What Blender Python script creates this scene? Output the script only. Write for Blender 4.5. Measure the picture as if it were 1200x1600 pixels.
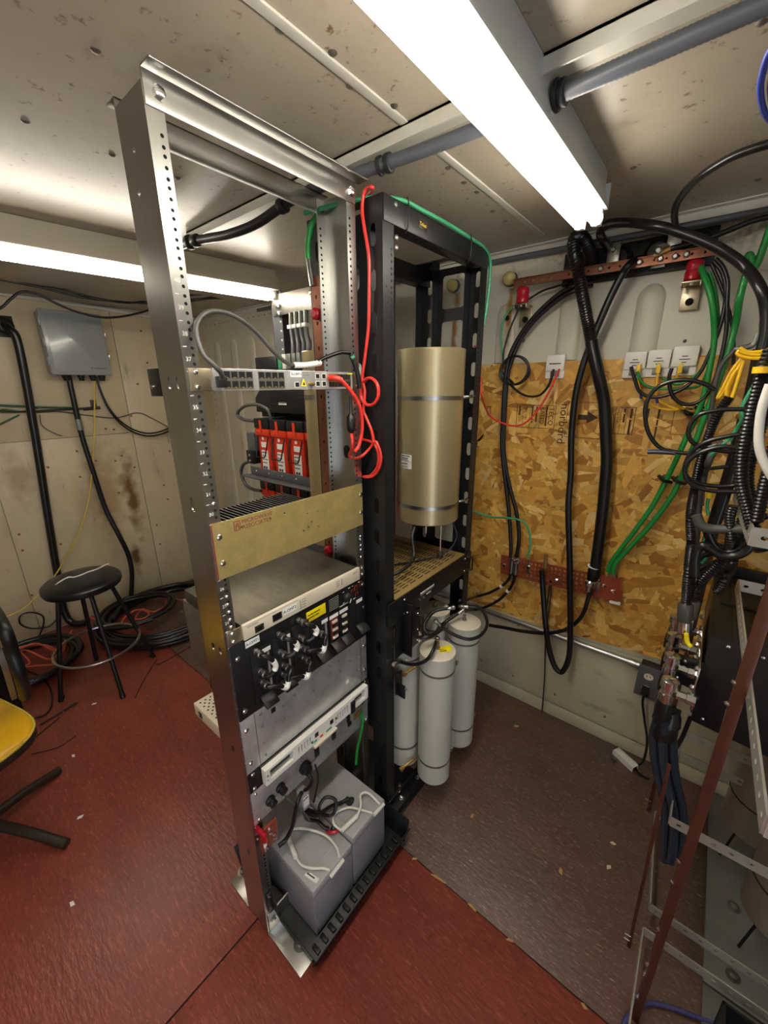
import bpy, bmesh, math, random
from mathutils import Vector, Matrix

for o in list(bpy.data.objects):
    bpy.data.objects.remove(o)
SC = bpy.context.scene
COL = SC.collection
random.seed(11)

# ---------------------------------------------------------------- camera
CAM_H, YAW, PITCH, ROLL, FOCAL_PX = 1.65, 0.684084, 0.305538, -0.008464, 623.52
fwd = Vector((-math.sin(YAW) * math.cos(PITCH), math.cos(YAW) * math.cos(PITCH), -math.sin(PITCH)))
rgt = Vector((math.cos(YAW), math.sin(YAW), 0))
upv = rgt.cross(fwd)
r2 = rgt * math.cos(ROLL) + upv * math.sin(ROLL)
u2 = upv * math.cos(ROLL) - rgt * math.sin(ROLL)
cd = bpy.data.cameras.new('camera')
cd.sensor_fit = 'VERTICAL'
cd.sensor_height = 36.0
cd.sensor_width = 27.0
cd.lens = FOCAL_PX / 1600 * 36.0
cd.clip_start = 0.02
cam = bpy.data.objects.new('camera', cd)
cam.matrix_world = Matrix(((r2.x, u2.x, -fwd.x, 0), (r2.y, u2.y, -fwd.y, 0), (r2.z, u2.z, -fwd.z, CAM_H), (0, 0, 0, 1)))
COL.objects.link(cam)
SC.camera = cam

# ---------------------------------------------------------------- world, exposure
wd = bpy.data.worlds.new('world')
SC.world = wd
wd.use_nodes = True
wd.node_tree.nodes['Background'].inputs[0].default_value = (0.80, 0.88, 1.0, 1)
wd.node_tree.nodes['Background'].inputs[1].default_value = 2.2
SC.view_settings.view_transform = 'Standard'
SC.view_settings.look = 'None'
SC.view_settings.gamma = 1.0
SC.view_settings.use_curve_mapping = False
SC.view_settings.exposure = 0.68
TUBE_STRENGTH = 17.0

# daylight reaches the room only through the open doorway behind the camera's right shoulder
DOOR_Y0, DOOR_Y1, DOOR_Z = -1.1, -0.25, 2.0
pl_ = bpy.data.lights.new('doorway_portal', 'AREA')
pl_.shape = 'RECTANGLE'
pl_.size, pl_.size_y = DOOR_Y1 - DOOR_Y0, DOOR_Z
pl_.cycles.is_portal = True
po_ = bpy.data.objects.new('doorway_portal', pl_)
po_.location = (1.36, (DOOR_Y0 + DOOR_Y1) / 2, DOOR_Z / 2)
po_.rotation_euler = (0, math.radians(90), 0)
COL.objects.link(po_)

# ---------------------------------------------------------------- materials
def lin(h):
    if isinstance(h, str):
        h = h.lstrip('#')
        c = [int(h[i:i + 2], 16) / 255 for i in (0, 2, 4)]
    else:
        c = h
    return tuple(x / 12.92 if x <= 0.04045 else ((x + 0.055) / 1.055) ** 2.4 for x in c) + (1.0,)

MATS = {}
def mat(name, col, rough=0.5, metal=0.0, var=0.0, vscale=6.0, bump=0.0, bscale=60.0, stretch=(1, 1, 1), col2=None, emit=None, spec=0.5, coat=0.0):
    m = bpy.data.materials.new(name)
    m.use_nodes = True
    nt = m.node_tree
    b = nt.nodes['Principled BSDF']
    c = lin(col)
    b.inputs['Base Color'].default_value = c
    b.inputs['Roughness'].default_value = rough
    b.inputs['Metallic'].default_value = metal
    b.inputs['Specular IOR Level'].default_value = spec
    if coat:
        b.inputs['Coat Weight'].default_value = coat
        b.inputs['Coat Roughness'].default_value = 0.1
    if emit:
        b.inputs['Emission Color'].default_value = lin(emit[0])
        b.inputs['Emission Strength'].default_value = emit[1]
    if var or bump:
        tc = nt.nodes.new('ShaderNodeNewGeometry')
        mp = nt.nodes.new('ShaderNodeMapping')
        mp.inputs['Scale'].default_value = stretch
        nt.links.new(tc.outputs['Position'], mp.inputs['Vector'])
    if var:
        n = nt.nodes.new('ShaderNodeTexNoise')
        n.inputs['Scale'].default_value = vscale
        n.inputs['Detail'].default_value = 6
        n.inputs['Roughness'].default_value = 0.65
        nt.links.new(mp.outputs[0], n.inputs['Vector'])
        r = nt.nodes.new('ShaderNodeValToRGB')
        r.color_ramp.elements[0].position = 0.3
        r.color_ramp.elements[1].position = 0.7
        r.color_ramp.elements[0].color = lin(col2) if col2 else tuple(x * (1 - var) for x in c[:3]) + (1,)
        r.color_ramp.elements[1].color = c if col2 else tuple(min(1, x * (1 + var)) for x in c[:3]) + (1,)
        nt.links.new(n.outputs[0], r.inputs[0])
        nt.links.new(r.outputs[0], b.inputs['Base Color'])
    if bump:
        n2 = nt.nodes.new('ShaderNodeTexNoise')
        n2.inputs['Scale'].default_value = bscale
        n2.inputs['Detail'].default_value = 4
        nt.links.new(mp.outputs[0], n2.inputs['Vector'])
        bp = nt.nodes.new('ShaderNodeBump')
        bp.inputs['Strength'].default_value = bump
        bp.inputs['Distance'].default_value = 0.004
        nt.links.new(n2.outputs[0], bp.inputs['Height'])
        nt.links.new(bp.outputs[0], b.inputs['Normal'])
    MATS[name] = m
    return m

def nodes_of(m):
    nt = m.node_tree
    return nt, nt.nodes['Principled BSDF'], nt.nodes.new, nt.links.new

def add_streaks(m, col, scale, stretch, lo, hi, rot=0.0, rough=None):
    """lays a second colour over a material where a stretched noise is high (scratches, stains, rust spots)"""
    nt, b, N, L = nodes_of(m)
    g = N('ShaderNodeNewGeometry')
    mp = N('ShaderNodeMapping')
    mp.inputs['Scale'].default_value = stretch
    mp.inputs['Rotation'].default_value = (0, 0, rot)
    L(g.outputs['Position'], mp.inputs['Vector'])
    n = N('ShaderNodeTexNoise')
    n.inputs['Scale'].default_value = scale
    n.inputs['Detail'].default_value = 5
    n.inputs['Roughness'].default_value = 0.6
    L(mp.outputs[0], n.inputs['Vector'])
    mr = N('ShaderNodeMapRange')
    mr.inputs['From Min'].default_value = lo
    mr.inputs['From Max'].default_value = hi
    L(n.outputs[0], mr.inputs['Value'])
    mx = N('ShaderNodeMix')
    mx.data_type = 'RGBA'
    prev = b.inputs['Base Color'].links
    if prev:
        L(prev[0].from_socket, mx.inputs['A'])
    else:
        mx.inputs['A'].default_value = b.inputs['Base Color'].default_value
    mx.inputs['B'].default_value = lin(col)
    L(mr.outputs[0], mx.inputs['Factor'])
    L(mx.outputs['Result'], b.inputs['Base Color'])

def add_stain(m, col, centre, radii, strength=1.0, nscale=12.0):
    """a single stain with its own shape: an ellipsoid around a point, its edge broken up by noise"""
    nt, b, N, L = nodes_of(m)
    g = N('ShaderNodeNewGeometry')
    mp = N('ShaderNodeMapping')
    mp.vector_type = 'TEXTURE'
    mp.inputs['Location'].default_value = centre
    mp.inputs['Scale'].default_value = radii
    L(g.outputs['Position'], mp.inputs['Vector'])
    ln = N('ShaderNodeVectorMath')
    ln.operation = 'LENGTH'
    L(mp.outputs[0], ln.inputs[0])
    n = N('ShaderNodeTexNoise')
    n.inputs['Scale'].default_value = nscale
    n.inputs['Detail'].default_value = 6
    L(g.outputs['Position'], n.inputs['Vector'])
    ad = N('ShaderNodeMath')
    ad.operation = 'MULTIPLY_ADD'
    ad.inputs[1].default_value = 1.8
    L(n.outputs[0], ad.inputs[0])
    L(ln.outputs['Value'], ad.inputs[2])
    mr = N('ShaderNodeMapRange')
    mr.inputs['From Min'].default_value = 1.9
    mr.inputs['From Max'].default_value = 1.1
    mr.inputs['To Max'].default_value = strength
    L(ad.outputs[0], mr.inputs['Value'])
    mx = N('ShaderNodeMix')
    mx.data_type = 'RGBA'
    prev = b.inputs['Base Color'].links
    if prev:
        L(prev[0].from_socket, mx.inputs['A'])
    else:
        mx.inputs['A'].default_value = b.inputs['Base Color'].default_value
    mx.inputs['B'].default_value = lin(col)
    L(mr.outputs[0], mx.inputs['Factor'])
    L(mx.outputs['Result'], b.inputs['Base Color'])

mat('ceiling', '#a89f8e', 0.33, 0, 0.12, 2.5, 0.12, 6)
add_streaks(MATS['ceiling'], '#857660', 5, (1, 1, 1), 0.55, 0.8)
add_streaks(MATS['ceiling'], '#6a5238', 45, (1, 1, 1), 0.62, 0.72)
mat('wall_white', '#cbc6b6', 0.4, 0, 0.06, 3, 0.1, 12)
add_streaks(MATS['wall_white'], '#a79677', 5, (1, 1, 0.4), 0.62, 0.85)
mat('wall_ply', '#c3b597', 0.45, 0, 0.1, 2, 0.12, 14)
add_streaks(MATS['wall_ply'], '#9a8461', 2.4, (1, 1, 0.4), 0.52, 0.82)
add_streaks(MATS['wall_ply'], '#6b5233', 12, (1, 1, 0.3), 0.64, 0.78)
add_stain(MATS['wall_ply'], '#6a4a22', (-3.42, 1.09, 0.86), (0.2, 0.06, 0.4), 0.95)
add_stain(MATS['wall_ply'], '#8d6a36', (-3.42, 0.93, 0.95), (0.2, 0.14, 0.45), 0.6)
add_stain(MATS['wall_ply'], '#5a3d1c', (-3.42, 1.03, 0.34), (0.2, 0.05, 0.14), 0.95)
add_stain(MATS['wall_ply'], '#8a6a3a', (-3.42, 0.47, 1.1), (0.2, 0.10, 0.2), 0.6)
mat('wall_kick', '#bdb59d', 0.55, 0, 0.08, 4, 0.1, 20)
add_streaks(MATS['wall_kick'], '#6f6552', 6, (0.6, 1, 1.6), 0.58, 0.8)
mat('floor_red', '#803b2f', 0.4, 0, 0.2, 3, 0.5, 26, (1, 3.2, 1))
add_streaks(MATS['floor_red'], '#a95848', 24, (1, 4.5, 1), 0.55, 0.72, 0.6)
add_streaks(MATS['floor_red'], '#5a221b', 30, (2.6, 1, 1), 0.6, 0.75, 0.2)
add_streaks(MATS['floor_red'], '#b8705f', 42, (1, 7, 1), 0.62, 0.72, 1.7)
add_streaks(MATS['floor_red'], '#a45546', 30, (1, 8, 1), 0.58, 0.7, -0.4)
mat('floor_brown', '#5d483d', 0.42, 0, 0.25, 2.6, 0.5, 26, (1, 3.0, 1))
add_streaks(MATS['floor_brown'], '#66443a', 1.6, (1, 1, 1), 0.45, 0.68)
add_streaks(MATS['floor_brown'], '#826c5a', 26, (1, 4.2, 1), 0.56, 0.74, 0.7)
add_streaks(MATS['floor_brown'], '#b8a68e', 40, (1, 7, 1), 0.61, 0.7, 1.9)
add_streaks(MATS['floor_brown'], '#a3917a', 55, (1, 8, 1), 0.62, 0.7, -0.5)
add_streaks(MATS['floor_brown'], '#c9bba4', 75, (1, 3, 1), 0.68, 0.74, 0.2)
mat('floor_under', '#2a1c17', 0.8)
mat('alu', '#b7b6b2', 0.3, 1.0, 0.1, 9, 0.06, 160, (1, 1, 0.15))
mat('alu_warm', '#b0a48c', 0.36, 0.9, 0.1, 9, 0.06, 160, (1, 1, 0.15))
mat('zinc', '#bfc0c0', 0.36, 0.6, 0.22, 18)
mat('steel', '#a9a9a8', 0.3, 1.0, 0.12, 20)
mat('chrome', '#dadad8', 0.2, 1.0)
mat('dull_steel', '#8d8a82', 0.45, 0.9, 0.2, 10)
mat('top_steel', '#655f52', 0.46, 0.75, 0.35, 5, 0.05, 80, (1, 3, 1))
mat('gold', '#c3b071', 0.4, 0.55, 0.16, 26)
mat('gold_paint', '#b8aa84', 0.32, 0.65, 0.12, 5, 0, 60, (1, 1, 0.3))
mat('brass', '#a7894a', 0.4, 0.7, 0.15, 30)
mat('gold_mesh', '#a58a55', 0.45, 0.4, 0.12, 12)
mat('black', '#121214', 0.42, 0.0, 0.25, 20)
mat('black_frame', '#1b1c1e', 0.4, 0.1, 0.3, 14)
mat('hole', '#080808', 0.9)
mat('rubber', '#141416', 0.3, 0, 0.2, 20)
mat('rubber_grey', '#4b4946', 0.42, 0, 0.12, 20)
mat('rubber_blue', '#28313f', 0.25)
mat('grey_conduit', '#565a61', 0.35)
mat('dark_conduit', '#26272a', 0.35)
mat('emt', '#b0b2b2', 0.32, 0.9, 0.12, 12)
mat('battery_grey', '#a3a2a3', 0.3, 0, 0.05, 6)
mat('battery_side', '#84838a', 0.28, 0, 0.06, 6)
mat('white', '#e6e4de', 0.4)
mat('lamp_white', '#dedad0', 0.4)
mat('grey_lamp', '#c6caca', 0.4)
mat('can_steel', '#b0a89c', 0.36, 0.8, 0.14, 10, 0, 60, (1, 1, 0.1))
mat('lamp_cream', '#cdc4ae', 0.45)
mat('cream', '#d9d0ba', 0.4, 0, 0.05, 10)
mat('paper', '#efeee9', 0.6)
mat('ink', '#1d1b18', 0.7)
mat('ink_brown', '#3f2e17', 0.8)
mat('ink_red', '#8d4a34', 0.6)
mat('ink_grey', '#8c8a85', 0.6)
mat('yellow_label', '#f2dc12', 0.5)
mat('yellow_print', '#e3c23d', 0.5)
mat('copper', '#93604a', 0.36, 0.7, 0.22, 25)
mat('copper_red', '#9c4d3a', 0.36, 0.45, 0.15, 20)
mat('copper_bar', '#5c3628', 0.32, 0.4, 0.2, 14)
mat('red_plastic', '#b3152b', 0.28, 0, 0.05, 10)
mat('red_battery', '#d63a1e', 0.38, 0, 0.06, 8)
mat('red_cable', '#e03a30', 0.32)
mat('red_paint', '#8f2f2a', 0.45)
mat('orange_cable', '#c65843', 0.45)
mat('green_cable', '#1d8a3c', 0.35)
mat('green_pale', '#3f9f71', 0.35)
mat('green_dark', '#1f5a38', 0.4)
mat('yellow_cable', '#edbd1d', 0.35)
mat('yellow_thin', '#cbb14b', 0.45)
mat('blue_cable', '#2b45b8', 0.35)
mat('navy_sleeve', '#27304f', 0.4)
mat('violet_cable', '#4b4a80', 0.4)
mat('rope', '#dcdad2', 0.7)
mat('knob_yellow', '#c6bb79', 0.25)
mat('knob_blue', '#3b3f58', 0.4)
mat('rust', '#8a5a22', 0.8)
mat('tube_paint', '#bfc0b6', 0.33, 0, 0.03, 4)
mat('tube_lid', '#d8d2c2', 0.4, 0, 0.06, 20)
mat('enclosure', '#8d9293', 0.22, 0, 0.04, 3, coat=0.3)
mat('cabinet_grey', '#5f6164', 0.4, 0.3, 0.1, 8)
mat('dark_box', '#33322f', 0.42, 0.3, 0.25, 4)
mat('bracket_white', '#bdbbb4', 0.36, 0.6, 0.06, 10)
mat('plate_grey', '#7b7f78', 0.45, 0.4, 0.12, 6)
mat('vinyl_yellow', '#d9a70e', 0.3, 0, 0.06, 4, 0.05, 60)
mat('chair_brown', '#33291f', 0.45, 0.2, 0.2, 20)
mat('vinyl_black', '#17171a', 0.3, 0, 0.2, 8, 0.1, 30)
mat('tear', '#e3ddcf', 0.7)
mat('pale_panel', '#c3d0c8', 0.4, 0, 0.06, 4)
mat('trim_grey', '#cbc9c0', 0.4, 0.2, 0.1, 5)
mat('wood_chip', '#b99563', 0.7)
mat('fluorescent', '#ffffff', 0.4, emit=('#fff6e6', TUBE_STRENGTH))

# ---------------------------------------------------------------- mesh builder
def crom(P, per=8, closed=False):
    P = [Vector(p) for p in P]
    if len(P) < 3:
        return P
    n = len(P)
    out = []
    rng = n if closed else n - 1
    for i in range(rng):
        if closed:
            a, b, c, d = P[(i - 1) % n], P[i], P[(i + 1) % n], P[(i + 2) % n]
        else:
            b, c = P[i], P[i + 1]
            a = P[i - 1] if i else b * 2 - c
            d = P[i + 2] if i + 2 < n else c * 2 - b
        for k in range(per):
            t = k / per
            out.append(0.5 * ((2 * b) + (c - a) * t + (2 * a - 5 * b + 4 * c - d) * t * t + (3 * b - a - 3 * c + d) * t ** 3))
    if not closed:
        out.append(P[-1])
    return out

class MB:
    def __init__(s, M=None):
        s.v, s.f = [], []
        s.M = M or Matrix.Identity(4)

    def add(s, vs, fs):
        b = len(s.v)
        s.v += [s.M @ Vector(p) for p in vs]
        s.f += [tuple(b + i for i in f) for f in fs]
        return s

    def box(s, lo, hi):
        (a, b, c), (d, e, f) = lo, hi
        a, d = min(a, d), max(a, d)
        b, e = min(b, e), max(b, e)
        c, f = min(c, f), max(c, f)
        return s.add([(a, b, c), (d, b, c), (d, e, c), (a, e, c), (a, b, f), (d, b, f), (d, e, f), (a, e, f)],
                     [(0, 3, 2, 1), (4, 5, 6, 7), (0, 1, 5, 4), (1, 2, 6, 5), (2, 3, 7, 6), (3, 0, 4, 7)])

    def cyl(s, p0, p1, r, r1=None, n=16, cap=True):
        p0, p1 = Vector(p0), Vector(p1)
        r1 = r if r1 is None else r1
        d = (p1 - p0).normalized()
        a = d.orthogonal().normalized()
        b = d.cross(a)
        vs = []
        for p, q in ((p0, r), (p1, r1)):
            for i in range(n):
                t = 2 * math.pi * i / n
                vs.append(p + (a * math.cos(t) + b * math.sin(t)) * q)
        fs = [(i, (i + 1) % n, n + (i + 1) % n, n + i) for i in range(n)]
        if cap:
            fs += [tuple(range(n - 1, -1, -1)), tuple(range(n, 2 * n))]
        return s.add(vs, fs)

    def lathe(s, c, prof, n=24, axis=(0, 0, 1)):
        """prof: list of (radius, height along the axis) from c"""
        c = Vector(c)
        d = Vector(axis).normalized()
        a = d.orthogonal().normalized()
        b = d.cross(a)
        vs, fs = [], []
        for r, h in prof:
            for i in range(n):
                t = 2 * math.pi * i / n
                vs.append(c + d * h + (a * math.cos(t) + b * math.sin(t)) * max(r, 1e-5))
        for k in range(len(prof) - 1):
            for i in range(n):
                j = (i + 1) % n
                fs.append((k * n + i, k * n + j, (k + 1) * n + j, (k + 1) * n + i))
        fs.append(tuple(range(n - 1, -1, -1)))
        m = (len(prof) - 1) * n
        fs.append(tuple(range(m, m + n)))
        return s.add(vs, fs)

    def tube(s, pts, r, n=8, per=7, closed=False, ribs=0, smooth=True, valley=0.8):
        """round tube along a smooth curve through pts; ribs = ring spacing of a corrugated hose"""
        P = crom(pts, per, closed) if smooth else [Vector(p) for p in pts]
        if ribs:
            L = [0.0]
            for i in range(1, len(P)):
                L.append(L[-1] + (P[i] - P[i - 1]).length)
            m = max(4, int(L[-1] / ribs * 2))
            Q, k = [], 0
            for i in range(m + 1):
                t = L[-1] * i / m
                while k < len(P) - 2 and L[k + 1] < t:
                    k += 1
                u = (t - L[k]) / max(1e-9, L[k + 1] - L[k])
                Q.append(P[k].lerp(P[k + 1], u))
            P = Q
        cnt = len(P)
        vs, fs = [], []
        nrm = None
        for i in range(cnt):
            if closed:
                d = (P[(i + 1) % cnt] - P[i - 1]).normalized()
            else:
                d = (P[min(i + 1, cnt - 1)] - P[max(i - 1, 0)]).normalized()
            if nrm is None:
                nrm = d.orthogonal().normalized()
            nrm = (nrm - d * nrm.dot(d)).normalized()
            bn = d.cross(nrm)
            q = r * (1.0 if not ribs or i % 2 else valley)
            for j in range(n):
                t = 2 * math.pi * j / n
                vs.append(P[i] + (nrm * math.cos(t) + bn * math.sin(t)) * q)
        for i in range(cnt if closed else cnt - 1):
            k = (i + 1) % cnt
            for j in range(n):
                l = (j + 1) % n
                fs.append((i * n + j, i * n + l, k * n + l, k * n + j))
        if not closed:
            fs += [tuple(range(n - 1, -1, -1)), tuple(range((cnt - 1) * n, cnt * n))]
        return s.add(vs, fs)

    def prism(s, poly, o, xd, yd, th):
        """polygon (2D list) in the plane o + x*xd + y*yd, extruded by th along xd x yd"""
        return s.plate(poly, [], o, xd, yd, th)

    def plate(s, poly, holes, o, xd, yd, th):
        """flat sheet with real holes"""
        o, xd, yd = Vector(o), Vector(xd).normalized(), Vector(yd).normalized()
        nn = xd.cross(yd)
        bm = bmesh.new()
        loops = []
        for lp in [poly] + list(holes):
            vv = [bm.verts.new((x, y, 0)) for x, y in lp]
            for i in range(len(vv)):
                bm.edges.new((vv[i], vv[(i + 1) % len(vv)]))
            loops.append(len(vv))
        bm.verts.index_update()
        if holes:
            bmesh.ops.triangle_fill(bm, use_beauty=True, use_dissolve=False, edges=bm.edges[:], normal=(0, 0, 1))
            tri = [[v.index for v in f.verts] if f.normal.z > 0 else [v.index for v in f.verts][::-1] for f in bm.faces]
        else:
            ar = sum(poly[i - 1][0] * poly[i][1] - poly[i][0] * poly[i - 1][1] for i in range(len(poly)))
            tri = [list(range(len(poly)))] if ar > 0 else [list(range(len(poly)))[::-1]]
        flat = [v.co.copy() for v in bm.verts]
        bm.free()
        n = len(flat)
        vs = [o + xd * p.x + yd * p.y for p in flat] + [o + xd * p.x + yd * p.y + nn * th for p in flat]
        fs = [tuple(reversed(t)) for t in tri] + [tuple(i + n for i in t) for t in tri]
        b = 0
        for k, ln in enumerate(loops):
            lp = ([poly] + list(holes))[k]
            ar = sum(lp[i - 1][0] * lp[i][1] - lp[i][0] * lp[i - 1][1] for i in range(ln))
            for i in range(ln):
                j = (i + 1) % ln
                q = (b + i, b + j, n + b + j, n + b + i)
                fs.append(q if (ar > 0) == (k == 0) else q[::-1])
            b += ln
        return s.add(vs, fs)

    def text(s, body, size, o, xd, yd, align='LEFT', th=0.0004):
        if body.startswith('~'):                       # print too small to read in the photo: one bar per word
            o, xd, yd = Vector(o), Vector(xd).normalized(), Vector(yd).normalized()
            nn = xd.cross(yd)
            ws = body[1:].split()
            x = 0.0
            tot = sum(len(w) for w in ws) * size * 0.58 + (len(ws) - 1) * size * 0.35
            if align == 'CENTER':
                x = -tot / 2
            for w in ws:
                e = x + len(w) * size * 0.58
                a, b, c, d = o + xd * x + yd * size * 0.12, o + xd * e + yd * size * 0.12, o + xd * e + yd * size * 0.6, o + xd * x + yd * size * 0.6
                s.add([a, b, c, d] + [p + nn * th for p in (a, b, c, d)], [(3, 2, 1, 0), (4, 5, 6, 7), (0, 1, 5, 4), (1, 2, 6, 5), (2, 3, 7, 6), (3, 0, 4, 7)])
                x = e + size * 0.35
            return s
        cu = bpy.data.curves.new('t', 'FONT')
        cu.body = body
        cu.size = size
        cu.align_x = align
        cu.extrude = th
        cu.resolution_u = 2
        ob = bpy.data.objects.new('t', cu)
        COL.objects.link(ob)
        dg = bpy.context.evaluated_depsgraph_get()
        me = bpy.data.meshes.new_from_object(ob.evaluated_get(dg))
        o, xd, yd = Vector(o), Vector(xd).normalized(), Vector(yd).normalized()
        nn = xd.cross(yd)
        s.add([o + xd * v.co.x + yd * v.co.y + nn * v.co.z for v in me.vertices], [tuple(p.vertices) for p in me.polygons])
        bpy.data.objects.remove(ob)
        bpy.data.curves.remove(cu)
        bpy.data.meshes.remove(me)
        return s

    def build(s, name, m, parent=None, bev=0.0, seg=2, angle=40, kind=None):
        org = Vector((0, 0, 0))
        p = parent
        while p is not None:
            org += p.location
            p = p.parent
        me = bpy.data.meshes.new(name)
        me.from_pydata([tuple(v - org) for v in s.v], [], s.f)
        me.update()
        if bev:
            bm = bmesh.new()
            bm.from_mesh(me)
            ed = [e for e in bm.edges if len(e.link_faces) == 2 and e.calc_face_angle(0) > 0.5]
            bmesh.ops.bevel(bm, geom=ed, offset=bev, segments=seg, affect='EDGES', profile=0.5, clamp_overlap=True)
            bm.to_mesh(me)
            bm.free()
        me.polygons.foreach_set('use_smooth', [True] * len(me.polygons))
        me.set_sharp_from_angle(angle=math.radians(angle))
        me.materials.append(MATS[m] if isinstance(m, str) else m)
        o = bpy.data.objects.new(name, me)
        COL.objects.link(o)
        if parent is not None:
            o.parent = parent
        if kind:
            o['kind'] = kind
        return o

def tag(o, label, cat, group=None, kind=None):
    o['label'] = label
    o['category'] = cat
    if group:
        o['group'] = group
    if kind:
        o['kind'] = kind
    return o

def thing(name, label, cat, loc=(0, 0, 0), group=None):
    o = bpy.data.objects.new(name, None)
    o.empty_display_size = 0.05
    o.location = loc
    COL.objects.link(o)
    return tag(o, label, cat, group)

def copy_part(src, parent, off):
    c = src.copy()
    COL.objects.link(c)
    c.parent = parent
    c.location = src.location + Vector(off)
    return c

def cable(name, label, pts, r, m, group=None, cat='cable', ribs=0, n=8, per=7, closed=False):
    return tag(MB().tube(pts, r, n, per, closed, ribs).build(name, m, angle=60 if not ribs else 45), label, cat, group)

def oval(cx, cy, w, h, n=6):
    """slot outline, half circle ends on the longer axis"""
    out = []
    if h >= w:
        r, e = w / 2, (h - w) / 2
        for i in range(n + 1):
            t = math.pi * i / n
            out.append((cx + r * math.cos(t), cy + e + r * math.sin(t)))
        for i in range(n + 1):
            t = math.pi + math.pi * i / n
            out.append((cx + r * math.cos(t), cy - e + r * math.sin(t)))
    else:
        r, e = h / 2, (w - h) / 2
        for i in range(n + 1):
            t = -math.pi / 2 + math.pi * i / n
            out.append((cx + e + r * math.cos(t), cy + r * math.sin(t)))
        for i in range(n + 1):
            t = math.pi / 2 + math.pi * i / n
            out.append((cx - e + r * math.cos(t), cy + r * math.sin(t)))
    # drop doubled points
    res = []
    for p in out:
        if not res or (abs(p[0] - res[-1][0]) + abs(p[1] - res[-1][1])) > 1e-6:
            res.append(p)
    if abs(res[0][0] - res[-1][0]) + abs(res[0][1] - res[-1][1]) < 1e-6:
        res.pop()
    return res

def rrect(x0, y0, x1, y1, r, n=4):
    out = []
    for cx, cy, a in ((x1 - r, y1 - r, 0), (x0 + r, y1 - r, 90), (x0 + r, y0 + r, 180), (x1 - r, y0 + r, 270)):
        for i in range(n + 1):
            t = math.radians(a + 90 * i / n)
            out.append((cx + r * math.cos(t), cy + r * math.sin(t)))
    return out

X, Y, Z = Vector((1, 0, 0)), Vector((0, 1, 0)), Vector((0, 0, 1))

# ================================================================ the setting
XL, XR, YN, YF, ZC = -3.42, 1.35, -1.3, 1.853, 2.19

def struct(name, mb, m, **k):
    o = mb.build(name, m, **k)
    o['kind'] = 'structure'
    return o

floor = struct('floor', MB().box((XL, YN, -0.03), (XR, YF, -0.007)), 'floor_under')
MB().box((XL, YN, -0.006), (-0.862, 0.8485, 0)).build('floor_sheet', 'floor_red', floor, bev=0.002)
MB().box((-0.857, YN, -0.006), (XR, 0.8485, 0)).build('floor_sheet', 'floor_red', floor, bev=0.002)
MB().box((XL, 0.8515, -0.006), (XR, YF, 0)).build('floor_sheet', 'floor_brown', floor, bev=0.002)
for cx, cy, w, a in ((-0.46, 0.849, 0.03, 0.1), (-0.2, 0.848, 0.012, 0.3), (-0.33, 0.8495, 0.016, -0.2), (-0.56, 0.847, 0.01, 0.6), (-2.0, 0.848, 0.015, 0.0), (-1.95, 0.846, 0.012, 0.5)):
    MB(Matrix.Translation((cx, cy, 0)) @ Matrix.Rotation(a, 4, 'Z')).prism([(-w, -0.004), (w * 0.8, -0.002), (w, 0.003), (-w * 0.5, 0.004)], (0, 0, 0), X, Y, 0.0012).build('wood_chip', 'wood_chip', floor)

ceiling = struct('ceiling', MB().box((XL - 0.05, YN - 0.05, ZC), (XR + 0.05, YF + 0.05, ZC + 0.03)), 'ceiling')
for a, b in ((YN, 0.86), (0.96, 1.74)):
    MB().box((-0.646, a, ZC - 0.004), (-0.626, b, ZC + 0.002)).build('seam_strip', 'trim_grey', ceiling, bev=0.0018)
sc = MB()
for px in [(-1.25,0.343,2.19),(-1.254,0.506,2.19),(-1.246,0.66,2.19),(-0.919,0.374,2.19),(-1.196,0.984,2.19),(-0.65,0.546,2.19),(-0.618,0.631,2.19),(-0.65,0.707,2.19),(-0.62,0.804,2.19),(-0.66,1.085,2.19),(-0.665,1.258,2.19),(-0.666,1.182,2.19),(-0.688,1.52,2.19),(-0.687,1.416,2.19),(-0.058,1.02,2.19),(-0.288,1.398,2.19),(-0.03,1.696,2.19)]:
    sc.lathe((px[0], px[1], ZC + 0.001), [(0.008, -0.0005), (0.008, -0.002), (0.004, -0.005)], 10)
sc.build('screw_heads', 'dull_steel', ceiling, kind='stuff')

far = struct('wall_far', MB().box((XL - 0.05, YF, -0.02), (XR + 0.05, YF + 0.05, ZC + 0.02)), 'wall_white')
add_stain(MATS['wall_white'], '#9a6d24', (-1.055, 1.853, 1.93), (0.022, 0.3, 0.3), 1.0, 30)
add_stain(MATS['wall_white'], '#9a6d24', (-0.787, 1.853, 1.98), (0.018, 0.3, 0.2), 1.0, 30)
add_stain(MATS['wall_white'], '#6a5236', (-0.15, 1.853, 2.14), (0.5, 0.3, 0.09), 0.8, 60)
add_stain(MATS['wall_white'], '#8a6a3a', (-0.5, 1.853, 2.15), (0.3, 0.3, 0.03), 0.5, 40)
rib = MB()
prof = []
for i in range(9):
    t = math.pi * i / 8
    prof.append((-math.cos(t) * 0.045, -math.sin(t) * 0.014))
vs, fs = [], []
lev = [(0.0, 1.0), (1.93, 1.0)] + [(1.93 + 0.05 * math.sin(math.pi / 2 * k / 5), math.cos(math.pi / 2 * k / 5)) for k in range(1, 6)]
for z, q in lev:
    for px, py in prof:
        vs.append((px * max(q, 0.05), py * max(q, 0.02), z + 0.005))
for k in range(len(lev) - 1):
    for i in range(8):
        fs.append((k * 9 + i, k * 9 + i + 1, (k + 1) * 9 + i + 1, (k + 1) * 9 + i))
rib.add(vs, fs)
upper = MB().add([(v[0], v[1], v[2] if v[2] < 0.1 else v[2] - 1.735) for v in vs], fs).build('wall_rib', 'wall_white', far, angle=60)
upper_rib = upper.data
upper.location = (-0.8, YF + 0.001, 1.742)
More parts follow.
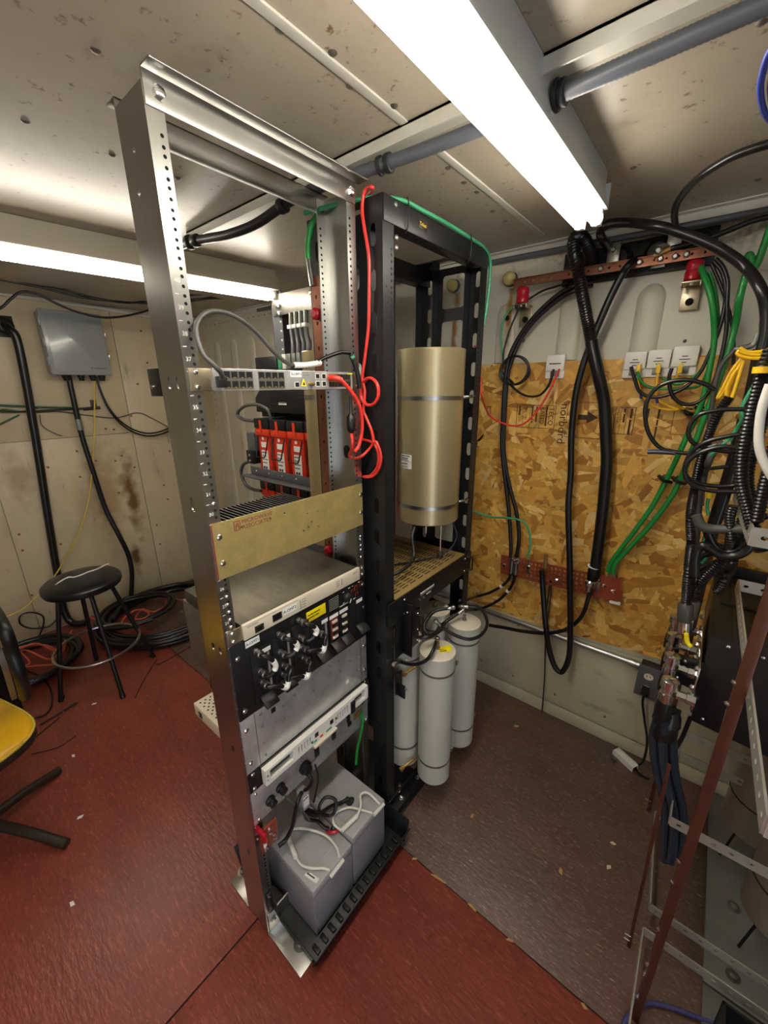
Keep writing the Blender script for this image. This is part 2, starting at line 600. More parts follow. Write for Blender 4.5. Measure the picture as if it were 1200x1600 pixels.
rib0 = None
for x in (-3.24, -3.0, -2.76, -2.52, -2.28, -2.04, -1.8, -1.53, -1.26, -1.03, -0.53, -0.26, 0.02, 0.3):
    if rib0 is None:
        rib0 = rib.build('wall_rib', 'wall_white', far, angle=60)
        rib0.location = (x, YF + 0.001, 0.02)
    else:
        c = rib0.copy()
        COL.objects.link(c)
        c.location = (x, YF + 0.001, 0.02)
        if x > -0.92:
            c.data = upper_rib
            c.location.z = 1.742
MB().box((-0.93, 1.836, 0.085), (1.2, 1.849, 0.5)).build('kick_panel', 'wall_kick', far, bev=0.002)
MB().box((-2.4, 1.842, 0.0), (1.2, 1.8525, 0.07)).build('skirting_board', 'wall_kick', far, bev=0.002)
sc = MB()
for x, z in ((-0.79, 0.15), (-0.6, 0.14), (-0.38, 0.14), (-0.15, 0.14), (0.08, 0.14), (-0.6, 0.46), (-0.25, 0.47)):
    sc.cyl((x, 1.837, z), (x, 1.834, z), 0.006, n=10)
sc.build('screw_heads', 'rust', far, kind='stuff')
sc = MB()
for i in range(34):
    z = 0.1 + i * 0.058
    sc.cyl((-3.37, YF, z), (-3.37, YF - 0.003, z), 0.005, n=8)
for i in range(30):
    x = -3.36 + i * 0.066
    sc.cyl((x, YF, 2.13), (x, YF - 0.003, 2.13), 0.004, n=8)
sc.build('rivets', 'rust', far, kind='stuff')

left = struct('wall_left', MB().box((XL - 0.05, YN - 0.05, -0.02), (XL - 0.013, YF + 0.05, ZC + 0.02)), 'wall_ply')
for a, b, c, d in ((YN, 1.178, 1.333, ZC), (1.182, YF, 0.0, ZC), (YN, 0.352, 0.0, 1.329), (0.356, 1.178, 0.0, 1.329)):
    MB().box((XL - 0.013, a, c), (XL, b, d)).build('wall_panel', 'wall_ply', left, bev=0.0012)
sc = MB()
for p in [(-3.42,1.367,2.054),(-3.42,1.373,1.832),(-3.42,1.279,1.68),(-3.42,1.062,1.362),(-3.42,1.01,1.371),(-3.42,1.028,1.135),(-3.42,1.008,0.893),(-3.42,0.809,1.234),(-3.42,0.792,1.055),(-3.42,0.589,0.608),(-3.42,0.393,0.739),(-3.42,0.386,0.628),(-3.42,0.366,0.302),(-3.42,0.908,1.153),(-3.42,1.426,1.157),(-3.42,1.193,1.451),(-3.42,1.336,0.889),(-3.42,1.147,1.068),(-3.42,1.076,1.167),(-3.42,0.968,0.46),(-3.42,1.224,0.405),(-3.42,1.227,0.574),(-3.42,1.346,0.767),(-3.42,0.63,1.149)]:
    sc.cyl((XL - 0.001, p[1], p[2]), (XL + 0.003, p[1], p[2]), 0.008, n=8)
sc.build('screw_heads', 'rust', left, kind='stuff')
MB().tube([(-3.41,0.461,2.196),(-3.41,0.797,2.185),(-3.41,1.141,2.174),(-3.41,1.516,2.155)], 0.014, per=3).build('corner_bead', 'trim_grey', left)

struct('wall_right', MB().box((XR, YN - 0.05, -0.02), (XR + 0.05, DOOR_Y0, ZC + 0.02)).box((XR, DOOR_Y1, -0.02), (XR + 0.05, YF + 0.05, ZC + 0.02)).box((XR, DOOR_Y0, DOOR_Z), (XR + 0.05, DOOR_Y1, ZC + 0.02)).box((XR, DOOR_Y0, -0.02), (XR + 0.05, DOOR_Y1, 0.0)), 'wall_white')
struct('door_1', MB().box((XR - 0.012, DOOR_Y0 - 0.05, 0), (XR, DOOR_Y0, DOOR_Z + 0.05)).box((XR - 0.012, DOOR_Y1, 0), (XR, DOOR_Y1 + 0.05, DOOR_Z + 0.05)).box((XR - 0.012, DOOR_Y0, DOOR_Z), (XR, DOOR_Y1, DOOR_Z + 0.05)), 'trim_grey')
struct('wall_near', MB().box((XL - 0.05, YN - 0.05, -0.02), (XR + 0.05, YN, ZC + 0.02)), 'wall_white')
struct('trim_1', MB().box((XL, YF - 0.03, ZC - 0.004), (XR, YF, ZC)).box((XL, YF - 0.005, ZC - 0.035), (XR, YF, ZC)), 'trim_grey')
struct('trim_2', MB().box((-1.62, 0.862, ZC - 0.005), (XR, 0.935, ZC)).box((-1.62, 0.862, ZC - 0.028), (XR, 0.867, ZC)), 'trim_grey')

# ---------------------------------------------------------------- OSB board with its flakes
OX0, OX1, OZ0, OZ1, OZT = -0.9, 0.75, 0.475, 0.585, 1.742
def osb_bottom(x):
    return OZ0 + (OZ1 - OZ0) * (x - OX0) / (OX1 - OX0)
m = mat('osb_base', '#b08238', 0.6, 0, 0.2, 30)
mf = mat('osb_flake', '#c89a50', 0.5)
nt, b, N, L = nodes_of(mf)
ca = N('ShaderNodeVertexColor')
ca.layer_name = 'fc'
g = N('ShaderNodeNewGeometry')
nz = N('ShaderNodeTexNoise')
nz.inputs['Scale'].default_value = 55
nz.inputs['Detail'].default_value = 5
L(g.outputs['Position'], nz.inputs['Vector'])
mr = N('ShaderNodeMapRange')
mr.inputs['To Min'].default_value = 0.72
mr.inputs['To Max'].default_value = 1.22
L(nz.outputs[0], mr.inputs['Value'])
mx = N('ShaderNodeMix')
mx.data_type = 'RGBA'
mx.blend_type = 'MULTIPLY'
mx.inputs['Factor'].default_value = 1
L(ca.outputs[0], mx.inputs['A'])
L(mr.outputs[0], mx.inputs['B'])
L(mx.outputs['Result'], b.inputs['Base Color'])
osb = MB().prism([(OX0, OZ0), (OX1, OZ1), (OX1, OZT), (OX0, OZT)], (0, 1.853, 0), X, Z, 0.0125).build('osb_board', 'osb_base')
tag(osb, 'golden oriented strand board screwed to the far wall behind the cables', 'board')
rnd = random.Random(5)
vs, fs, cols = [], [], []
pal = [lin(c) for c in ('#d09c45', '#dcab55', '#c8923d', '#d4a049', '#ba8335', '#e4ba68', '#dcae5a', '#a8712b', '#e9c682', '#d39f49', '#d9a850')]
for i in range(6200):
    cx, cz = rnd.uniform(OX0, 0.45), rnd.uniform(OZ0, OZT)
    ln, wd_ = rnd.uniform(0.022, 0.075), rnd.uniform(0.008, 0.024)
    a = rnd.gauss(0, 0.75) + (math.pi / 2 if rnd.random() < 0.18 else 0)
    ca_, sa_ = math.cos(a), math.sin(a)
    yy = 1.8404 - 0.0016 * i / 6200
    pts = []
    for u, v in ((-1, -0.7), (-0.3, -1), (0.9, -0.8), (1, 0.6), (0.2, 1), (-0.9, 0.8)):
        u *= ln * rnd.uniform(0.75, 1.1)
        v *= wd_ * rnd.uniform(0.6, 1.15)
        x = min(max(cx + u * ca_ - v * sa_, OX0), OX1)
        z = min(max(cz + u * sa_ + v * ca_, osb_bottom(x)), OZT)
        pts.append((x, yy, z))
    k = len(vs)
    vs += pts
    fs.append(tuple(range(k, k + 6)))
    c = rnd.choice(pal)
    q = rnd.uniform(0.8, 1.12)
    cols += [(c[0] * q, c[1] * q, c[2] * q, 1)] * 6
fl = MB().add(vs, fs).build('wood_flakes', 'osb_flake', osb, kind='stuff')
at_ = fl.data.color_attributes.new('fc', 'FLOAT_COLOR', 'CORNER')
at_.data.foreach_set('color', [x for c in cols for x in c])
# ink stamps on the board
st = MB(Matrix.Translation((0.027, 0, -0.02)))
YS = 1.8382
def frame(x0, x1, z0, z1, t=0.0022):
    st.box((x0, YS, z0), (x1, YS - 0.0003, z0 + t)).box((x0, YS, z1 - t), (x1, YS - 0.0003, z1)).box((x0, YS, z0), (x0 + t, YS - 0.0003, z1)).box((x1 - t, YS, z0), (x1, YS - 0.0003, z1))
nz_ = Vector((0, 0, -1))
def down(body, size, x, z, align='LEFT'):
    st.text(body, size, (x, YS, z), nz_, X, align, 0.0002)
frame(-0.738, -0.567, 1.485, 1.585)
for dx in (0.03, 0.06, 0.105):
    st.box((-0.738 + dx, YS, 1.485), (-0.7365 + dx, YS - 0.0003, 1.585))
down('TECO', 0.03, -0.595, 1.578)
down('~PERFORMANCE', 0.013, -0.61, 1.58)
down('RATED', 0.024, -0.63, 1.578)
down('~SHEATHING', 0.013, -0.653, 1.58)
down('~EXPOSURE 1', 0.013, -0.672, 1.58)
down('MILL 1040', 0.014, -0.7, 1.58)
down('~32/16', 0.014, -0.73, 1.58)
down('norbord', 0.05, -0.548, 1.594)
st.build('ink_stamp', 'ink_brown', osb)
st = MB(Matrix.Translation((0.027, 0, -0.02)))
frame(-0.521, -0.378, 1.455, 1.6, 0.0018)
st.prism([(-0.475, 1.53), (-0.44, 1.53), (-0.44, 1.515), (-0.4, 1.54), (-0.44, 1.565), (-0.44, 1.55), (-0.475, 1.55)], (0, YS, 0), X, Z, 0.0003)
st.build('ink_stamp', 'ink_brown', osb)
st = MB(Matrix.Translation((0.027, 0, -0.02)))
frame(-0.34, -0.27, 1.48, 1.585)
for dx in (0.02, 0.04):
    st.box((-0.34 + dx, YS, 1.48), (-0.3385 + dx, YS - 0.0003, 1.585))
down('~TECO TESTED', 0.016, -0.29, 1.58)
down('~PS 2-10', 0.014, -0.312, 1.58)
down('MILL 1040', 0.014, -0.334, 1.58)
down('~15/32', 0.022, -0.24, 1.58)
down('~SIZED FOR SPACING', 0.012, -0.2, 1.58)
frame(-0.15, -0.08, 1.49, 1.585, 0.0015)
st.build('ink_stamp', 'ink_brown', osb)
st = MB(Matrix.Translation((0.027, 0, -0.02)))
frame(-0.885, -0.865, 1.54, 1.575, 0.003)
st.build('ink_stamp', 'ink_brown', osb)

# ================================================================ ceiling fixtures
def fluorescent(name, label, y1, length, x0, rotz, housing_mat, hw=0.043, htop=2.19):
    """strip light along +Y: far end at (x0, y1), twin tubes under a sheet metal channel"""
    t = thing(name, label, 'ceiling light', (x0, y1, htop), 'fluorescent strip lights')
    M = Matrix.Translation((x0, y1, 0)) @ Matrix.Rotation(rotz, 4, 'Z')
    y0 = -length
    MB(M).prism([(-hw, 2.1), (hw, 2.1), (hw, 2.108), (hw * 0.7, 2.15), (hw * 0.7, htop - 0.001), (-hw * 0.7, htop - 0.001), (-hw * 0.7, 2.15), (-hw, 2.108)], (0, 0, 0), X, Z, length).build('housing', housing_mat, t, bev=0.0015)
    MB(M).box((-hw * 0.98, -0.0005, 2.1), (hw * 0.98, 0.002, 2.16)).build('end_plate', housing_mat, t)
    sc = MB(M)
    for x in (-0.03, 0.0, 0.03):
        sc.cyl((x, 0.002, 2.14), (x, 0.004, 2.14), 0.004, n=8)
    sc.build('end_screws', 'dull_steel', t)
    for x in (-0.021, 0.021):
        h = MB(M)
        h.box((x - 0.012, -0.02, 2.062), (x + 0.012, 0.0, 2.1)).box((x - 0.012, y0, 2.062), (x + 0.012, y0 + 0.02, 2.1))
        h.build('lamp_holder', 'white', t, bev=0.002)
        MB(M).cyl((x, y0 + 0.02, 2.078), (x, -0.018, 2.078), 0.0165, n=16).build('lamp_tube', 'fluorescent', t)
    return t

fluorescent('fluorescent_light', 'long twin tube fluorescent strip light over the cable-filled wall', 1.37, 2.44, -0.372, 0.0, 'grey_lamp')
fluorescent('fluorescent_light', 'fluorescent strip light with cream housing behind the silver rack', 1.375, 1.24, -1.82, -0.11, 'lamp_cream', 0.055)

# grey conduit crossing the ceiling, broken by the strip light
def conduit(label, pts, m, r, rings, ribs=0):
    t = thing('conduit', label, 'conduit', pts[0], 'ceiling conduits')
    MB().tube(pts, r, 12, ribs=ribs, valley=0.93).build('pipe', m, t, angle=60 if not ribs else 45)
    for a, b, q in rings:
        MB().cyl(a, b, q, n=16).build('coupling', 'dark_conduit', t, bev=0.002)
    return t
conduit('ribbed grey conduit on the ceiling right of the strip light', [(-0.325, 0.912, 2.15), (0.2, 0.905, 2.15), (0.7, 0.9, 2.15), (1.3, 0.9, 2.15)], 'grey_conduit', 0.0145, [((-0.33, 0.912, 2.15), (-0.315, 0.912, 2.15), 0.021), ((-0.335, 0.912, 2.15), (-0.327, 0.912, 2.15), 0.024)], 0.008)
conduit('smooth grey conduit on the ceiling between strip light and silver rack', [(-0.42, 0.915, 2.15), (-0.6, 0.905, 2.15), (-0.75, 0.89, 2.15), (-0.95, 0.87, 2.15)], 'grey_conduit', 0.014, [((-0.7, 0.897, 2.15), (-0.715, 0.895, 2.15), 0.02), ((-0.725, 0.894, 2.15), (-0.735, 0.893, 2.15), 0.02)])
conduit('black flexible conduit sagging under the ceiling behind the silver rack', [(-0.95, 0.87, 2.15), (-1.05, 0.86, 2.14), (-1.17, 0.845, 2.115), (-1.3, 0.83, 2.11), (-1.42, 0.82, 2.12), (-1.52, 0.81, 2.125), (-1.74, 0.8, 2.13)], 'dark_conduit', 0.0135, [((-1.05, 0.86, 2.14), (-1.07, 0.857, 2.136), 0.02), ((-1.46, 0.815, 2.123), (-1.485, 0.812, 2.124), 0.019), ((-1.5, 0.811, 2.125), (-1.515, 0.81, 2.125), 0.022)])
conduit('thin grey conduit along the top of the far wall', [(-2.6, 1.825, 2.158), (-1.4, 1.825, 2.156), (-0.7, 1.823, 2.153), (0.0, 1.822, 2.143), (0.6, 1.822, 2.14)], 'grey_conduit', 0.0105, [((-0.53, 1.8225, 2.149), (-0.5, 1.8225, 2.149), 0.0135), ((-0.48, 1.8225, 2.149), (-0.46, 1.8225, 2.149), 0.013)])

# ================================================================ silver two-post rack
RX, RB = -0.8, -0.91          # front and rear flange planes
RY0, RY1 = 0.385, 0.876       # outer faces of the two posts
rack = thing('equipment_rack', 'tall silver aluminium two-post rack standing on the red floor', 'rack', (-0.855, 0.63, 0))

def post(yo, s):
    """C channel: web at yo, flanges turned inward (s = +1 towards +Y)"""
    mb = MB()
    holes = []
    for cx, cz, w, h in ((-0.87, 1.658, 0.014, 0.026), (-0.834, 1.658, 0.014, 0.026), (-0.853, 1.407, 0.018, 0.034), (-0.864, 1.038, 0.013, 0.022), (-0.831, 1.04, 0.012, 0.02), (-0.845, 0.722, 0.012, 0.024), (-0.846, 0.326, 0.014, 0.028), (-0.87, 1.98, 0.01, 0.01), (-0.862, 2.04, 0.009, 0.009)):
        holes.append(oval(cx, cz, w, h))
    if s > 0:
        mb.plate([(RB, 0.004), (RX, 0.004), (RX, 2.115), (RB, 2.115)], holes, (0, yo + 0.0035, 0), X, Z, 0.0035)
    else:
        mb.plate([(RB, 0.004), (RX, 0.004), (RX, 2.115), (RB, 2.115)], [oval(-0.855, 1.46, 0.03, 0.04), oval(-0.86, 1.0, 0.012, 0.02)], (0, yo, 0), X, Z, 0.0035)
    a, b = sorted((yo, yo + s * 0.031))
    a, b = (a + 0.0035, b) if s > 0 else (a, b - 0.0035)
    mb.box((RX - 0.0035, a, 0.004), (RX, b, 2.115)).box((RB, a, 0.004), (RB + 0.0035, b, 2.115))
    p = mb.build('post', 'alu', rack)
    h = MB()
    z = 0.12
    k = 0
    yc = yo + s * 0.0215
    while z < 2.06:
        h.cyl((RX - 0.001, yc, z), (RX + 0.0003, yc, z), 0.0032, n=8)
        if s < 0:
            h.cyl((RB + 0.0032, yc, z), (RB + 0.0038, yc, z), 0.0032, n=8)
        z += (0.0159, 0.0159, 0.0127)[k % 3]
        k += 1
    h.build('mounting_holes', 'hole', p, kind='stuff')
    if s > 0:
        t = MB()
        for u in range(8, 43):
            zc = 1.658 + (u - 36) * 0.04445
            t.text(str(u), 0.011, (RX + 0.0002, yo + 0.006, zc - 0.004), Y, Z, 'LEFT', 0.0001)
            t.box((RX, yo + 0.004, zc + 0.021), (RX + 0.0003, yo + 0.011, zc + 0.0225))
        t.build('unit_numbers', 'paper', p, kind='stuff')
    return p
post(RY0, 1)
post(RY1, -1)

# top angles, front and rear
for x, s in ((RX, 1), (RB, -1)):
    mb = MB()
    a, b = sorted((x, x + s * 0.003))
    mb.box((a, RY0 + 0.001, 2.083), (b, RY1 - 0.001, 2.132))
    a, b = sorted((x, x + s * 0.034))
    mb.box((a, RY0 + 0.001, 2.129), (b, RY1 + 0.014, 2.132))
    an = mb.build('top_angle', 'alu', rack, bev=0.0006)
    for y in (RY0 + 0.024, RY1 - 0.016):
        q = x + s * 0.003
        MB().lathe((q, y, 2.105), [(0.012, 0), (0.012, 0.002), (0.009, 0.002), (0.009, 0.007), (0.006, 0.009)], 6, (s, 0, 0)).build('bolt', 'chrome', an)
# base angles
for x, s, e in ((RX, 1, -0.642), (RB, -1, -1.02)):
    mb = MB()
    a, b = sorted((x, e))
    mb.box((a, RY0 - 0.002, 0), (b, RY1 + 0.05, 0.005))
    a, b = sorted((x, x + s * 0.005))
    mb.box((a, RY0 + 0.004, 0.0), (b, RY1 - 0.004, 0.085))
    an = mb.build('base_angle', 'alu', rack, bev=0.0008)
    for y in (RY0 + 0.045, RY1 - 0.02):
        MB().lathe((x + s * 0.1, y, 0.005), [(0.02, 0), (0.02, 0.002), (0.012, 0.002), (0.012, 0.012), (0.006, 0.014)], 12).build('anchor_bolt', 'dull_steel', an)
        MB().lathe((x + s * 0.005, y - 0.025, 0.05), [(0.009, 0), (0.009, 0.005), (0.005, 0.007)], 6, (s, 0, 0)).build('bolt', 'chrome', an)

def screws(pts, parent, x=None, r=0.0055, m='chrome'):
    """round headed machine screws on a face that looks towards +X"""
    first = None
    for (y, z) in pts:
        if first is None:
            first = MB().lathe((0, 0, 0), [(r, 0), (r, 0.0015), (r * 0.7, 0.0035), (r * 0.3, 0.0042)], 10, (1, 0, 0)).build('screw', m)
            o = first
        else:
            o = first.copy()
            COL.objects.link(o)
        o.parent = parent
        base = Vector((0, 0, 0))
        p = parent
        while p is not None:
            base += p.location
            p = p.parent
        o.location = Vector((x, y, z)) - base
# loose screws in the post flanges
screws([(0.405, 1.413), (0.405, 1.19), (0.405, 1.17), (0.405, 1.15), (0.405, 1.13), (0.405, 1.11), (0.862, 1.2), (0.862, 1.19), (0.862, 1.17), (0.862, 1.155), (0.862, 1.13), (0.862, 0.86)], rack, RX, 0.0045, 'chrome')

# black box at the back of the near post
t = thing('junction_plate', 'small black square plate behind the silver rack post', 'plate', (-0.95, 0.4, 1.63))
MB().box((-0.98, 0.39, 1.633), (-0.918, 0.402, 1.69)).build('plate_body', 'black', t, bev=0.001)
MB().lathe((-0.965, 0.39, 1.652), [(0.005, 0), (0.005, 0.002), (0.002, 0.003)], 8, (0, -1, 0)).build('plate_screw', 'chrome', t)

# ---------------------------------------------------------------- network switch
FX = RX + 0.001
sw = thing('network_switch', 'one-unit grey network switch with rows of black ports', 'network switch', (-0.85, 0.63, 1.64))
ZS0, ZS1 = 1.643, 1.687
MB().box((-1.02, 0.437, ZS0), (FX + 0.006, 0.838, ZS1)).build('case', 'alu', sw, bev=0.001)
MB().box((FX + 0.006, 0.437, ZS0 + 0.001), (FX + 0.0075, 0.838, ZS1 - 0.001)).build('front_panel', 'zinc', sw)
for a, b in ((0.391, 0.437), (0.838, 0.872)):
    br = MB().box((FX, a, ZS0 + 0.001), (FX + 0.003, b, ZS1 - 0.001)).build('ear', 'alu_warm', sw, bev=0.0006)
    screws([((0.404 if a < 0.5 else 0.862), ZS0 + 0.008), ((0.404 if a < 0.5 else 0.862), ZS1 - 0.008)], br, FX + 0.003)
px_ = FX + 0.0075
def port(y, z, w, h, m='black', name='port'):
    MB().plate([(y - w / 2, z - h / 2), (y + w / 2, z - h / 2), (y + w / 2, z + h / 2), (y - w / 2, z + h / 2)], [[(y - w * 0.4, z - h * 0.38), (y + w * 0.4, z - h * 0.38), (y + w * 0.4, z + h * 0.38), (y - w * 0.4, z + h * 0.38)]], (px_, 0, 0), Y, Z, 0.0012).build(name, m, sw)
    MB().box((px_, y - w * 0.4, z - h * 0.38), (px_ + 0.0003, y + w * 0.4, z + h * 0.38)).build('socket', 'hole', sw)
for blk in (0.466, 0.549):
    bk = MB().box((px_, blk - 0.0085, ZS0 + 0.003), (px_ + 0.0006, blk + 0.061, ZS1 - 0.005)).build('port_block', 'dull_steel', sw)
    for i in range(4):
        for z in (1.675, 1.656):
            y = blk + i * 0.0175
            MB().box((px_ + 0.0006, y - 0.0068, z - 0.0065), (px_ + 0.001, y + 0.0068, z + 0.0065)).build('port', 'hole', bk)
            MB().box((px_ + 0.001, y - 0.003, z - 0.0065), (px_ + 0.0014, y + 0.003, z - 0.0045)).build('port_latch', 'brass', bk)
for y, z in ((0.646, 1.655), (0.712, 1.675), (0.712, 1.657), (0.733, 1.675), (0.733, 1.657)):
    MB().box((px_, y - 0.007, z - 0.0065), (px_ + 0.0008, y + 0.007, z + 0.0065)).build('port', 'white', sw)
    MB().box((px_ + 0.0008, y - 0.0055, z - 0.005), (px_ + 0.0012, y + 0.0055, z + 0.005)).build('socket', 'hole', sw)
for blk, m2 in ((0.757, 'yellow_label'), (0.797, 'dull_steel')):
    bk = MB().box((px_, blk - 0.008, ZS0 + 0.006), (px_ + 0.001, blk + 0.034, ZS1 - 0.006)).build('sfp_cage', 'brass' if blk < 0.79 else 'steel', sw)
    for i in range(4):
        for z in (1.674, 1.656):
            y = blk - 0.002 + i * 0.0098
            MB().box((px_ + 0.001, y - 0.004, z - 0.006), (px_ + 0.0015, y + 0.004, z + 0.006)).build('sfp_slot', 'hole', bk)
MB().prism([(0.658, 1.651), (0.676, 1.651), (0.667, 1.669)], (px_, 0, 0), Y, Z, 0.0006).build('warning_triangle', 'yellow_label', sw)
MB().prism([(0.663, 1.654), (0.671, 1.654), (0.667, 1.662)], (px_ + 0.0006, 0, 0), Y, Z, 0.0003).build('warning_mark', 'ink', sw)
lb = MB().box((px_, 0.629, 1.672), (px_ + 0.0007, 0.661, 1.686)).build('name_label', 'paper', sw)
MB().text('B-OMT1', 0.0085, (px_ + 0.0009, 0.6305, 1.676), Y, Z).build('printed_text', 'ink', lb)
MB().text('~xxxxx xxx', 0.004, (px_ + 0.0004, 0.664, 1.681), Y, Z).text('~xxx xxxxxx', 0.004, (px_ + 0.0004, 0.664, 1.676), Y, Z).build('model_text', 'ink_grey', sw)
for y in (0.685, 0.694):
    MB().lathe((px_, y, 1.657), [(0.004, 0), (0.004, 0.006), (0.002, 0.006), (0.002, 0.009)], 10, (1, 0, 0)).build('timing_jack', 'brass', sw)
for y in (0.822, 0.829, 0.836):
    MB().box((px_, y - 0.0025, 1.681), (px_ + 0.0006, y + 0.0025, 1.684)).build('status_mark', 'yellow_label', sw)
MB().box((px_, 0.44, 1.65), (px_ + 0.02, 0.456, 1.672)).build('power_plug', 'black', sw, bev=0.002)

# ---------------------------------------------------------------- gold blank panel
gp = thing('blank_panel', 'wide gold blank panel with screw holes across the silver rack', 'panel', (RX, 0.63, 1.24))
GX = RX + 0.001
gh = [oval(y, z, 0.006, 0.006, 4) for y, z in ((0.462, 1.345), (0.54, 1.345), (0.582, 1.348), (0.655, 1.328), (0.655, 1.29), (0.668, 1.302), (0.69, 1.327), (0.69, 1.283), (0.638, 1.285))]
MB().plate([(0.392, 1.238), (0.872, 1.238), (0.872, 1.37), (0.392, 1.37)], gh, (GX, 0, 0), Y, Z, 0.003).build('panel_sheet', 'gold', gp)
MB().box((GX - 0.002, 0.3905, 1.24), (GX + 0.002, 0.392, 1.368)).build('red_edge', 'red_paint', gp)
screws([(0.405, 1.337), (0.405, 1.275), (0.864, 1.337), (0.864, 1.28)], gp, GX + 0.003, 0.007)
tx = MB().text('MICROWAVE', 0.014, (GX + 0.0032, 0.462, 1.353), Y, Z).text('ASSOCIATES', 0.014, (GX + 0.0032, 0.462, 1.34), Y, Z)
for a, b, c, d in ((0.442, 0.458, 1.34, 1.342), (0.442, 0.458, 1.361, 1.363), (0.442, 0.444, 1.34, 1.363), (0.456, 0.458, 1.34, 1.363), (0.446, 0.454, 1.35, 1.352)):
    tx.box((GX + 0.003, a, c), (GX + 0.0034, b, d))
tx.tube([(GX + 0.0034, 0.446, 1.343), (GX + 0.0034, 0.449, 1.358), (GX + 0.0034, 0.452, 1.358), (GX + 0.0034, 0.454, 1.343)], 0.001, 6, smooth=False)
tx.build('printed_logo', 'ink_red', gp)

# heat sink unit behind the gold panel
hs = thing('heat_sink', 'black finned heat sink unit behind the gold panel', 'heat sink', (-0.93, 0.53, 1.27))
MB().box((-0.96, 0.435, 1.25), (-0.815, 0.7, 1.318)).build('base_block', 'black', hs, bev=0.002)
f0 = MB().box((-0.96, 0.435, 1.3185), (-0.815, 0.4382, 1.35)).build('fin', 'black', hs)
for i in range(1, 22):
    copy_part(f0, hs, (0, i * 0.0124, 0))

# ---------------------------------------------------------------- rectifier shelf with cream front
rc = thing('rectifier', 'flat cream-fronted rectifier with scuffed metal top in silver rack', 'rectifier', (-0.95, 0.64, 1.06))
MB().box((-1.09, 0.43, 1.062), (RX - 0.001, 0.846, 1.1)).build('case', 'top_steel', rc, bev=0.001)
fp = MB().box((RX - 0.001, 0.43, 1.06), (RX + 0.008, 0.846, 1.1015)).build('front_panel', 'cream', rc, bev=0.001)
for a, b in ((0.391, 0.4295), (0.8465, 0.872)):
    br = MB().box((RX + 0.0005, a, 1.062), (RX + 0.003, b, 1.1)).build('ear', 'alu_warm', rc, bev=0.0005)
    screws([((0.404 if a < 0.5 else 0.863), 1.07), ((0.404 if a < 0.5 else 0.863), 1.092)], br, RX + 0.003)
fx = RX + 0.008
sb = MB().box((fx, 0.46, 1.066), (fx + 0.002, 0.486, 1.084)).build('power_switch', 'chair_brown', rc, bev=0.001)
MB().box((fx + 0.002, 0.466, 1.069), (fx + 0.004, 0.48, 1.081)).build('rocker', 'black', sb, bev=0.001)
MB().box((fx, 0.513, 1.07), (fx + 0.0015, 0.542, 1.09)).build('breaker', 'black', rc, bev=0.001)
lb = MB().box((fx, 0.546, 1.073), (fx + 0.0006, 0.592, 1.092)).build('name_label', 'paper', rc)
MB().text('A-OMT2', 0.0115, (fx + 0.0008, 0.5475, 1.0785), Y, Z).build('printed_text', 'ink', lb)
ln = MB().box((fx, 0.434, 1.0965), (fx + 0.0003, 0.6, 1.0975)).box((fx, 0.604, 1.066), (fx + 0.0004, 0.6065, 1.094)).box((fx, 0.764, 1.073), (fx + 0.0004, 0.767, 1.094))
for i, b in enumerate(('~ALARM', '~ONLINE', '~LIMIT', '~FAULT')):
    ln.text(b, 0.0045, (fx + 0.0003, 0.61, 1.09 - i * 0.0075), Y, Z)
ln.build('printed_text', 'ink_grey', rc)
ln = MB()
for i, b in enumerate(('~MAJOR', '~MINOR', '~POWER')):
    ln.text(b, 0.0042, (fx + 0.0003, 0.742, 1.09 - i * 0.007), Y, Z)
ln.build('printed_text', 'ink_grey', rc)
ln = MB()
ln.text('~POWER SYSTEM', 0.0045, (fx + 0.0003, 0.44, 1.091), Y, Z).build('printed_text', 'ink_grey', rc)
ln = MB().text('~MODEL 48', 0.0045, (fx + 0.0003, 0.815, 1.09), Y, Z)
ln.build('printed_text', 'ink_grey', rc)

# ---------------------------------------------------------------- black five-unit radio card cage
cc = thing('radio_unit', 'black five-unit radio panel with elbow coax jumpers and yellow sticker', 'radio', (-0.9, 0.63, 0.838))
ZB0, ZB1 = 0.838, 1.058
BX = RX + 0.004
MB().box((-1.12, 0.432, ZB0 + 0.004), (RX, 0.846, ZB1 - 0.001)).build('case', 'dull_steel', cc, bev=0.001)
MB().box((RX + 0.0005, 0.391, ZB0), (BX, 0.873, ZB1)).build('front_panel', 'black', cc, bev=0.0008)
screws([(0.408, 1.02), (0.408, 0.862), (0.862, 1.035), (0.862, 0.865), (0.862, 0.95)], cc, BX, 0.007)
ys = MB().box((BX, 0.625, 1.008), (BX + 0.0006, 0.698, 1.042)).build('warning_sticker', 'yellow_label', cc, bev=0.0002)
MB().text('~DO NOT OPERATE', 0.006, (BX + 0.0008, 0.63, 1.028), Y, Z).text('~WITHOUT LOAD', 0.006, (BX + 0.0008, 0.63, 1.018), Y, Z).build('printed_text', 'ink', ys)
lb = MB().box((BX, 0.432, 1.035), (BX + 0.0006, 0.472, 1.054)).build('name_label', 'paper', cc)
MB().text('A-OMT1', 0.01, (BX + 0.0008, 0.4335, 1.0405), Y, Z).build('printed_text', 'ink', lb)
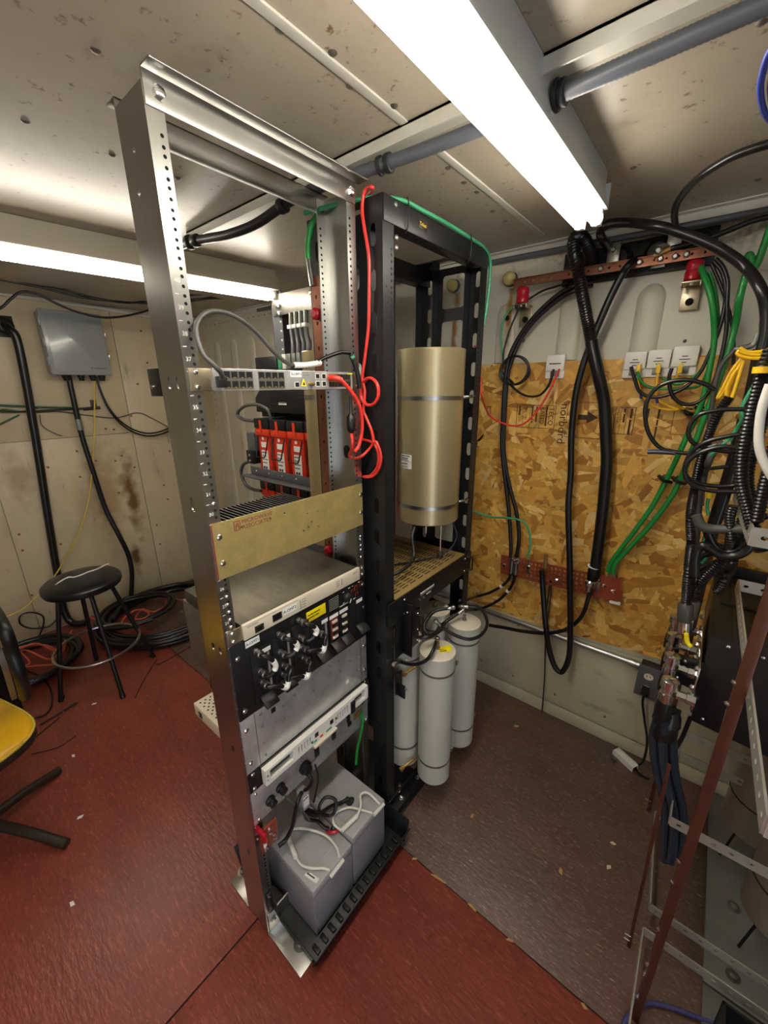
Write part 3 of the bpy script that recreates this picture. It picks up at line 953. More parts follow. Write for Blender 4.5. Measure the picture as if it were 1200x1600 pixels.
# plug-in modules with their ejector levers
def module(y0, y1, z0, z1, strip=None, lever=True):
    md = MB().box((BX, y0, z0), (BX + 0.0035, y1, z1)).build('module', 'black_frame', cc, bev=0.0006)
    if strip:
        MB().box((BX + 0.0035, strip, z0 + 0.02), (BX + 0.0055, strip + 0.006, z1 - 0.022)).build('guide_strip', 'zinc', md)
        MB().box((BX + 0.0035, strip - 0.012, z1 - 0.02), (BX + 0.0042, strip + 0.012, z1 - 0.008)).build('tag', 'paper', md)
    if lever:
        ym = (y0 + y1) / 2
        MB().prism([(0, z0 + 0.002), (0.03, z0 - 0.008), (0.032, z0 - 0.002), (0.006, z0 + 0.016), (0, z0 + 0.018)], (BX + 0.003, ym + 0.02, 0), X, Z, 0.04).build('ejector_lever', 'black', md, bev=0.0015)
    return md
module(0.44, 0.502, 0.86, 1.018, 0.486)
module(0.504, 0.566, 0.868, 1.02, 0.55)
module(0.568, 0.63, 0.872, 1.022, None, False)
module(0.632, 0.702, 0.878, 1.0, 0.688)
for y0 in (0.706, 0.748):
    md = module(y0, y0 + 0.04, 0.88, 0.992)
    MB().box((BX + 0.0035, y0 + 0.002, 0.978), (BX + 0.0042, y0 + 0.038, 0.99)).build('tag', 'paper', md)
    MB().box((BX + 0.0035, y0 + 0.006, 0.905), (BX + 0.0045, y0 + 0.034, 0.975)).build('breaker_strip', 'red_paint' if y0 < 0.72 else 'black', md)
    for i in range(5):
        MB().box((BX + 0.0045, y0 + 0.01, 0.909 + i * 0.0135), (BX + 0.009, y0 + 0.03, 0.916 + i * 0.0135)).build('toggle', 'hole' if i % 2 else 'cream', md)
md = module(0.79, 0.82, 0.876, 0.995, None, False)
md = module(0.822, 0.856, 0.885, 1.0)
MB().box((BX + 0.0035, 0.826, 0.98), (BX + 0.0042, 0.854, 0.992)).build('tag', 'paper', md)
# speaker slots, knob, text and small switches at the upper right
sl = MB()
for i in range(7):
    sl.box((BX, 0.712, 1.004 + i * 0.006), (BX + 0.0006, 0.752, 1.006 + i * 0.006))
sl.build('speaker_slots', 'ink_grey', cc)
kn = MB().lathe((BX, 0.786, 1.022), [(0.016, 0), (0.016, 0.008), (0.013, 0.011), (0.012, 0.02), (0.01, 0.021)], 20, (1, 0, 0)).build('selector_knob', 'black_frame', cc)
MB(Matrix.Translation((BX + 0.021, 0.786, 1.022)) @ Matrix.Rotation(-0.5, 4, 'X')).box((0, -0.0012, -0.013), (0.0008, 0.0012, 0)).build('pointer', 'paper', kn)
tx = MB().text('~xxxxxxxx xxxxxxx xxxxx', 0.006, (BX + 0.0003, 0.755, 0.998), Y, Z)
for y, z, b in ((0.77, 1.042, '~OFF'), (0.795, 1.046, '~TEST'), (0.812, 1.046, '~CH'), (0.84, 1.048, '~MON'), (0.77, 1.004, '~CAL')):
    tx.text(b, 0.004, (BX + 0.0003, y, z), Y, Z)
tx.build('printed_text', 'paper', cc)
for y, z, w, h in ((0.812, 1.03, 0.01, 0.012), (0.83, 1.035, 0.014, 0.016), (0.833, 1.012, 0.015, 0.012), (0.853, 1.04, 0.01, 0.018)):
    q = MB().box((BX, y - w / 2, z - h / 2), (BX + 0.001, y + w / 2, z + h / 2)).build('jack_frame', 'red_paint', cc)
    MB().box((BX + 0.001, y - w * 0.36, z - h * 0.36), (BX + 0.0016, y + w * 0.36, z + h * 0.36)).build('jack', 'hole', q)
# coax jumpers: two threaded connectors joined by a short black hose
def jumper(pa, pb, bulge, tagged):
    (ya, za), (yb, zb) = pa, pb
    j = thing('coax_jumper', tagged, 'coax jumper', (BX, ya, za), 'coax jumpers on the black radio panel')
    for y, z in (pa, pb):
        MB().lathe((BX + 0.004, y, z), [(0.0085, 0), (0.0085, 0.007), (0.0075, 0.008), (0.0075, 0.014), (0.0095, 0.015), (0.0095, 0.024), (0.006, 0.026)], 14, (1, 0, 0)).build('connector', 'steel', j)
    e = BX + 0.03
    mid = ((ya + yb) / 2 + bulge[0], (za + zb) / 2 + bulge[1])
    P = [(e - 0.004, ya, za), (e + 0.008, ya, za), (e + 0.016, ya + (mid[0] - ya) * 0.55, za + (mid[1] - za) * 0.3), (e + 0.018, mid[0], mid[1]), (e + 0.016, yb + (mid[0] - yb) * 0.55, zb + (mid[1] - zb) * 0.3), (e + 0.008, yb, zb), (e - 0.004, yb, zb)]
    MB().tube(P, 0.006, 10).build('hose', 'rubber', j)
    C = crom(P, 8)
    k = len(C) // 2
    MB().tube(C[k - 5:k + 6:2], 0.0072, 10).build('wire_tag', 'paper', j)
jumper((0.455, 1.018), (0.46, 0.955), (0.022, -0.006), 'coax jumper arching at the upper left of the black radio panel')
jumper((0.462, 0.92), (0.53, 0.93), (0.01, -0.03), 'lowest left coax jumper on the black radio panel')
jumper((0.526, 1.028), (0.524, 0.975), (0.026, -0.004), 'coax jumper arching in the second column of the black radio panel')
jumper((0.526, 0.905), (0.598, 0.913), (0.012, -0.026), 'lowest right coax jumper on the black radio panel')
jumper((0.594, 1.037), (0.592, 0.985), (0.026, -0.004), 'coax jumper arching beside the yellow sticker')
jumper((0.596, 0.95), (0.658, 0.965), (0.012, -0.026), 'horizontal coax jumper under the yellow sticker')

# ---------------------------------------------------------------- plain zinc panel with rivets
zp = thing('zinc_panel', 'plain mottled zinc panel with rivets under the black radio panel', 'panel', (-0.82, 0.63, 0.66))
MB().box((-0.96, 0.435, 0.66), (RX, 0.842, 0.836)).build('box_body', 'zinc', zp, bev=0.001)
MB().box((RX + 0.0005, 0.391, 0.66), (RX + 0.003, 0.873, 0.8365)).build('front_sheet', 'zinc', zp, bev=0.0006)
MB().box((RX + 0.003, 0.431, 0.662), (RX + 0.0038, 0.4325, 0.835)).box((RX + 0.003, 0.842, 0.662), (RX + 0.0045, 0.8445, 0.835)).build('fold_line', 'dull_steel', zp)
screws([(0.45, 0.82), (0.45, 0.78), (0.45, 0.725), (0.45, 0.68), (0.52, 0.795), (0.52, 0.75), (0.56, 0.805), (0.63, 0.815), (0.63, 0.77), (0.63, 0.74), (0.7, 0.82), (0.7, 0.79), (0.74, 0.81), (0.74, 0.77), (0.74, 0.735), (0.79, 0.82), (0.79, 0.78), (0.835, 0.82), (0.835, 0.77), (0.835, 0.72)], zp, RX + 0.003, 0.0035, 'dull_steel')
screws([(0.405, 0.8), (0.405, 0.69), (0.862, 0.8), (0.862, 0.7)], zp, RX + 0.003, 0.007)
MB().box((RX + 0.003, 0.482, 0.796), (RX + 0.0036, 0.496, 0.812)).build('slot', 'hole', zp)
MB().box((RX + 0.003, 0.77, 0.7), (RX + 0.0036, 0.782, 0.714)).build('slot', 'paper', zp)

# ---------------------------------------------------------------- white modem shelf
wm = thing('modem_shelf', 'white one-unit shelf with grip openings and perforated top', 'equipment shelf', (-0.95, 0.64, 0.6))
MB().box((RX, 0.391, 0.59), (RX + 0.003, 0.873, 0.658)).build('mounting_plate', 'black', wm)
screws([(0.405, 0.65), (0.405, 0.6), (0.862, 0.65), (0.862, 0.6)], wm, RX + 0.003, 0.006)
z0, z1 = 0.602, 0.655
q = RX + 0.003
wf = MB().plate([(0.428, z0), (0.85, z0), (0.85, z1), (0.428, z1)], [rrect(0.443, z0 + 0.012, 0.522, z1 - 0.008, 0.003, 2), rrect(0.782, z0 + 0.012, 0.835, z1 - 0.008, 0.003, 2)] + [rrect(0.54 + i * 0.011, z0 + 0.012, 0.546 + i * 0.011, z1 - 0.012, 0.001, 1) for i in range(5)] + [rrect(0.7 + i * 0.011, z0 + 0.012, 0.706 + i * 0.011, z1 - 0.012, 0.001, 1) for i in range(5)], (q + 0.006, 0, 0), Y, Z, 0.018).build('front_bezel', 'white', wm, bev=0.0)
MB().box((q, 0.43, z0 + 0.001), (q + 0.004, 0.848, z1 - 0.001)).build('inner_panel', 'dull_steel', wm)
MB().box((q + 0.006, 0.762, z0 - 0.004), (q + 0.03, 0.78, z1 - 0.012)).build('latch', 'black', wm, bev=0.001)
for y, m2 in ((0.605, 'black'), (0.668, 'black')):
    MB().box((q + 0.024, y, z0 + 0.022), (q + 0.0245, y + 0.014, z0 + 0.038)).build('jack', m2, wm)
for y, m2 in ((0.6, 'green_pale'), (0.625, 'red_battery'), (0.65, 'green_pale'), (0.662, 'green_pale')):
    MB().box((q + 0.024, y, z0 + 0.006), (q + 0.0246, y + 0.012, z0 + 0.014)).build('status_label', m2, wm)
MB().box((q + 0.0, 0.595, z0 - 0.006), (q + 0.034, 0.69, z0 - 0.001)).build('pull_card', 'cream', wm)
screws([(0.593, 0.618), (0.694, 0.632)], wm, q + 0.024, 0.004, 'green_dark')
MB().text('A', 0.012, (q + 0.0242, 0.431, z0 + 0.028), Y, Z).text('^', 0.012, (q + 0.0242, 0.431, z0 + 0.012), Y, Z).build('printed_text', 'ink', wm)
bx0, bx1 = -1.175, RX
hl = []
for i in range(12):
    for k in range(9):
        hl.append(oval(-1.155 + i * 0.0125, 0.445 + k * 0.0155 + (i % 2) * 0.0077, 0.006, 0.006, 3))
MB().box((bx0, 0.43, 0.604), (bx1, 0.848, 0.65)).build('case', 'cream', wm, bev=0.0015)
hm = MB()
for i in range(14):
    for k in range(22):
        x, y = -1.158 + i * 0.0125, 0.445 + k * 0.0175 + (i % 2) * 0.0087
        hm.cyl((x, y, 0.6495), (x, y, 0.6506), 0.0032, n=6)
hm.build('vent_holes', 'hole', wm, kind='stuff')
sd = MB().box((-1.145, 0.4292, 0.612), (-1.125, 0.43, 0.636)).build('side_mark', 'chair_brown', wm)

# ---------------------------------------------------------------- lower connector panel
lp = thing('connector_panel', 'silver connector panel with round black fuse caps above the batteries', 'panel', (RX, 0.63, 0.47))
MB().box((RX + 0.0005, 0.391, 0.472), (RX + 0.003, 0.873, 0.589)).build('panel_sheet', 'zinc', lp, bev=0.0006)
MB().box((-0.9, 0.6, 0.474), (RX, 0.84, 0.588)).build('box_body', 'dull_steel', lp)
screws([(0.405, 0.578), (0.405, 0.482), (0.862, 0.578), (0.862, 0.482), (0.5, 0.575), (0.56, 0.57), (0.65, 0.57), (0.76, 0.575)], lp, RX + 0.003, 0.005)
for y, z in ((0.445, 0.515), (0.482, 0.527)):
    MB().lathe((RX + 0.003, y, z), [(0.015, 0), (0.015, 0.006), (0.012, 0.008), (0.012, 0.022), (0.009, 0.024)], 18, (1, 0, 0)).build('fuse_cap', 'black', lp)
for y, z, w, h, m2 in ((0.625, 0.536, 0.018, 0.034, 'black'), (0.7, 0.54, 0.016, 0.028, 'chair_brown'), (0.77, 0.557, 0.014, 0.028, 'black'), (0.775, 0.53, 0.016, 0.014, 'black'), (0.82, 0.54, 0.045, 0.02, 'brass')):
    MB().box((RX + 0.003, y - w / 2, z - h / 2), (RX + 0.008, y + w / 2, z + h / 2)).build('outlet', m2, lp, bev=0.001)
wl = MB().box((RX + 0.003, 0.785, 0.56), (RX + 0.0034, 0.855, 0.586)).build('rating_label', 'alu', lp)
MB().text('~-48V DC  30A', 0.006, (RX + 0.0036, 0.79, 0.576), Y, Z).text('~FUSE TYPE GMT', 0.005, (RX + 0.0036, 0.79, 0.567), Y, Z).build('printed_text', 'ink', wl)
MB().text('~BATTERY', 0.005, (RX + 0.0032, 0.6, 0.51), Y, Z).build('printed_text', 'ink', lp)

# ================================================================ batteries and tray at the foot of the silver rack
tr = thing('battery_tray', 'ribbed black plastic tray holding two grey batteries', 'tray', (-0.8, 0.64, 0.006))
TX0, TX1, TY0, TY1, TZ = -1.0, -0.625, 0.425, 0.86, 0.006
MB().box((TX0, TY0, TZ), (TX1, TY1, 0.028)).build('tray_floor', 'black_frame', tr, bev=0.002)
# flared rim, one wall per side
for nm, poly, o, xd, yd, th in (
        ('rim', [(0, 0.02), (0.006, 0.02), (0.026, 0.075), (0.02, 0.077)], (TX1 - 0.004, TY1 + 0.02, 0), X, Z, TY1 - TY0 + 0.03),
        ('rim', [(0, 0.02), (-0.006, 0.02), (-0.05, 0.1), (-0.044, 0.102)], (TX0 + 0.004, TY1, 0), X, Z, TY1 - TY0)):
    MB().prism(poly, o, xd, yd, th).build(nm, 'black_frame', tr, bev=0.0008)
MB().prism([(0, 0.02), (0.006, 0.02), (0.032, 0.1), (0.026, 0.102)], (TX0, TY1 - 0.002, 0), Y, Z, TX1 - TX0 + 0.01).build('rim', 'black_frame', tr, bev=0.0008)
MB().prism([(0, 0.02), (-0.005, 0.02), (-0.012, 0.05), (-0.007, 0.05)], (TX0, TY0 + 0.004, 0), Y, Z, TX1 - TX0).build('rim', 'black_frame', tr, bev=0.0008)
r0 = MB().box((-0.655, 0.44, 0.0285), (TX1 - 0.003, 0.452, 0.038)).build('floor_rib', 'black', tr, bev=0.001)
for i in range(1, 13):
    copy_part(r0, tr, (0, i * 0.0325, 0))

def battery(label, y0, y1, x0, x1, z0, z1):
    b = thing('battery', label, 'battery', ((x0 + x1) / 2, (y0 + y1) / 2, z0), 'grey batteries in the tray')
    MB().box((x0, y0, z0), (x1, y1, z1 - 0.032)).build('case', 'battery_side', b, bev=0.004)
    lid = MB().box((x0 - 0.001, y0 - 0.001, z1 - 0.031), (x1 + 0.001, y1 + 0.001, z1)).build('lid', 'battery_grey', b, bev=0.004)
    MB().prism(rrect(x0 + 0.03, y0 + 0.02, x1 - 0.04, y1 - 0.02, 0.015), (0, 0, z1 - 0.0005), X, Y, 0.002).build('lid_plate', 'battery_grey', lid, bev=0.0006)
    return b
b1 = battery('nearer grey battery with white rope handle and white sticker', 0.466, 0.63, -0.955, -0.66, 0.04, 0.242)
b2 = battery('farther grey battery with glossy lid beside the black rack', 0.634, 0.798, -0.955, -0.66, 0.04, 0.262)
lb = MB().prism([(-0.712, 0.478), (-0.668, 0.486), (-0.67, 0.5), (-0.714, 0.492)], (0, 0, 0.2425), X, Y, 0.0005)
sk = lb.build('sticker', 'paper', b1)
MB().text('~CAUTION', 0.007, (-0.709, 0.484, 0.2432), (0.98, 0.18, 0), (-0.18, 0.98, 0)).build('printed_text', 'ink', sk)
# rope handles with their plastic grips
def handle(b, A, B, C, D):
    MB().tube([A, B], 0.0075, 10, smooth=False).build('handle_grip', 'rope', b)
    MB().tube(C, 0.0038, 8).build('rope', 'rope', b)
    MB().tube(D, 0.0038, 8).build('rope', 'rope', b)
handle(b1, (-0.835, 0.512, 0.252), (-0.765, 0.489, 0.252), [(-0.765, 0.489, 0.252), (-0.735, 0.487, 0.252), (-0.705, 0.5, 0.252), (-0.68, 0.522, 0.25), (-0.663, 0.535, 0.243)], [(-0.835, 0.512, 0.252), (-0.838, 0.535, 0.254), (-0.8, 0.565, 0.256), (-0.74, 0.59, 0.254), (-0.69, 0.59, 0.25), (-0.664, 0.578, 0.243)])
MB().tube([(-0.655, 0.53, 0.226), (-0.653, 0.585, 0.235)], 0.006, 8, smooth=False).build('handle_grip', 'rope', b1)
handle(b2, (-0.7, 0.625, 0.272), (-0.69, 0.69, 0.276), [(-0.7, 0.625, 0.272), (-0.735, 0.625, 0.272), (-0.755, 0.65, 0.272), (-0.735, 0.69, 0.274), (-0.705, 0.71, 0.272), (-0.662, 0.735, 0.264)], [(-0.69, 0.69, 0.276), (-0.7, 0.72, 0.282), (-0.725, 0.745, 0.285), (-0.71, 0.77, 0.28), (-0.662, 0.775, 0.262)])
MB().tube([(-0.655, 0.735, 0.26), (-0.652, 0.785, 0.262)], 0.006, 8, smooth=False).build('handle_grip', 'rope', b2)
for p in ((-0.735, 0.62, 0.244), (-0.745, 0.72, 0.264)):
    b = b1 if p[1] < 0.63 else b2
    MB().lathe(p, [(0.01, 0), (0.01, 0.008), (0.005, 0.008), (0.005, 0.014)], 10).build('terminal', 'chrome', b)
MB().tube([(-0.75, 0.605, 0.25), (-0.735, 0.604, 0.256), (-0.722, 0.615, 0.256), (-0.718, 0.63, 0.254)], 0.005, 8).build('terminal_boot', 'red_plastic', b1)
MB().box((-0.765, 0.7, 0.264), (-0.735, 0.72, 0.275)).build('terminal_boot', 'black', b2, bev=0.002)

cable('battery_lead', 'thick black battery lead running to the farther grey battery', [(-0.785, 0.55, 0.37), (-0.77, 0.575, 0.33), (-0.775, 0.62, 0.3), (-0.775, 0.655, 0.285), (-0.765, 0.69, 0.272), (-0.755, 0.715, 0.272)], 0.0065, 'rubber')
cable('battery_lead', 'black battery lead dropping to the red terminal of the nearer battery', [(-0.785, 0.547, 0.37), (-0.785, 0.56, 0.32), (-0.775, 0.59, 0.285), (-0.755, 0.6, 0.265), (-0.745, 0.61, 0.258)], 0.0065, 'rubber')
cable('looped_lead', 'black looped lead above the grey batteries', [(-0.79, 0.553, 0.37), (-0.77, 0.6, 0.315), (-0.755, 0.625, 0.29), (-0.745, 0.64, 0.3), (-0.755, 0.655, 0.33), (-0.78, 0.635, 0.34), (-0.785, 0.61, 0.32), (-0.77, 0.6, 0.29)], 0.0055, 'rubber')
cable('plug_lead', 'black lead curving from the grey power plug to the copper ground block', [(-0.782, 0.545, 0.45), (-0.772, 0.535, 0.468), (-0.765, 0.515, 0.46), (-0.768, 0.505, 0.42), (-0.775, 0.495, 0.37), (-0.785, 0.475, 0.33), (-0.79, 0.45, 0.325)], 0.0065, 'rubber')
cable('hooked_lead', 'short black lead from round socket to the grey power plug', [(-0.785, 0.565, 0.515), (-0.765, 0.57, 0.505), (-0.762, 0.57, 0.485), (-0.77, 0.56, 0.465), (-0.78, 0.555, 0.455)], 0.006, 'rubber')
cable('fuse_wire', 'thin grey wire hanging from the silver connector panel', [(-0.79, 0.49, 0.49), (-0.775, 0.5, 0.47), (-0.765, 0.52, 0.43), (-0.76, 0.54, 0.38), (-0.762, 0.55, 0.35)], 0.003, 'rubber_grey')
cable('thin_wire', 'thin black wire dropping behind the grey power plug', [(-0.79, 0.61, 0.5), (-0.785, 0.615, 0.45), (-0.79, 0.61, 0.4), (-0.8, 0.6, 0.34)], 0.003, 'rubber')
cable('ground_wire', 'green ground wire at the lower right of the silver rack', [(-0.79, 0.83, 0.54), (-0.785, 0.832, 0.5), (-0.79, 0.822, 0.44), (-0.8, 0.815, 0.38), (-0.81, 0.815, 0.3)], 0.005, 'green_cable')
pg = thing('power_plug', 'grey rectangular power plug hanging over the batteries', 'plug', (-0.783, 0.55, 0.38))
MB().box((-0.8, 0.535, 0.385), (-0.772, 0.566, 0.455)).build('plug_body', 'battery_grey', pg, bev=0.003)
MB().box((-0.772, 0.54, 0.4), (-0.7705, 0.561, 0.44)).build('plug_recess', 'white', pg)
MB().text('~A 50', 0.008, (-0.7702, 0.541, 0.43), Y, Z).build('printed_text', 'ink', pg)
pk = thing('round_plug', 'round black plug in the silver connector panel', 'plug', (RX + 0.003, 0.572, 0.52))
MB().lathe((RX + 0.0035, 0.573, 0.522), [(0.021, 0), (0.021, 0.01), (0.016, 0.012), (0.016, 0.02), (0.009, 0.024)], 20, (1, 0, 0)).build('plug_body', 'black', pk)
MB().lathe((RX + 0.0275, 0.573, 0.522), [(0.011, 0), (0.011, 0.004), (0.004, 0.005)], 12, (1, 0, 0)).build('plug_collar', 'rubber', pk)

gb = thing('ground_block', 'red copper ground block bolted to the near rack post', 'ground block', (-0.78, 0.41, 0.36))
MB().box((-0.79, 0.392, 0.37), (-0.782, 0.45, 0.45)).build('copper_plate', 'copper_red', gb, bev=0.001)
MB().box((-0.8, 0.392, 0.43), (-0.76, 0.402, 0.462)).build('insulator', 'red_plastic', gb, bev=0.002)
for y, z in ((0.425, 0.436), (0.425, 0.418), (0.436, 0.4), (0.436, 0.385), (0.405, 0.38)):
    MB().lathe((-0.782, y, z), [(0.007, 0), (0.007, 0.004), (0.004, 0.006)], 8, (1, 0, 0)).build('bolt', 'chrome', gb)
MB().box((-0.782, 0.4, 0.385), (-0.7815, 0.41, 0.415)).build('sticker', 'paper', gb)
hb = thing('hinge_bracket', 'small black bracket low on the near rack post', 'bracket', (-0.79, 0.41, 0.1))
MB().box((-0.7995, 0.393, 0.1), (-0.79, 0.41, 0.175)).box((-0.79, 0.405, 0.105), (-0.77, 0.41, 0.15)).build('bracket_body', 'black', hb, bev=0.001)
MB().lathe((-0.79, 0.4, 0.165), [(0.005, 0), (0.005, 0.003)], 8, (1, 0, 0)).build('bolt', 'chrome', hb)

# ---------------------------------------------------------------- jumper leads around the switch
cable('power_lead', 'black looping power lead from rack post over the network switch', [(-0.785, 0.448, 1.655), (-0.765, 0.44, 1.675), (-0.76, 0.425, 1.69), (-0.775, 0.412, 1.715), (-0.79, 0.415, 1.76), (-0.8, 0.45, 1.79), (-0.8, 0.5, 1.79), (-0.8, 0.55, 1.765), (-0.8, 0.6, 1.72), (-0.81, 0.65, 1.7), (-0.81, 0.72, 1.702)], 0.005, 'rubber_grey')
cable('power_lead', 'white-taped black lead lying on the network switch', [(-0.81, 0.65, 1.698), (-0.805, 0.7, 1.7), (-0.8, 0.75, 1.72), (-0.795, 0.8, 1.735), (-0.79, 0.832, 1.735)], 0.005, 'rubber')
tp = thing('tape_wrap', 'white spiral tape around the lead on the network switch', 'tape', (-0.805, 0.7, 1.69))
MB().tube([(-0.808, 0.655, 1.7), (-0.805, 0.69, 1.701), (-0.802, 0.735, 1.708)], 0.0075, 10, ribs=0.008).build('tape', 'white', tp, angle=80)
cc2 = thing('cable_connector', 'small black and green cable connector hanging at the far rack post', 'connector', (-0.785, 0.845, 1.69))
MB().tube([(-0.79, 0.833, 1.73), (-0.786, 0.842, 1.71), (-0.784, 0.85, 1.69), (-0.784, 0.856, 1.665), (-0.786, 0.86, 1.645)], 0.0065, 10).build('boot', 'black', cc2)
MB().cyl((-0.789, 0.835, 1.728), (-0.788, 0.838, 1.722), 0.0075, n=10).build('collar', 'green_pale', cc2)
cable('red_patch_lead', 'red patch lead looping from the network switch', [(-0.79, 0.755, 1.672), (-0.775, 0.762, 1.67), (-0.765, 0.79, 1.65), (-0.76, 0.83, 1.6), (-0.765, 0.845, 1.54), (-0.77, 0.835, 1.49), (-0.775, 0.822, 1.475)], 0.005, 'red_cable')
pp = thing('patch_plug', 'red plug in the network switch', 'plug', (-0.79, 0.755, 1.672))
MB().tube([(-0.791, 0.752, 1.672), (-0.775, 0.758, 1.671), (-0.766, 0.772, 1.665)], 0.0075, 10).build('plug_body', 'red_cable', pp)
il = thing('inline_adapter', 'black inline adapter on the red patch lead', 'adapter', (-0.78, 0.82, 1.54))
MB().lathe((-0.782, 0.818, 1.525), [(0.004, 0), (0.011, 0.008), (0.013, 0.025), (0.012, 0.045), (0.004, 0.055), (0.003, 0.1)], 12).build('adapter_body', 'black', il)
cable('red_wire_coil', 'red wire coiled twice at the far rack post below the adapter', [(-0.782, 0.818, 1.525), (-0.78, 0.818, 1.49)] + [(-0.824,0.85,1.454),(-0.798,0.85,1.449),(-0.772,0.85,1.459)] + [(-0.776,0.888,1.476),(-0.755,0.888,1.497),(-0.741,0.888,1.479),(-0.734,0.888,1.452),(-0.742,0.888,1.419),(-0.767,0.888,1.393),(-0.804,0.888,1.386)] + [(-0.778,0.894,1.394),(-0.752,0.894,1.425),(-0.749,0.894,1.463),(-0.766,0.894,1.49),(-0.795,0.894,1.497),(-0.826,0.894,1.498),(-0.859,0.894,1.488)], 0.0042, 'red_cable')
cable('red_wire', 'long red wire hanging down the black rack post', [(-0.76,0.888,1.496),(-0.769,0.888,1.529),(-0.788,0.888,1.564),(-0.797,0.888,1.586),(-0.791,0.888,1.635)] + [(-0.803,0.892,1.674),(-0.792,0.892,1.724),(-0.776,0.892,1.805),(-0.771,0.892,1.896),(-0.771,0.892,1.97),(-0.783,0.892,2.029),(-0.79,0.892,2.072),(-0.785,0.892,2.105),(-0.772,0.892,2.116),(-0.755,0.892,2.113)] + [(-0.80, 0.93, 2.122), (-0.86, 0.94, 2.115)], 0.0045, 'red_cable')
def ring(label, c, r, turns, m, rad):
    P = []
    for i in range(turns * 10 + 1):
        a = math.pi * 0.9 - 2 * math.pi * i / 10
        P.append((c[0] + r * (1 + 0.05 * (i // 10)) * math.cos(a), c[1] - 0.004 * i / 10, c[2] + r * 1.15 * math.sin(a)))
    return cable('red_wire_ring', label, P, rad, m)
ring('small coil of red wire tied to the black rack post', (-0.774,0.893,1.635), 0.032, 2, 'red_cable', 0.0042)

# ================================================================ black deep rack
KX, KB = -0.735, -1.015
KY0, KY1 = 0.905, 1.5
KT = 2.1
bk = thing('equipment_rack', 'tall black deep rack holding the big gold canister', 'rack', (-0.86, 1.2, 0))
def kpost(x0, x1, yo, s, name='post'):
    """channel post: slotted web at yo between x0 and x1, flanges turned inward"""
    slots = [oval((x0 + x1) / 2, z, 0.02, 0.052, 5) for z in [0.16 + i * 0.1033 for i in range(19)]]
    mb = MB().plate([(x0, 0.03), (x1, 0.03), (x1, KT), (x0, KT)], slots, (0, yo + (0.003 if s > 0 else 0), 0), X, Z, 0.003)
    a, b = sorted((yo, yo + s * 0.046))
    a, b = (a + 0.003, b) if s > 0 else (a, b - 0.003)
    mb.box((x1 - 0.003, a, 0.03), (x1, b, KT)).box((x0, a, 0.03), (x0 + 0.003, b, KT))
    p = mb.build(name, 'black_frame', bk)
    h = MB()
    z = 0.12
    k = 0
    while z < 2.0:
        h.cyl((x1 - 0.0005, yo + s * 0.036, z), (x1 + 0.0003, yo + s * 0.036, z), 0.0035, n=8)
        if k % 8 == 0:
            h.cyl((x1 - 0.0005, yo + s * 0.014, z), (x1 + 0.0003, yo + s * 0.014, z), 0.003, n=8)
        z += (0.0159, 0.0159, 0.0127)[k % 3]
        k += 1
    h.build('mounting_holes', 'hole', p, kind='stuff')
    return p
kpost(-0.8, KX, KY0, 1)
kpost(-0.8, KX, KY1, -1)
kpost(KB, -0.935, KY0, 1)
kpost(KB, -0.935, KY1, -1)
# top rails, front and rear, and side ties
for x0, x1, z0, z1 in ((KX - 0.04, KX + 0.003, 2.045, 2.103), (KB, KB + 0.04, 2.02, 2.08)):
    MB().box((x1 - 0.003, KY0 + (0.002 if x1 > -0.8 else 0.05), z0), (x1, KY1 - 0.002, z1)).box((x0, KY0 + 0.05, z1 - 0.003), (x1, KY1 - 0.05, z1)).box((x0, KY0 + 0.05, z0), (x1 - 0.003, KY1 - 0.05, z0 + 0.003)).build('top_rail', 'black_frame', bk, bev=0.0008)
for y in (KY0 + 0.004, KY1 - 0.0):
    MB().box((KB, y - 0.003, KT), (KX, y + 0.03 * (1 if y < 1.2 else -1), KT + 0.004)).build('side_tie', 'black_frame', bk)
# ladder plates joining front and rear posts
for y in (KY1 - 0.006, KY0 + 0.004):
    if y > 1.2:
        hl = [rrect(-0.915, z, -0.82, z + 0.115, 0.012, 3) for z in (1.935, 1.775, 1.615, 1.455, 1.295, 1.135, 0.975, 0.815, 0.655, 0.495)]
    else:
        hl = [rrect(-0.915, z, -0.82, z + 0.115, 0.012, 3) for z in (1.9, 1.6, 0.5)]
    MB().plate([(-0.938, 0.4), (-0.797, 0.4), (-0.797, 2.075), (-0.938, 2.075)], hl, (0, y + 0.002, 0), X, Z, 0.0025).build('ladder_plate', 'black_frame', bk)
bd = MB().box((KX + 0.003, 1.06, 2.064), (KX + 0.0045, 1.1, 2.09)).build('badge', 'chair_brown', bk, bev=0.0006)
MB().text('Telect', 0.013, (KX + 0.0047, 1.0625, 2.0725), Y, Z).build('badge_text', 'yellow_print', bd)
screws([(0.958, 2.018), (0.958, 1.995), (0.955, 2.09)], bk, KX + 0.003, 0.007, 'dull_steel')
# feet
for a, b in ((0.91, 1.135), (1.36, 1.498)):
    ft = MB().box((KB - 0.02, a, 0.0), (-0.69, b, 0.006)).box((-0.735, a, 0.0), (-0.728, b, 0.07)).box((-0.73, a, 0.0), (-0.695, b, 0.045)).build('foot', 'black', bk, bev=0.0015)
    for y in (a + 0.06, b - 0.05):
        MB().lathe((-0.712, y, 0.045), [(0.012, 0), (0.012, 0.003), (0.008, 0.003), (0.008, 0.012), (0.004, 0.014)], 6).build('bolt', 'chrome', ft)
for y, z in ((0.975, 0.1), (0.975, 0.07)):
    MB().lathe((-0.73, y, z), [(0.007, 0), (0.007, 0.006), (0.003, 0.009)], 6, (1, 0, 0)).build('bolt', 'chrome', bk)

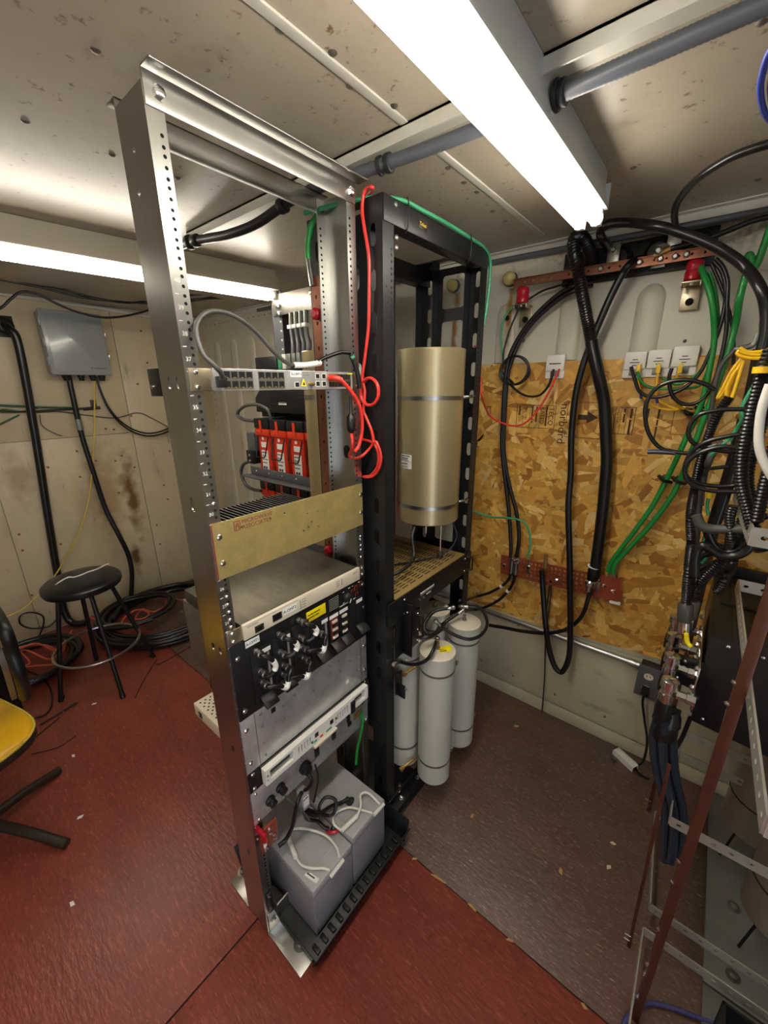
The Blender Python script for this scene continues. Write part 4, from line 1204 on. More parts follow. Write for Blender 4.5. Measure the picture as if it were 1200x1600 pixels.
# green wire over the top rail
cable('ground_wire', 'green ground wire tied along the top of the black rack', [(-0.95, 0.84, 2.09), (-0.85, 0.88, 2.1), (-0.78, 0.93, 2.11), (-0.745, 1.0, 2.115), (-0.735, 1.08, 2.112), (-0.733, 1.2, 2.113), (-0.733, 1.35, 2.11), (-0.733, 1.46, 2.105), (-0.733, 1.512, 2.08), (-0.732, 1.518, 2.02), (-0.735, 1.515, 1.93), (-0.74, 1.507, 1.86)], 0.0055, 'green_pale')
for y in (1.0, 1.35):
    tag(MB().tube([(-0.728, y, 2.118), (-0.724, y, 2.105), (-0.724, y, 2.06), (-0.735, y + 0.004, 2.04)], 0.0018, 6).build('cable_tie', 'black'), 'black cable tie on the green wire near the rack badge' if y < 1.2 else 'black cable tie on the green wire near the rack corner', 'cable tie', 'cable ties on the green wire')

# ---------------------------------------------------------------- gold canister (cavity filter)
CC = (-0.866, 1.35)
cn = thing('cavity_canister', 'large gold cavity canister strapped inside the black rack', 'canister', (CC[0], CC[1], 1.125))
MB().lathe((CC[0], CC[1], 1.125), [(0.122, 0), (0.126, 0.004), (0.126, 0.64), (0.1265, 0.642), (0.1265, 0.65), (0.124, 0.652), (0.1235, 0.64)], 56).build('shell', 'gold_paint', cn)
for z in (1.6, 1.19):
    bd = MB().lathe((CC[0], CC[1], z), [(0.1264, 0), (0.1278, 0.0003), (0.1278, 0.0147), (0.1264, 0.015)], 56).build('strap', 'steel', cn)
    MB().tube([(CC[0] + 0.105, CC[1] + 0.055, z + 0.007), (CC[0] + 0.125, CC[1] + 0.075, z + 0.009), (CC[0] + 0.13, CC[1] + 0.1, z + 0.012)], 0.006, 8).build('strap_screw', 'chrome', bd)
# labels follow the shell
for z, m2 in ((1.376, 'paper'), (1.348, 'paper')):
    vs, fs = [], []
    for i in range(7):
        a = math.radians(-113 + i * 4.2)
        for zz in (z, z + 0.026):
            vs.append((CC[0] + 0.1268 * math.cos(a), CC[1] + 0.1268 * math.sin(a), zz))
    for i in range(6):
        fs.append((2 * i, 2 * i + 2, 2 * i + 3, 2 * i + 1))
    lb = MB().add(vs, fs).build('label', m2, cn)
    a = math.radians(-100.4)
    c = Vector((CC[0] + 0.1283 * math.cos(a), CC[1] + 0.1283 * math.sin(a), 0))
    td = Vector((-math.sin(a), math.cos(a), 0))
    tt = MB()
    if z > 1.36:
        tt.text('~xxxxxx xxxxxx', 0.006, c - td * 0.022 + Z * (z + 0.018), td, Z).text('~SERIAL 10421', 0.005, c - td * 0.022 + Z * (z + 0.01), td, Z).text('~TUNED 148-174', 0.005, c - td * 0.022 + Z * (z + 0.003), td, Z)
    else:
        tt.text('~WARNING', 0.008, c - td * 0.022 + Z * (z + 0.016), td, Z).text('~DO NOT ADJUST', 0.005, c - td * 0.022 + Z * (z + 0.006), td, Z)
    tt.build('printed_text', 'ink' if z > 1.36 else 'red_paint', lb)
MB().cyl((CC[0] + 0.08, CC[1] - 0.02, 1.125), (CC[0] + 0.08, CC[1] - 0.02, 0.995), 0.004, n=10).build('tuning_rod', 'chrome', cn)
MB().lathe((CC[0] + 0.08, CC[1] - 0.02, 0.97), [(0.004, 0), (0.012, 0.004), (0.014, 0.014), (0.01, 0.025), (0.004, 0.028)], 14).build('tuning_knob', 'chair_brown', cn)
MB().cyl((CC[0] + 0.04, CC[1] - 0.07, 1.125), (CC[0] + 0.04, CC[1] - 0.07, 1.08), 0.004, n=10).build('stud', 'chrome', cn)
MB().cyl((CC[0] + 0.08, CC[1] + 0.05, 1.125), (CC[0] + 0.08, CC[1] + 0.05, 1.1), 0.006, n=10).build('stud', 'dull_steel', cn)

# ---------------------------------------------------------------- amplifier with perforated gold lid
am = thing('amplifier', 'black amplifier with perforated gold lid under the gold canister', 'amplifier', (-0.9, 1.2, 0.87))
MB().box((-1.12, 0.955, 0.875), (KX + 0.004, 1.452, 0.952)).build('case', 'black', am, bev=0.001)
MB().box((-1.12, 0.957, 0.9521), (KX + 0.002, 1.45, 0.957)).build('lid', 'gold_mesh', am, bev=0.0008)
sl = MB()
for i in range(24):
    for k in range(9):
        x, y = -1.09 + i * 0.0142, 0.985 + k * 0.049
        sl.box((x, y, 0.9568), (x + 0.0045, y + 0.034, 0.9574))
sl.build('vent_slots', 'hole', am, kind='stuff')
fp = MB().box((KX + 0.0035, 0.91, 0.868), (KX + 0.008, 1.497, 0.957)).build('front_panel', 'black', am, bev=0.001)
tt = MB().text('~xxxxx xxxxxxxxx', 0.011, (KX + 0.0083, 1.1, 0.915), Y, Z).text('~MASTER', 0.009, (KX + 0.0083, 1.14, 0.897), Y, Z).box((KX + 0.008, 1.1, 0.911), (KX + 0.0083, 1.19, 0.912))
tt.build('printed_text', 'paper', fp)
for y in (1.095, 1.12):
    MB().lathe((KX + 0.008, y, 0.897), [(0.005, 0), (0.005, 0.004), (0.002, 0.006)], 10, (1, 0, 0)).build('lamp', 'chrome', fp)
MB().tube([(KX + 0.009, 1.455, 0.945), (KX + 0.032, 1.46, 0.944), (KX + 0.034, 1.46, 0.94), (KX + 0.034, 1.46, 0.89), (KX + 0.032, 1.46, 0.886), (KX + 0.009, 1.455, 0.885)], 0.004, 8, smooth=False).build('handle', 'black', am)
screws([(1.44, 0.94), (1.44, 0.882), (1.0, 0.94), (1.0, 0.885)], am, KX + 0.008, 0.005)
hp = thing('hinged_panel', 'black hinged panel with handle on the black rack post', 'panel', (-0.72, 0.96, 0.7))
MB().box((-0.733, 0.953, 0.72), (-0.728, 1.0, 0.93)).box((-0.728, 0.996, 0.72), (-0.69, 1.0, 0.93)).box((-0.694, 0.996, 0.76), (-0.69, 1.04, 0.9)).build('bracket_body', 'black', hp, bev=0.001)
MB().tube([(-0.69, 1.015, 0.89), (-0.665, 1.02, 0.888), (-0.662, 1.022, 0.88), (-0.662, 1.022, 0.81), (-0.665, 1.02, 0.802), (-0.69, 1.015, 0.8)], 0.004, 8, smooth=False).build('handle', 'black', hp)
screws([(0.965, 0.92), (0.965, 0.73), (1.03, 0.885), (1.03, 0.82), (1.03, 0.775)], hp, -0.69, 0.004)
hb = thing('latch_bracket', 'small black latch bracket on the black rack post beside the tubes', 'bracket', (-0.72, 0.96, 0.56))
MB().box((-0.733, 0.953, 0.565), (-0.726, 0.99, 0.65)).box((-0.726, 0.955, 0.565), (-0.69, 0.961, 0.62)).build('bracket_body', 'black', hb, bev=0.001)
MB().lathe((-0.69, 0.958, 0.61), [(0.004, 0), (0.004, 0.01), (0.002, 0.012)], 8, (1, 0, 0)).build('pin', 'chrome', hb)

# ---------------------------------------------------------------- slim white tubes (cavity filters) in the foot of the black rack
def slim(label, x, y, z0, z1, sticker=False):
    t = thing('cavity_tube', label, 'filter tube', (x, y, z0), 'pale cavity tubes')
    MB().lathe((x, y, z0), [(0.06, 0), (0.064, 0.003), (0.064, z1 - z0 - 0.05), (0.0655, z1 - z0 - 0.049), (0.0655, z1 - z0 - 0.003)], 40).build('shell', 'tube_paint', t)
    lid = MB().lathe((x, y, z1 - 0.003), [(0.0655, 0), (0.0655, 0.003), (0.062, 0.0045)], 40).build('lid', 'tube_lid', t)
    for z in (z1 - 0.075, z0 + 0.09):
        bd = MB().lathe((x, y, z), [(0.0642, 0), (0.0655, 0.0003), (0.0655, 0.0077), (0.0642, 0.008)], 40).build('clamp_band', 'dull_steel', t)
        MB().box((x + 0.03, y + 0.055, z - 0.003), (x + 0.05, y + 0.07, z + 0.011)).build('clamp_screw', 'chrome', bd, bev=0.001)
    MB().lathe((x - 0.004, y + 0.006, z1 + 0.0015), [(0.009, 0), (0.009, 0.008), (0.006, 0.009), (0.006, 0.025)], 12).build('port', 'dull_steel', lid)
    if sticker:
        s = MB().prism([(x + 0.018, y - 0.012), (x + 0.046, y + 0.026), (x + 0.022, y + 0.05), (x - 0.006, y + 0.012)], (0, 0, z1 + 0.0018), X, Y, 0.0006).build('sticker', 'yellow_label', t)
        MB().text('~CAVITY', 0.007, (x + 0.016, y - 0.006, z1 + 0.0026), (0.6, 0.8, 0), (-0.8, 0.6, 0)).text('~TX 2', 0.007, (x + 0.01, y + 0.0, z1 + 0.0026), (0.6, 0.8, 0), (-0.8, 0.6, 0)).build('printed_text', 'ink', s)
        vs, fs = [], []
        for i in range(5):
            a = math.radians(28 + i * 5)
            for zz in (z1 - 0.125, z1 - 0.09):
                vs.append((x + 0.0646 * math.cos(a), y + 0.0646 * math.sin(a), zz))
        for i in range(4):
            fs.append((2 * i, 2 * i + 2, 2 * i + 3, 2 * i + 1))
        MB().add(vs, fs).build('rating_label', 'ink_grey', t)
    return t
slim('pale cavity tube with yellow sticker on its lid, nearest of the group', -0.632, 1.078, 0.15, 0.732, True)
slim('pale cavity tube farthest right of the group by the lower wall', -0.642, 1.3, 0.14, 0.735)
slim('pale cavity tube half hidden by the black rack post', -0.775, 1.07, 0.15, 0.735)
slim('pale cavity tube at the back of the group under the amplifier', -0.79, 1.31, 0.14, 0.735)
# gold clamp brackets between the tubes
for i, (a, b) in enumerate((((-0.7, 1.045, 0.2), (-0.722, 0.985, 0.185)), ((-0.7, 1.05, 0.65), (-0.725, 1.0, 0.63)))):
    t = tag(MB().tube([a, b], 0.006, 6, smooth=False).box((b[0] - 0.006, b[1] - 0.01, b[2] - 0.006), (b[0] + 0.008, b[1] + 0.01, b[2] + 0.006)).build('clamp_arm', 'brass', bev=0.0006), ('gold clamp arm at the foot of the half hidden tube', 'gold clamp arm near the lids of the front tubes')[i], 'clamp')
# coax harness on the lids
def coax(label, pts, r=0.0065, ends=True):
    t = thing('coax_cable', label, 'coax cable', pts[0], 'coax harness on the tubes')
    MB().tube(pts, r, 10).build('jacket', 'rubber', t)
    if ends:
        for a, b in ((pts[0], pts[1]), (pts[-1], pts[-2])):
            a, b = Vector(a), Vector(b)
            d = (b - a).normalized()
            MB().lathe(a - d * 0.012, [(0.006, 0), (0.0095, 0.004), (0.0095, 0.016), (0.0075, 0.018), (0.0075, 0.032), (0.006, 0.034)], 12, d).build('connector', 'steel', t)
    return t
coax('black coax loop over the lid of the far right tube', [(-0.668, 1.33, 0.78), (-0.6, 1.35, 0.785), (-0.55, 1.31, 0.76), (-0.545, 1.25, 0.74), (-0.575, 1.2, 0.735), (-0.63, 1.175, 0.75), (-0.67, 1.165, 0.77), (-0.69, 1.16, 0.785)])
coax('black coax joining the two rear tubes under the amplifier', [(-0.69, 1.28, 0.79), (-0.74, 1.22, 0.78), (-0.745, 1.16, 0.75), (-0.72, 1.14, 0.73), (-0.7, 1.16, 0.72), (-0.69, 1.2, 0.75), (-0.65, 1.29, 0.785)])
coax('black coax running from the amplifier panel to the tube lids', [(-0.68, 1.03, 0.79), (-0.655, 1.06, 0.79), (-0.65, 1.12, 0.785), (-0.66, 1.17, 0.785)], 0.008, False)
coax('black coax hooking from the yellow-stickered tube around the post', [(-0.64, 1.085, 0.77)] + [(-0.616,1.02,0.772)] + [(-0.626,1,0.742),(-0.66,1,0.707),(-0.701,1,0.684),(-0.745,1,0.673)] + [(-0.725, 0.94, 0.71)], 0.0065)

# ---------------------------------------------------------------- things behind the black rack
pc = thing('pale_cabinet', 'pale green equipment panel with gold ears behind the black rack', 'equipment panel', (-1.08, 1.1, 1.1))
MB().box((-1.16, 1.12, 1.42), (-1.04, 1.23, 1.78)).box((-1.16, 1.12, 1.1), (-1.04, 1.23, 1.39)).build('panel_body', 'pale_panel', pc, bev=0.002)
for z in (1.2, 1.55):
    MB().box((-1.04, 1.13, z), (-1.036, 1.22, z + 0.06)).build('gold_ear', 'brass', pc)
pb = thing('bus_bar', 'vertical copper bus bar with red insulator on the rear black post', 'bus bar', (-0.945, 0.89, 1.0))
MB().plate([(-0.992, 1.0), (-0.955, 1.0), (-0.955, 1.955), (-0.992, 1.955)], [oval(-0.9735, 1.06 + i * 0.07, 0.008, 0.012, 4) for i in range(13)], (0, 0.893, 0), X, Z, 0.005).build('copper_bar', 'copper', pb)
for z in (1.855, 1.1):
    MB().lathe((-0.9735, 0.888, z), [(0.016, 0), (0.017, 0.01), (0.01, 0.016)], 14, (0, -1, 0)).build('insulator', 'red_plastic', pb)
    MB().cyl((-0.9735, 0.893, z), (-0.9735, 0.905, z), 0.014, n=14).build('standoff', 'red_plastic', pb)
gl = thing('ground_wire', 'short green ground wire with lug at the top of the vertical copper bus bar', 'cable', (-0.95, 0.885, 1.94))
MB().tube([(-0.993, 0.884, 2.0), (-0.99, 0.882, 2.03), (-0.972, 0.882, 2.075), (-0.95, 0.89, 2.1)], 0.0085, 10).build('wire', 'green_cable', gl)
MB().tube([(-0.983, 0.884, 1.93), (-0.988, 0.884, 1.96), (-0.993, 0.884, 2.0)], 0.007, 8).build('lug', 'steel', gl)
MB_t = thing('gold_tube', 'tall gold tube standing behind the far silver post', 'filter tube', (-1.26, 1.16, 1.0))
MB().lathe((-1.265, 1.16, 0.98), [(0.07, 0), (0.073, 0.003), (0.073, 0.8), (0.07, 0.803)], 36).build('shell', 'gold_paint', MB_t)
MB().lathe((-1.265, 1.16, 1.6), [(0.073, 0), (0.0745, 0.0004), (0.0745, 0.02), (0.073, 0.0205)], 36).build('strap', 'steel', MB_t)
for i, pts in enumerate(([(-0.85, 1.0, 0.99), (-0.8, 1.04, 1.0), (-0.79, 1.1, 1.01), (-0.8, 1.16, 1.03), (-0.83, 1.19, 1.09), (-0.84, 1.22, 1.12)], [(-0.95, 1.02, 0.975), (-0.9, 1.15, 0.966), (-0.83, 1.28, 0.965), (-0.77, 1.36, 0.99), (-0.75, 1.4, 1.05), (-0.78, 1.4, 1.12)])):
    cable('coax_lead', ('black coax bending under the left of the gold canister', 'thin black coax lying on the perforated gold lid')[i], pts, (0.0075, 0.004)[i], 'rubber')

# ================================================================ battery stand behind the silver rack
bs = thing('battery_stand', 'grey steel battery stand behind the silver rack', 'battery stand', (-1.55, 1.35, 0))
for x0, x1 in ((-1.85, -1.77), (-1.22, -1.15)):
    p = MB().box((x0, 1.38, 0), (x0 + 0.004, 1.5, 2.1)).box((x0, 1.38, 0), (x1, 1.384, 2.1)).box((x0, 1.496, 0), (x1, 1.5, 2.1)).build('upright', 'cabinet_grey', bs)
    h = MB()
    for i in range(44):
        h.cyl((x1 - 0.014, 1.3802, 0.2 + i * 0.043), (x1 - 0.014, 1.3795, 0.2 + i * 0.043), 0.005, n=6)
    h.build('mounting_holes', 'paper', p, kind='stuff')
cb = MB().box((-1.83, 1.372, 1.99), (-1.16, 1.379, 2.085)).build('cross_bar', 'dull_steel', bs, bev=0.001)
for x, z in ((-1.78, 2.03), (-1.53, 2.06), (-1.45, 2.065), (-1.78, 1.995)):
    MB().lathe((x, 1.372, z), [(0.014, 0), (0.014, 0.008), (0.008, 0.011)], 6, (0, -1, 0)).build('bolt', 'chrome', cb)
for z in (1.2, 0.88, 0.56):
    sh = MB().box((-1.9, 1.2, z), (-1.16, 1.5, z + 0.006)).box((-1.9, 1.196, z), (-1.16, 1.2, z + 0.045)).box((-1.93, 1.15, z - 0.006), (-1.16, 1.2, z)).build('shelf', 'cabinet_grey', bs, bev=0.001)
    for x in (-1.85, -1.74, -1.63, -1.52):
        MB().lathe((x, 1.196, z + 0.025), [(0.005, 0), (0.003, 0.003)], 8, (0, -1, 0)).build('rivet', 'chrome', sh)

def red_battery(label, x, z, w=0.122, h=0.28, d=0.26, group='red batteries on the stand'):
    b = thing('red_battery', label, 'battery', (x, 1.33, z), group)
    y0 = 1.205
    MB().box((x + 0.01, y0 + 0.012, z), (x + w - 0.01, y0 + d, z + h - 0.07)).build('case', 'red_battery', b, bev=0.003)
    MB().box((x + 0.002, y0 + 0.002, z + h - 0.075), (x + w - 0.002, y0 + d, z + h - 0.04)).build('shoulder', 'red_battery', b, bev=0.003)
    MB().box((x, y0, z + h - 0.039), (x + w, y0 + d, z + h + 0.01)).build('terminal_cover', 'black', b, bev=0.004)
    MB().box((x + w * 0.4, y0 - 0.002, z + h - 0.06), (x + w * 0.55, y0 - 0.0005, z + h + 0.002)).build('cover_tab', 'red_battery', b)
    lab = MB().box((x + 0.03, y0 + 0.0115, z + 0.01), (x + 0.085, y0 + 0.012, z + 0.13)).build('label', 'paper', b)
    MB().box((x + 0.035, y0 + 0.0105, z + 0.145), (x + 0.08, y0 + 0.012, z + 0.172)).build('label', 'paper', b)
    MB().lathe((x + 0.052, y0 + 0.012, z + 0.19), [(0.009, 0), (0.009, 0.001)], 14, (0, -1, 0)).build('round_label', 'paper', b)
    t = MB()
    for i, q in enumerate(('~xxxxxxxx', '~xxx xxx', '~xxx xxxxx', '~xxxxxxx')):
        t.text(q, 0.009, (x + 0.033, y0 + 0.0112, z + 0.115 - i * 0.018), X, Z)
    for i in range(4):
        t.box((x + 0.038 + (i % 2) * 0.018, y0 + 0.0108, z + 0.015 + (i // 2) * 0.018), (x + 0.05 + (i % 2) * 0.018, y0 + 0.0112, z + 0.028 + (i // 2) * 0.018))
    t.build('printed_text', 'ink', lab)
    MB().tube([(x + 0.012, y0 + 0.006, z + h - 0.08), (x + 0.02, y0 - 0.014, z + 0.11), (x + 0.024, y0 - 0.016, z + 0.095), (x + 0.09, y0 - 0.016, z + 0.098), (x + 0.096, y0 - 0.014, z + 0.11), (x + 0.105, y0 + 0.006, z + h - 0.08)], 0.0035, 6, smooth=False).build('carry_strap', 'black', b)
    return b
lab = ('leftmost of the upper red batteries with black terminal covers', 'second of the upper red batteries with black terminal covers', 'third of the upper red batteries, beside the gold tube', 'fourth of the upper red batteries, hidden behind the gold tube')
for i in range(4):
    red_battery(lab[i], -1.845 + i * 0.132, 1.208)
for i in range(5):
    red_battery(('leftmost red battery on the shelf below, only its top showing', 'second red battery on the shelf below, only its top showing', 'third red battery on the shelf below, behind the gold panel', 'fourth red battery on the shelf below, behind the gold panel', 'fifth red battery on the shelf below, its label showing under the gold panel')[i], -1.845 + i * 0.132, 0.888)

cbx = thing('charge_controller', 'black charge controller box above the red batteries', 'controller', (-1.6, 1.3, 1.55))
MB().prism([(-1.83, 1.53), (-1.35, 1.53), (-1.35, 1.66), (-1.76, 1.66), (-1.83, 1.6)], (0, 1.38, 0), X, Z, 0.16).build('box_body', 'black', cbx, bev=0.003)
sl = MB()
for i in range(9):
    sl.box((-1.7, 1.2185, 1.555 + i * 0.01), (-1.42, 1.2195, 1.559 + i * 0.01))
sl.build('vent_fins', 'black_frame', cbx)
MB().box((-1.64, 1.2185, 1.567), (-1.58, 1.2195, 1.58)).build('label', 'paper', cbx)
MB().box((-1.8, 1.23, 1.508), (-1.7, 1.34, 1.53)).build('neck', 'black', cbx, bev=0.002)
tb = thing('terminal_block', 'black relay box with green terminal block on the controller', 'terminal block', (-1.6, 1.3, 1.66))
MB().box((-1.83, 1.24, 1.7), (-1.66, 1.36, 1.79)).build('relay_box', 'black', tb, bev=0.003)
MB().box((-1.74, 1.23, 1.66), (-1.5, 1.36, 1.71)).build('module', 'dark_box', tb, bev=0.002)
for i in range(5):
    MB().box((-1.655 + i * 0.034, 1.245, 1.73), (-1.63 + i * 0.034, 1.34, 1.795)).build('terminal', ('green_pale', 'white', 'plate_grey', 'plate_grey', 'plate_grey')[i], tb, bev=0.001)
MB().box((-1.48, 1.25, 1.78), (-1.3, 1.36, 1.8)).build('cover', 'black', tb)
for i in range(4):
    x = -1.68 + i * 0.036
    t = thing('sleeved_lead', ('leftmost white-sleeved grey lead under the silver cross bar', 'second white-sleeved grey lead under the silver cross bar', 'third white-sleeved grey lead under the silver cross bar', 'rightmost white-sleeved grey lead under the silver cross bar')[i], 'lead', (x, 1.36, 1.8), 'sleeved leads under the cross bar')
    MB().tube([(x, 1.36, 1.92), (x + 0.005, 1.36, 1.88), (x + 0.012 + 0.004 * i, 1.355, 1.84), (x + 0.01, 1.35, 1.78)], 0.011, 8).build('lead', 'cabinet_grey', t)
    MB().cyl((x, 1.36, 1.92), (x, 1.365, 1.99), 0.0115, n=10).build('sleeve', 'plate_grey', t)
    MB().box((x - 0.014, 1.345, 1.918), (x + 0.014, 1.375, 1.935)).build('collar', 'white', t, bev=0.002)
cable('battery_cable', 'grey cable looping left of the upper red batteries', [(-1.71,1.22,1.498),(-1.735,1.22,1.544),(-1.829,1.22,1.566),(-1.922,1.22,1.558),(-1.994,1.22,1.53),(-2.006,1.22,1.503),(-1.948,1.22,1.485),(-1.855,1.22,1.482)], 0.009, 'rubber_grey')
cable('battery_cable', 'grey cable looping from breaker down to lower red batteries', [(-1.899,1.2,1.273),(-1.978,1.2,1.243),(-2.008,1.2,1.189),(-1.975,1.2,1.131),(-1.904,1.2,1.113),(-1.832,1.2,1.117)], 0.009, 'rubber_grey')
bb = thing('breaker_box', 'grey breaker clipped left of the upper red batteries', 'breaker', (-1.9, 1.22, 1.25))
MB().box((-1.93, 1.21, 1.3), (-1.86, 1.28, 1.42)).build('breaker_body', 'cabinet_grey', bb, bev=0.003)
MB().box((-1.92, 1.19, 1.26), (-1.86, 1.24, 1.33)).build('terminal_body', 'black', bb, bev=0.003)
for z in (1.275, 1.305):
    MB().lathe((-1.89, 1.19, z), [(0.008, 0), (0.005, 0.006)], 8, (0, -1, 0)).build('bolt', 'dull_steel', bb)
tag(MB().tube([(-1.966, 0.835, 0.004), (-2.04,0.9,0.435)], 0.011, 4, smooth=False).build('steel_strip', 'dark_box'), 'dark steel strip leaning behind the silver rack', 'metal strip')

# ================================================================ left wall
en = thing('plastic_enclosure', 'grey plastic enclosure with glossy hinged lid on the left wall', 'enclosure', (-3.35, 0.91, 1.735))
MB().box((-3.419, 0.755, 1.745), (-3.3, 1.065, 2.105)).build('box_body', 'enclosure', en, bev=0.006)
MB().box((-3.298, 0.745, 1.735), (-3.275, 1.075, 2.115)).build('lid', 'enclosure', en, bev=0.006, seg=3)
MB().prism(rrect(0.765, 1.755, 1.055, 2.095, 0.012), (-3.2752, 0, 0), Y, Z, 0.004).build('lid_panel', 'enclosure', en, bev=0.0015)
for z in (1.79, 1.9, 2.02):
    MB().box((-3.31, 0.738, z), (-3.27, 0.747, z + 0.05)).build('hinge', 'enclosure', en, bev=0.002)
for z in (1.84, 1.98):
    MB().box((-3.31, 1.075, z), (-3.268, 1.082, z + 0.03)).build('latch', 'chrome', en, bev=0.002)
MB().prism([(0.955, 1.785), (0.963, 1.772), (0.971, 1.785)], (-3.2712, 0, 0), Y, Z, 0.0008).text('~xxxxxxxx', 0.014, (-3.2708, 0.977, 1.773), Y, Z).build('printed_logo', 'cabinet_grey', en)
for y, r in ((0.83, 0.026), (0.91, 0.02), (0.975, 0.02), (1.03, 0.022)):
    MB().lathe((-3.34, y, 1.745), [(r, 0), (r, -0.02), (r * 0.8, -0.03), (r * 0.7, -0.045)][::-1], 12).build('cable_gland', 'black', en)
ep = thing('entry_plate', 'black entry plate with pipe at the left edge of the wall', 'entry plate', (-3.41, 0.6, 1.95))
MB().box((-3.419, 0.42, 1.95), (-3.41, 0.645, 2.07)).build('plate', 'dark_box', ep, bev=0.002)
MB().lathe((-3.41, 0.6, 2.015), [(0.045, 0), (0.045, 0.012), (0.035, 0.02)], 18, (1, 0, 0)).build('gland', 'black', ep)
cable('black_pipe', 'thick black pipe running down the left wall to the floor', [(-3.4, 0.6, 2.015), (-3.36, 0.61, 1.99), (-3.35, 0.63, 1.9), (-3.36, 0.6, 1.4), (-3.37, 0.55, 0.8), (-3.37, 0.51, 0.3), (-3.36, 0.5, 0.12), (-3.32, 0.52, 0.045), (-3.25, 0.58, 0.04)], 0.023, 'rubber', cat='pipe')
cable('enclosure_cable', 'black cable hanging from the wall enclosure to the coil', [(-3.34,0.841,1.728),(-3.34,0.839,1.579),(-3.34,0.839,1.347),(-3.34,0.855,1.101),(-3.34,0.879,0.812)] + [(-3.3,0.919,0.584),(-3.3,0.947,0.428),(-3.3,0.944,0.284),(-3.3,0.912,0.131),(-3.3,0.881,0.015)] + [(-3.2, 0.8, 0.09), (-3.1, 0.7, 0.06)], 0.017, 'rubber')
tag(MB().tube([(-3.34,0.839,1.454),(-3.34,0.839,1.382)], 0.019, 8).build('cable_tag', 'plate_grey'), 'grey tag on the cable below the wall enclosure', 'tag')
for i, off in enumerate((0, 6)):
    cable('enclosure_wire', ('upper of two black wires looping from the wall enclosure', 'lower of two black wires looping from the wall enclosure')[i], [Vector(p) + Vector((0, 0, -0.02 * i)) for p in [(-3.36,1.002,1.73),(-3.36,1.013,1.629),(-3.36,1.04,1.52),(-3.36,1.095,1.423),(-3.36,1.176,1.352),(-3.36,1.282,1.318),(-3.36,1.415,1.341),(-3.36,1.542,1.407),(-3.36,1.632,1.479)]], 0.006, 'rubber')
for i, (a, lb) in enumerate((('a', 'lowest black wire strung along the left ceiling edge'), ('b', 'middle black wire strung along the left ceiling edge'), ('c', 'highest black wire strung along the left ceiling edge'))):
    P = [[(-3,0.419,1.991),(-3,0.529,2.052),(-3,0.58,2.101),(-3,0.636,2.145),(-3,0.706,2.143),(-3,0.783,2.106),(-3,0.868,2.077),(-3,0.994,2.061),(-3,1.139,2.088),(-3,1.303,2.149),(-3,1.402,2.208)] + [(-2.6,1.363,2.16),(-2.6,1.578,2.198),(-2.6,1.817,2.216),(-2.6,2.03,2.195)],
         [(-3,0.464,2.188),(-3,0.56,2.19),(-3,0.714,2.182),(-3,0.884,2.16),(-3,1.081,2.16),(-3,1.308,2.18)] + [(-2.6,1.362,2.153),(-2.6,1.58,2.213),(-2.6,1.819,2.232),(-2.6,2.031,2.212)],
         [(-3,0.467,2.199),(-3,0.562,2.199),(-3,0.664,2.198),(-3,0.8,2.189),(-3,0.98,2.163),(-3,1.153,2.162),(-3,1.311,2.199)] + [(-2.6,1.367,2.185),(-2.6,1.582,2.228),(-2.6,1.821,2.248),(-2.6,2.033,2.229)]][i]
    cable('ceiling_wire', lb, P, 0.0065, 'rubber', 'wires along the left ceiling')
for i, (P, m2, r, lb) in enumerate((
        ([(-3.4,0.422,1.564),(-3.4,0.536,1.552),(-3.4,0.658,1.54),(-3.4,0.833,1.528)], 'green_dark', 0.006, 'upper green wire on the left wall'),
        ([(-3.4,0.415,1.531),(-3.4,0.501,1.531),(-3.4,0.574,1.516),(-3.4,0.657,1.536)], 'green_dark', 0.005, 'lower green wire on the left wall'),
        ([(-3.4,0.388,1.413),(-3.4,0.486,1.463),(-3.4,0.554,1.497)], 'green_dark', 0.005, 'green wire slanting up from the left edge of the wall'),
        ([(-3.4,0.413,1.524),(-3.4,0.589,1.515),(-3.4,0.72,1.517),(-3.4,0.842,1.519),(-3.4,0.954,1.523)], 'chair_brown', 0.006, 'brown ground rod wire on the left wall'),
        ([(-3.41,0.621,1.505),(-3.41,0.754,1.506),(-3.41,0.892,1.478),(-3.41,1.082,1.444),(-3.41,1.238,1.472),(-3.41,1.343,1.418),(-3.41,1.453,1.345)], 'rubber_grey', 0.0035, 'thin grey wire drooping across the left wall'),
        ([(-3.41,0.657,1.491),(-3.41,0.655,1.422),(-3.41,0.708,1.368),(-3.41,0.746,1.347)], 'rubber_grey', 0.0025, 'thin loose wire end on the left wall seam'),
        ([(-3.34,0.987,1.721),(-3.34,0.946,1.512),(-3.34,0.901,1.297),(-3.34,0.839,1.057),(-3.34,0.777,0.86),(-3.34,0.683,0.671),(-3.34,0.593,0.54),(-3.34,0.482,0.402)] + [(-3.2,0.372,0.376),(-3.2,0.297,0.326),(-3.2,0.23,0.303),(-3.2,0.141,0.302)], 'yellow_thin', 0.005, 'yellow fibre cable hanging down the left wall'))):
    cable('strung_wire', lb, P, r, m2)
tag(MB().box((-3.419, 0.95, 1.52), (-3.412, 0.985, 1.575)).build('rusty_plate', 'chair_brown', bev=0.001), 'small rusty plate on the left wall beside the yellow cable', 'plate')
tag(MB().tube([(-3.41, 0.9, 1.515), (-3.408, 1.0, 1.522)], 0.01, 6, smooth=False).build('wire_clamp', 'chair_brown'), 'brown clamp joining ground wires on the left wall', 'clamp')

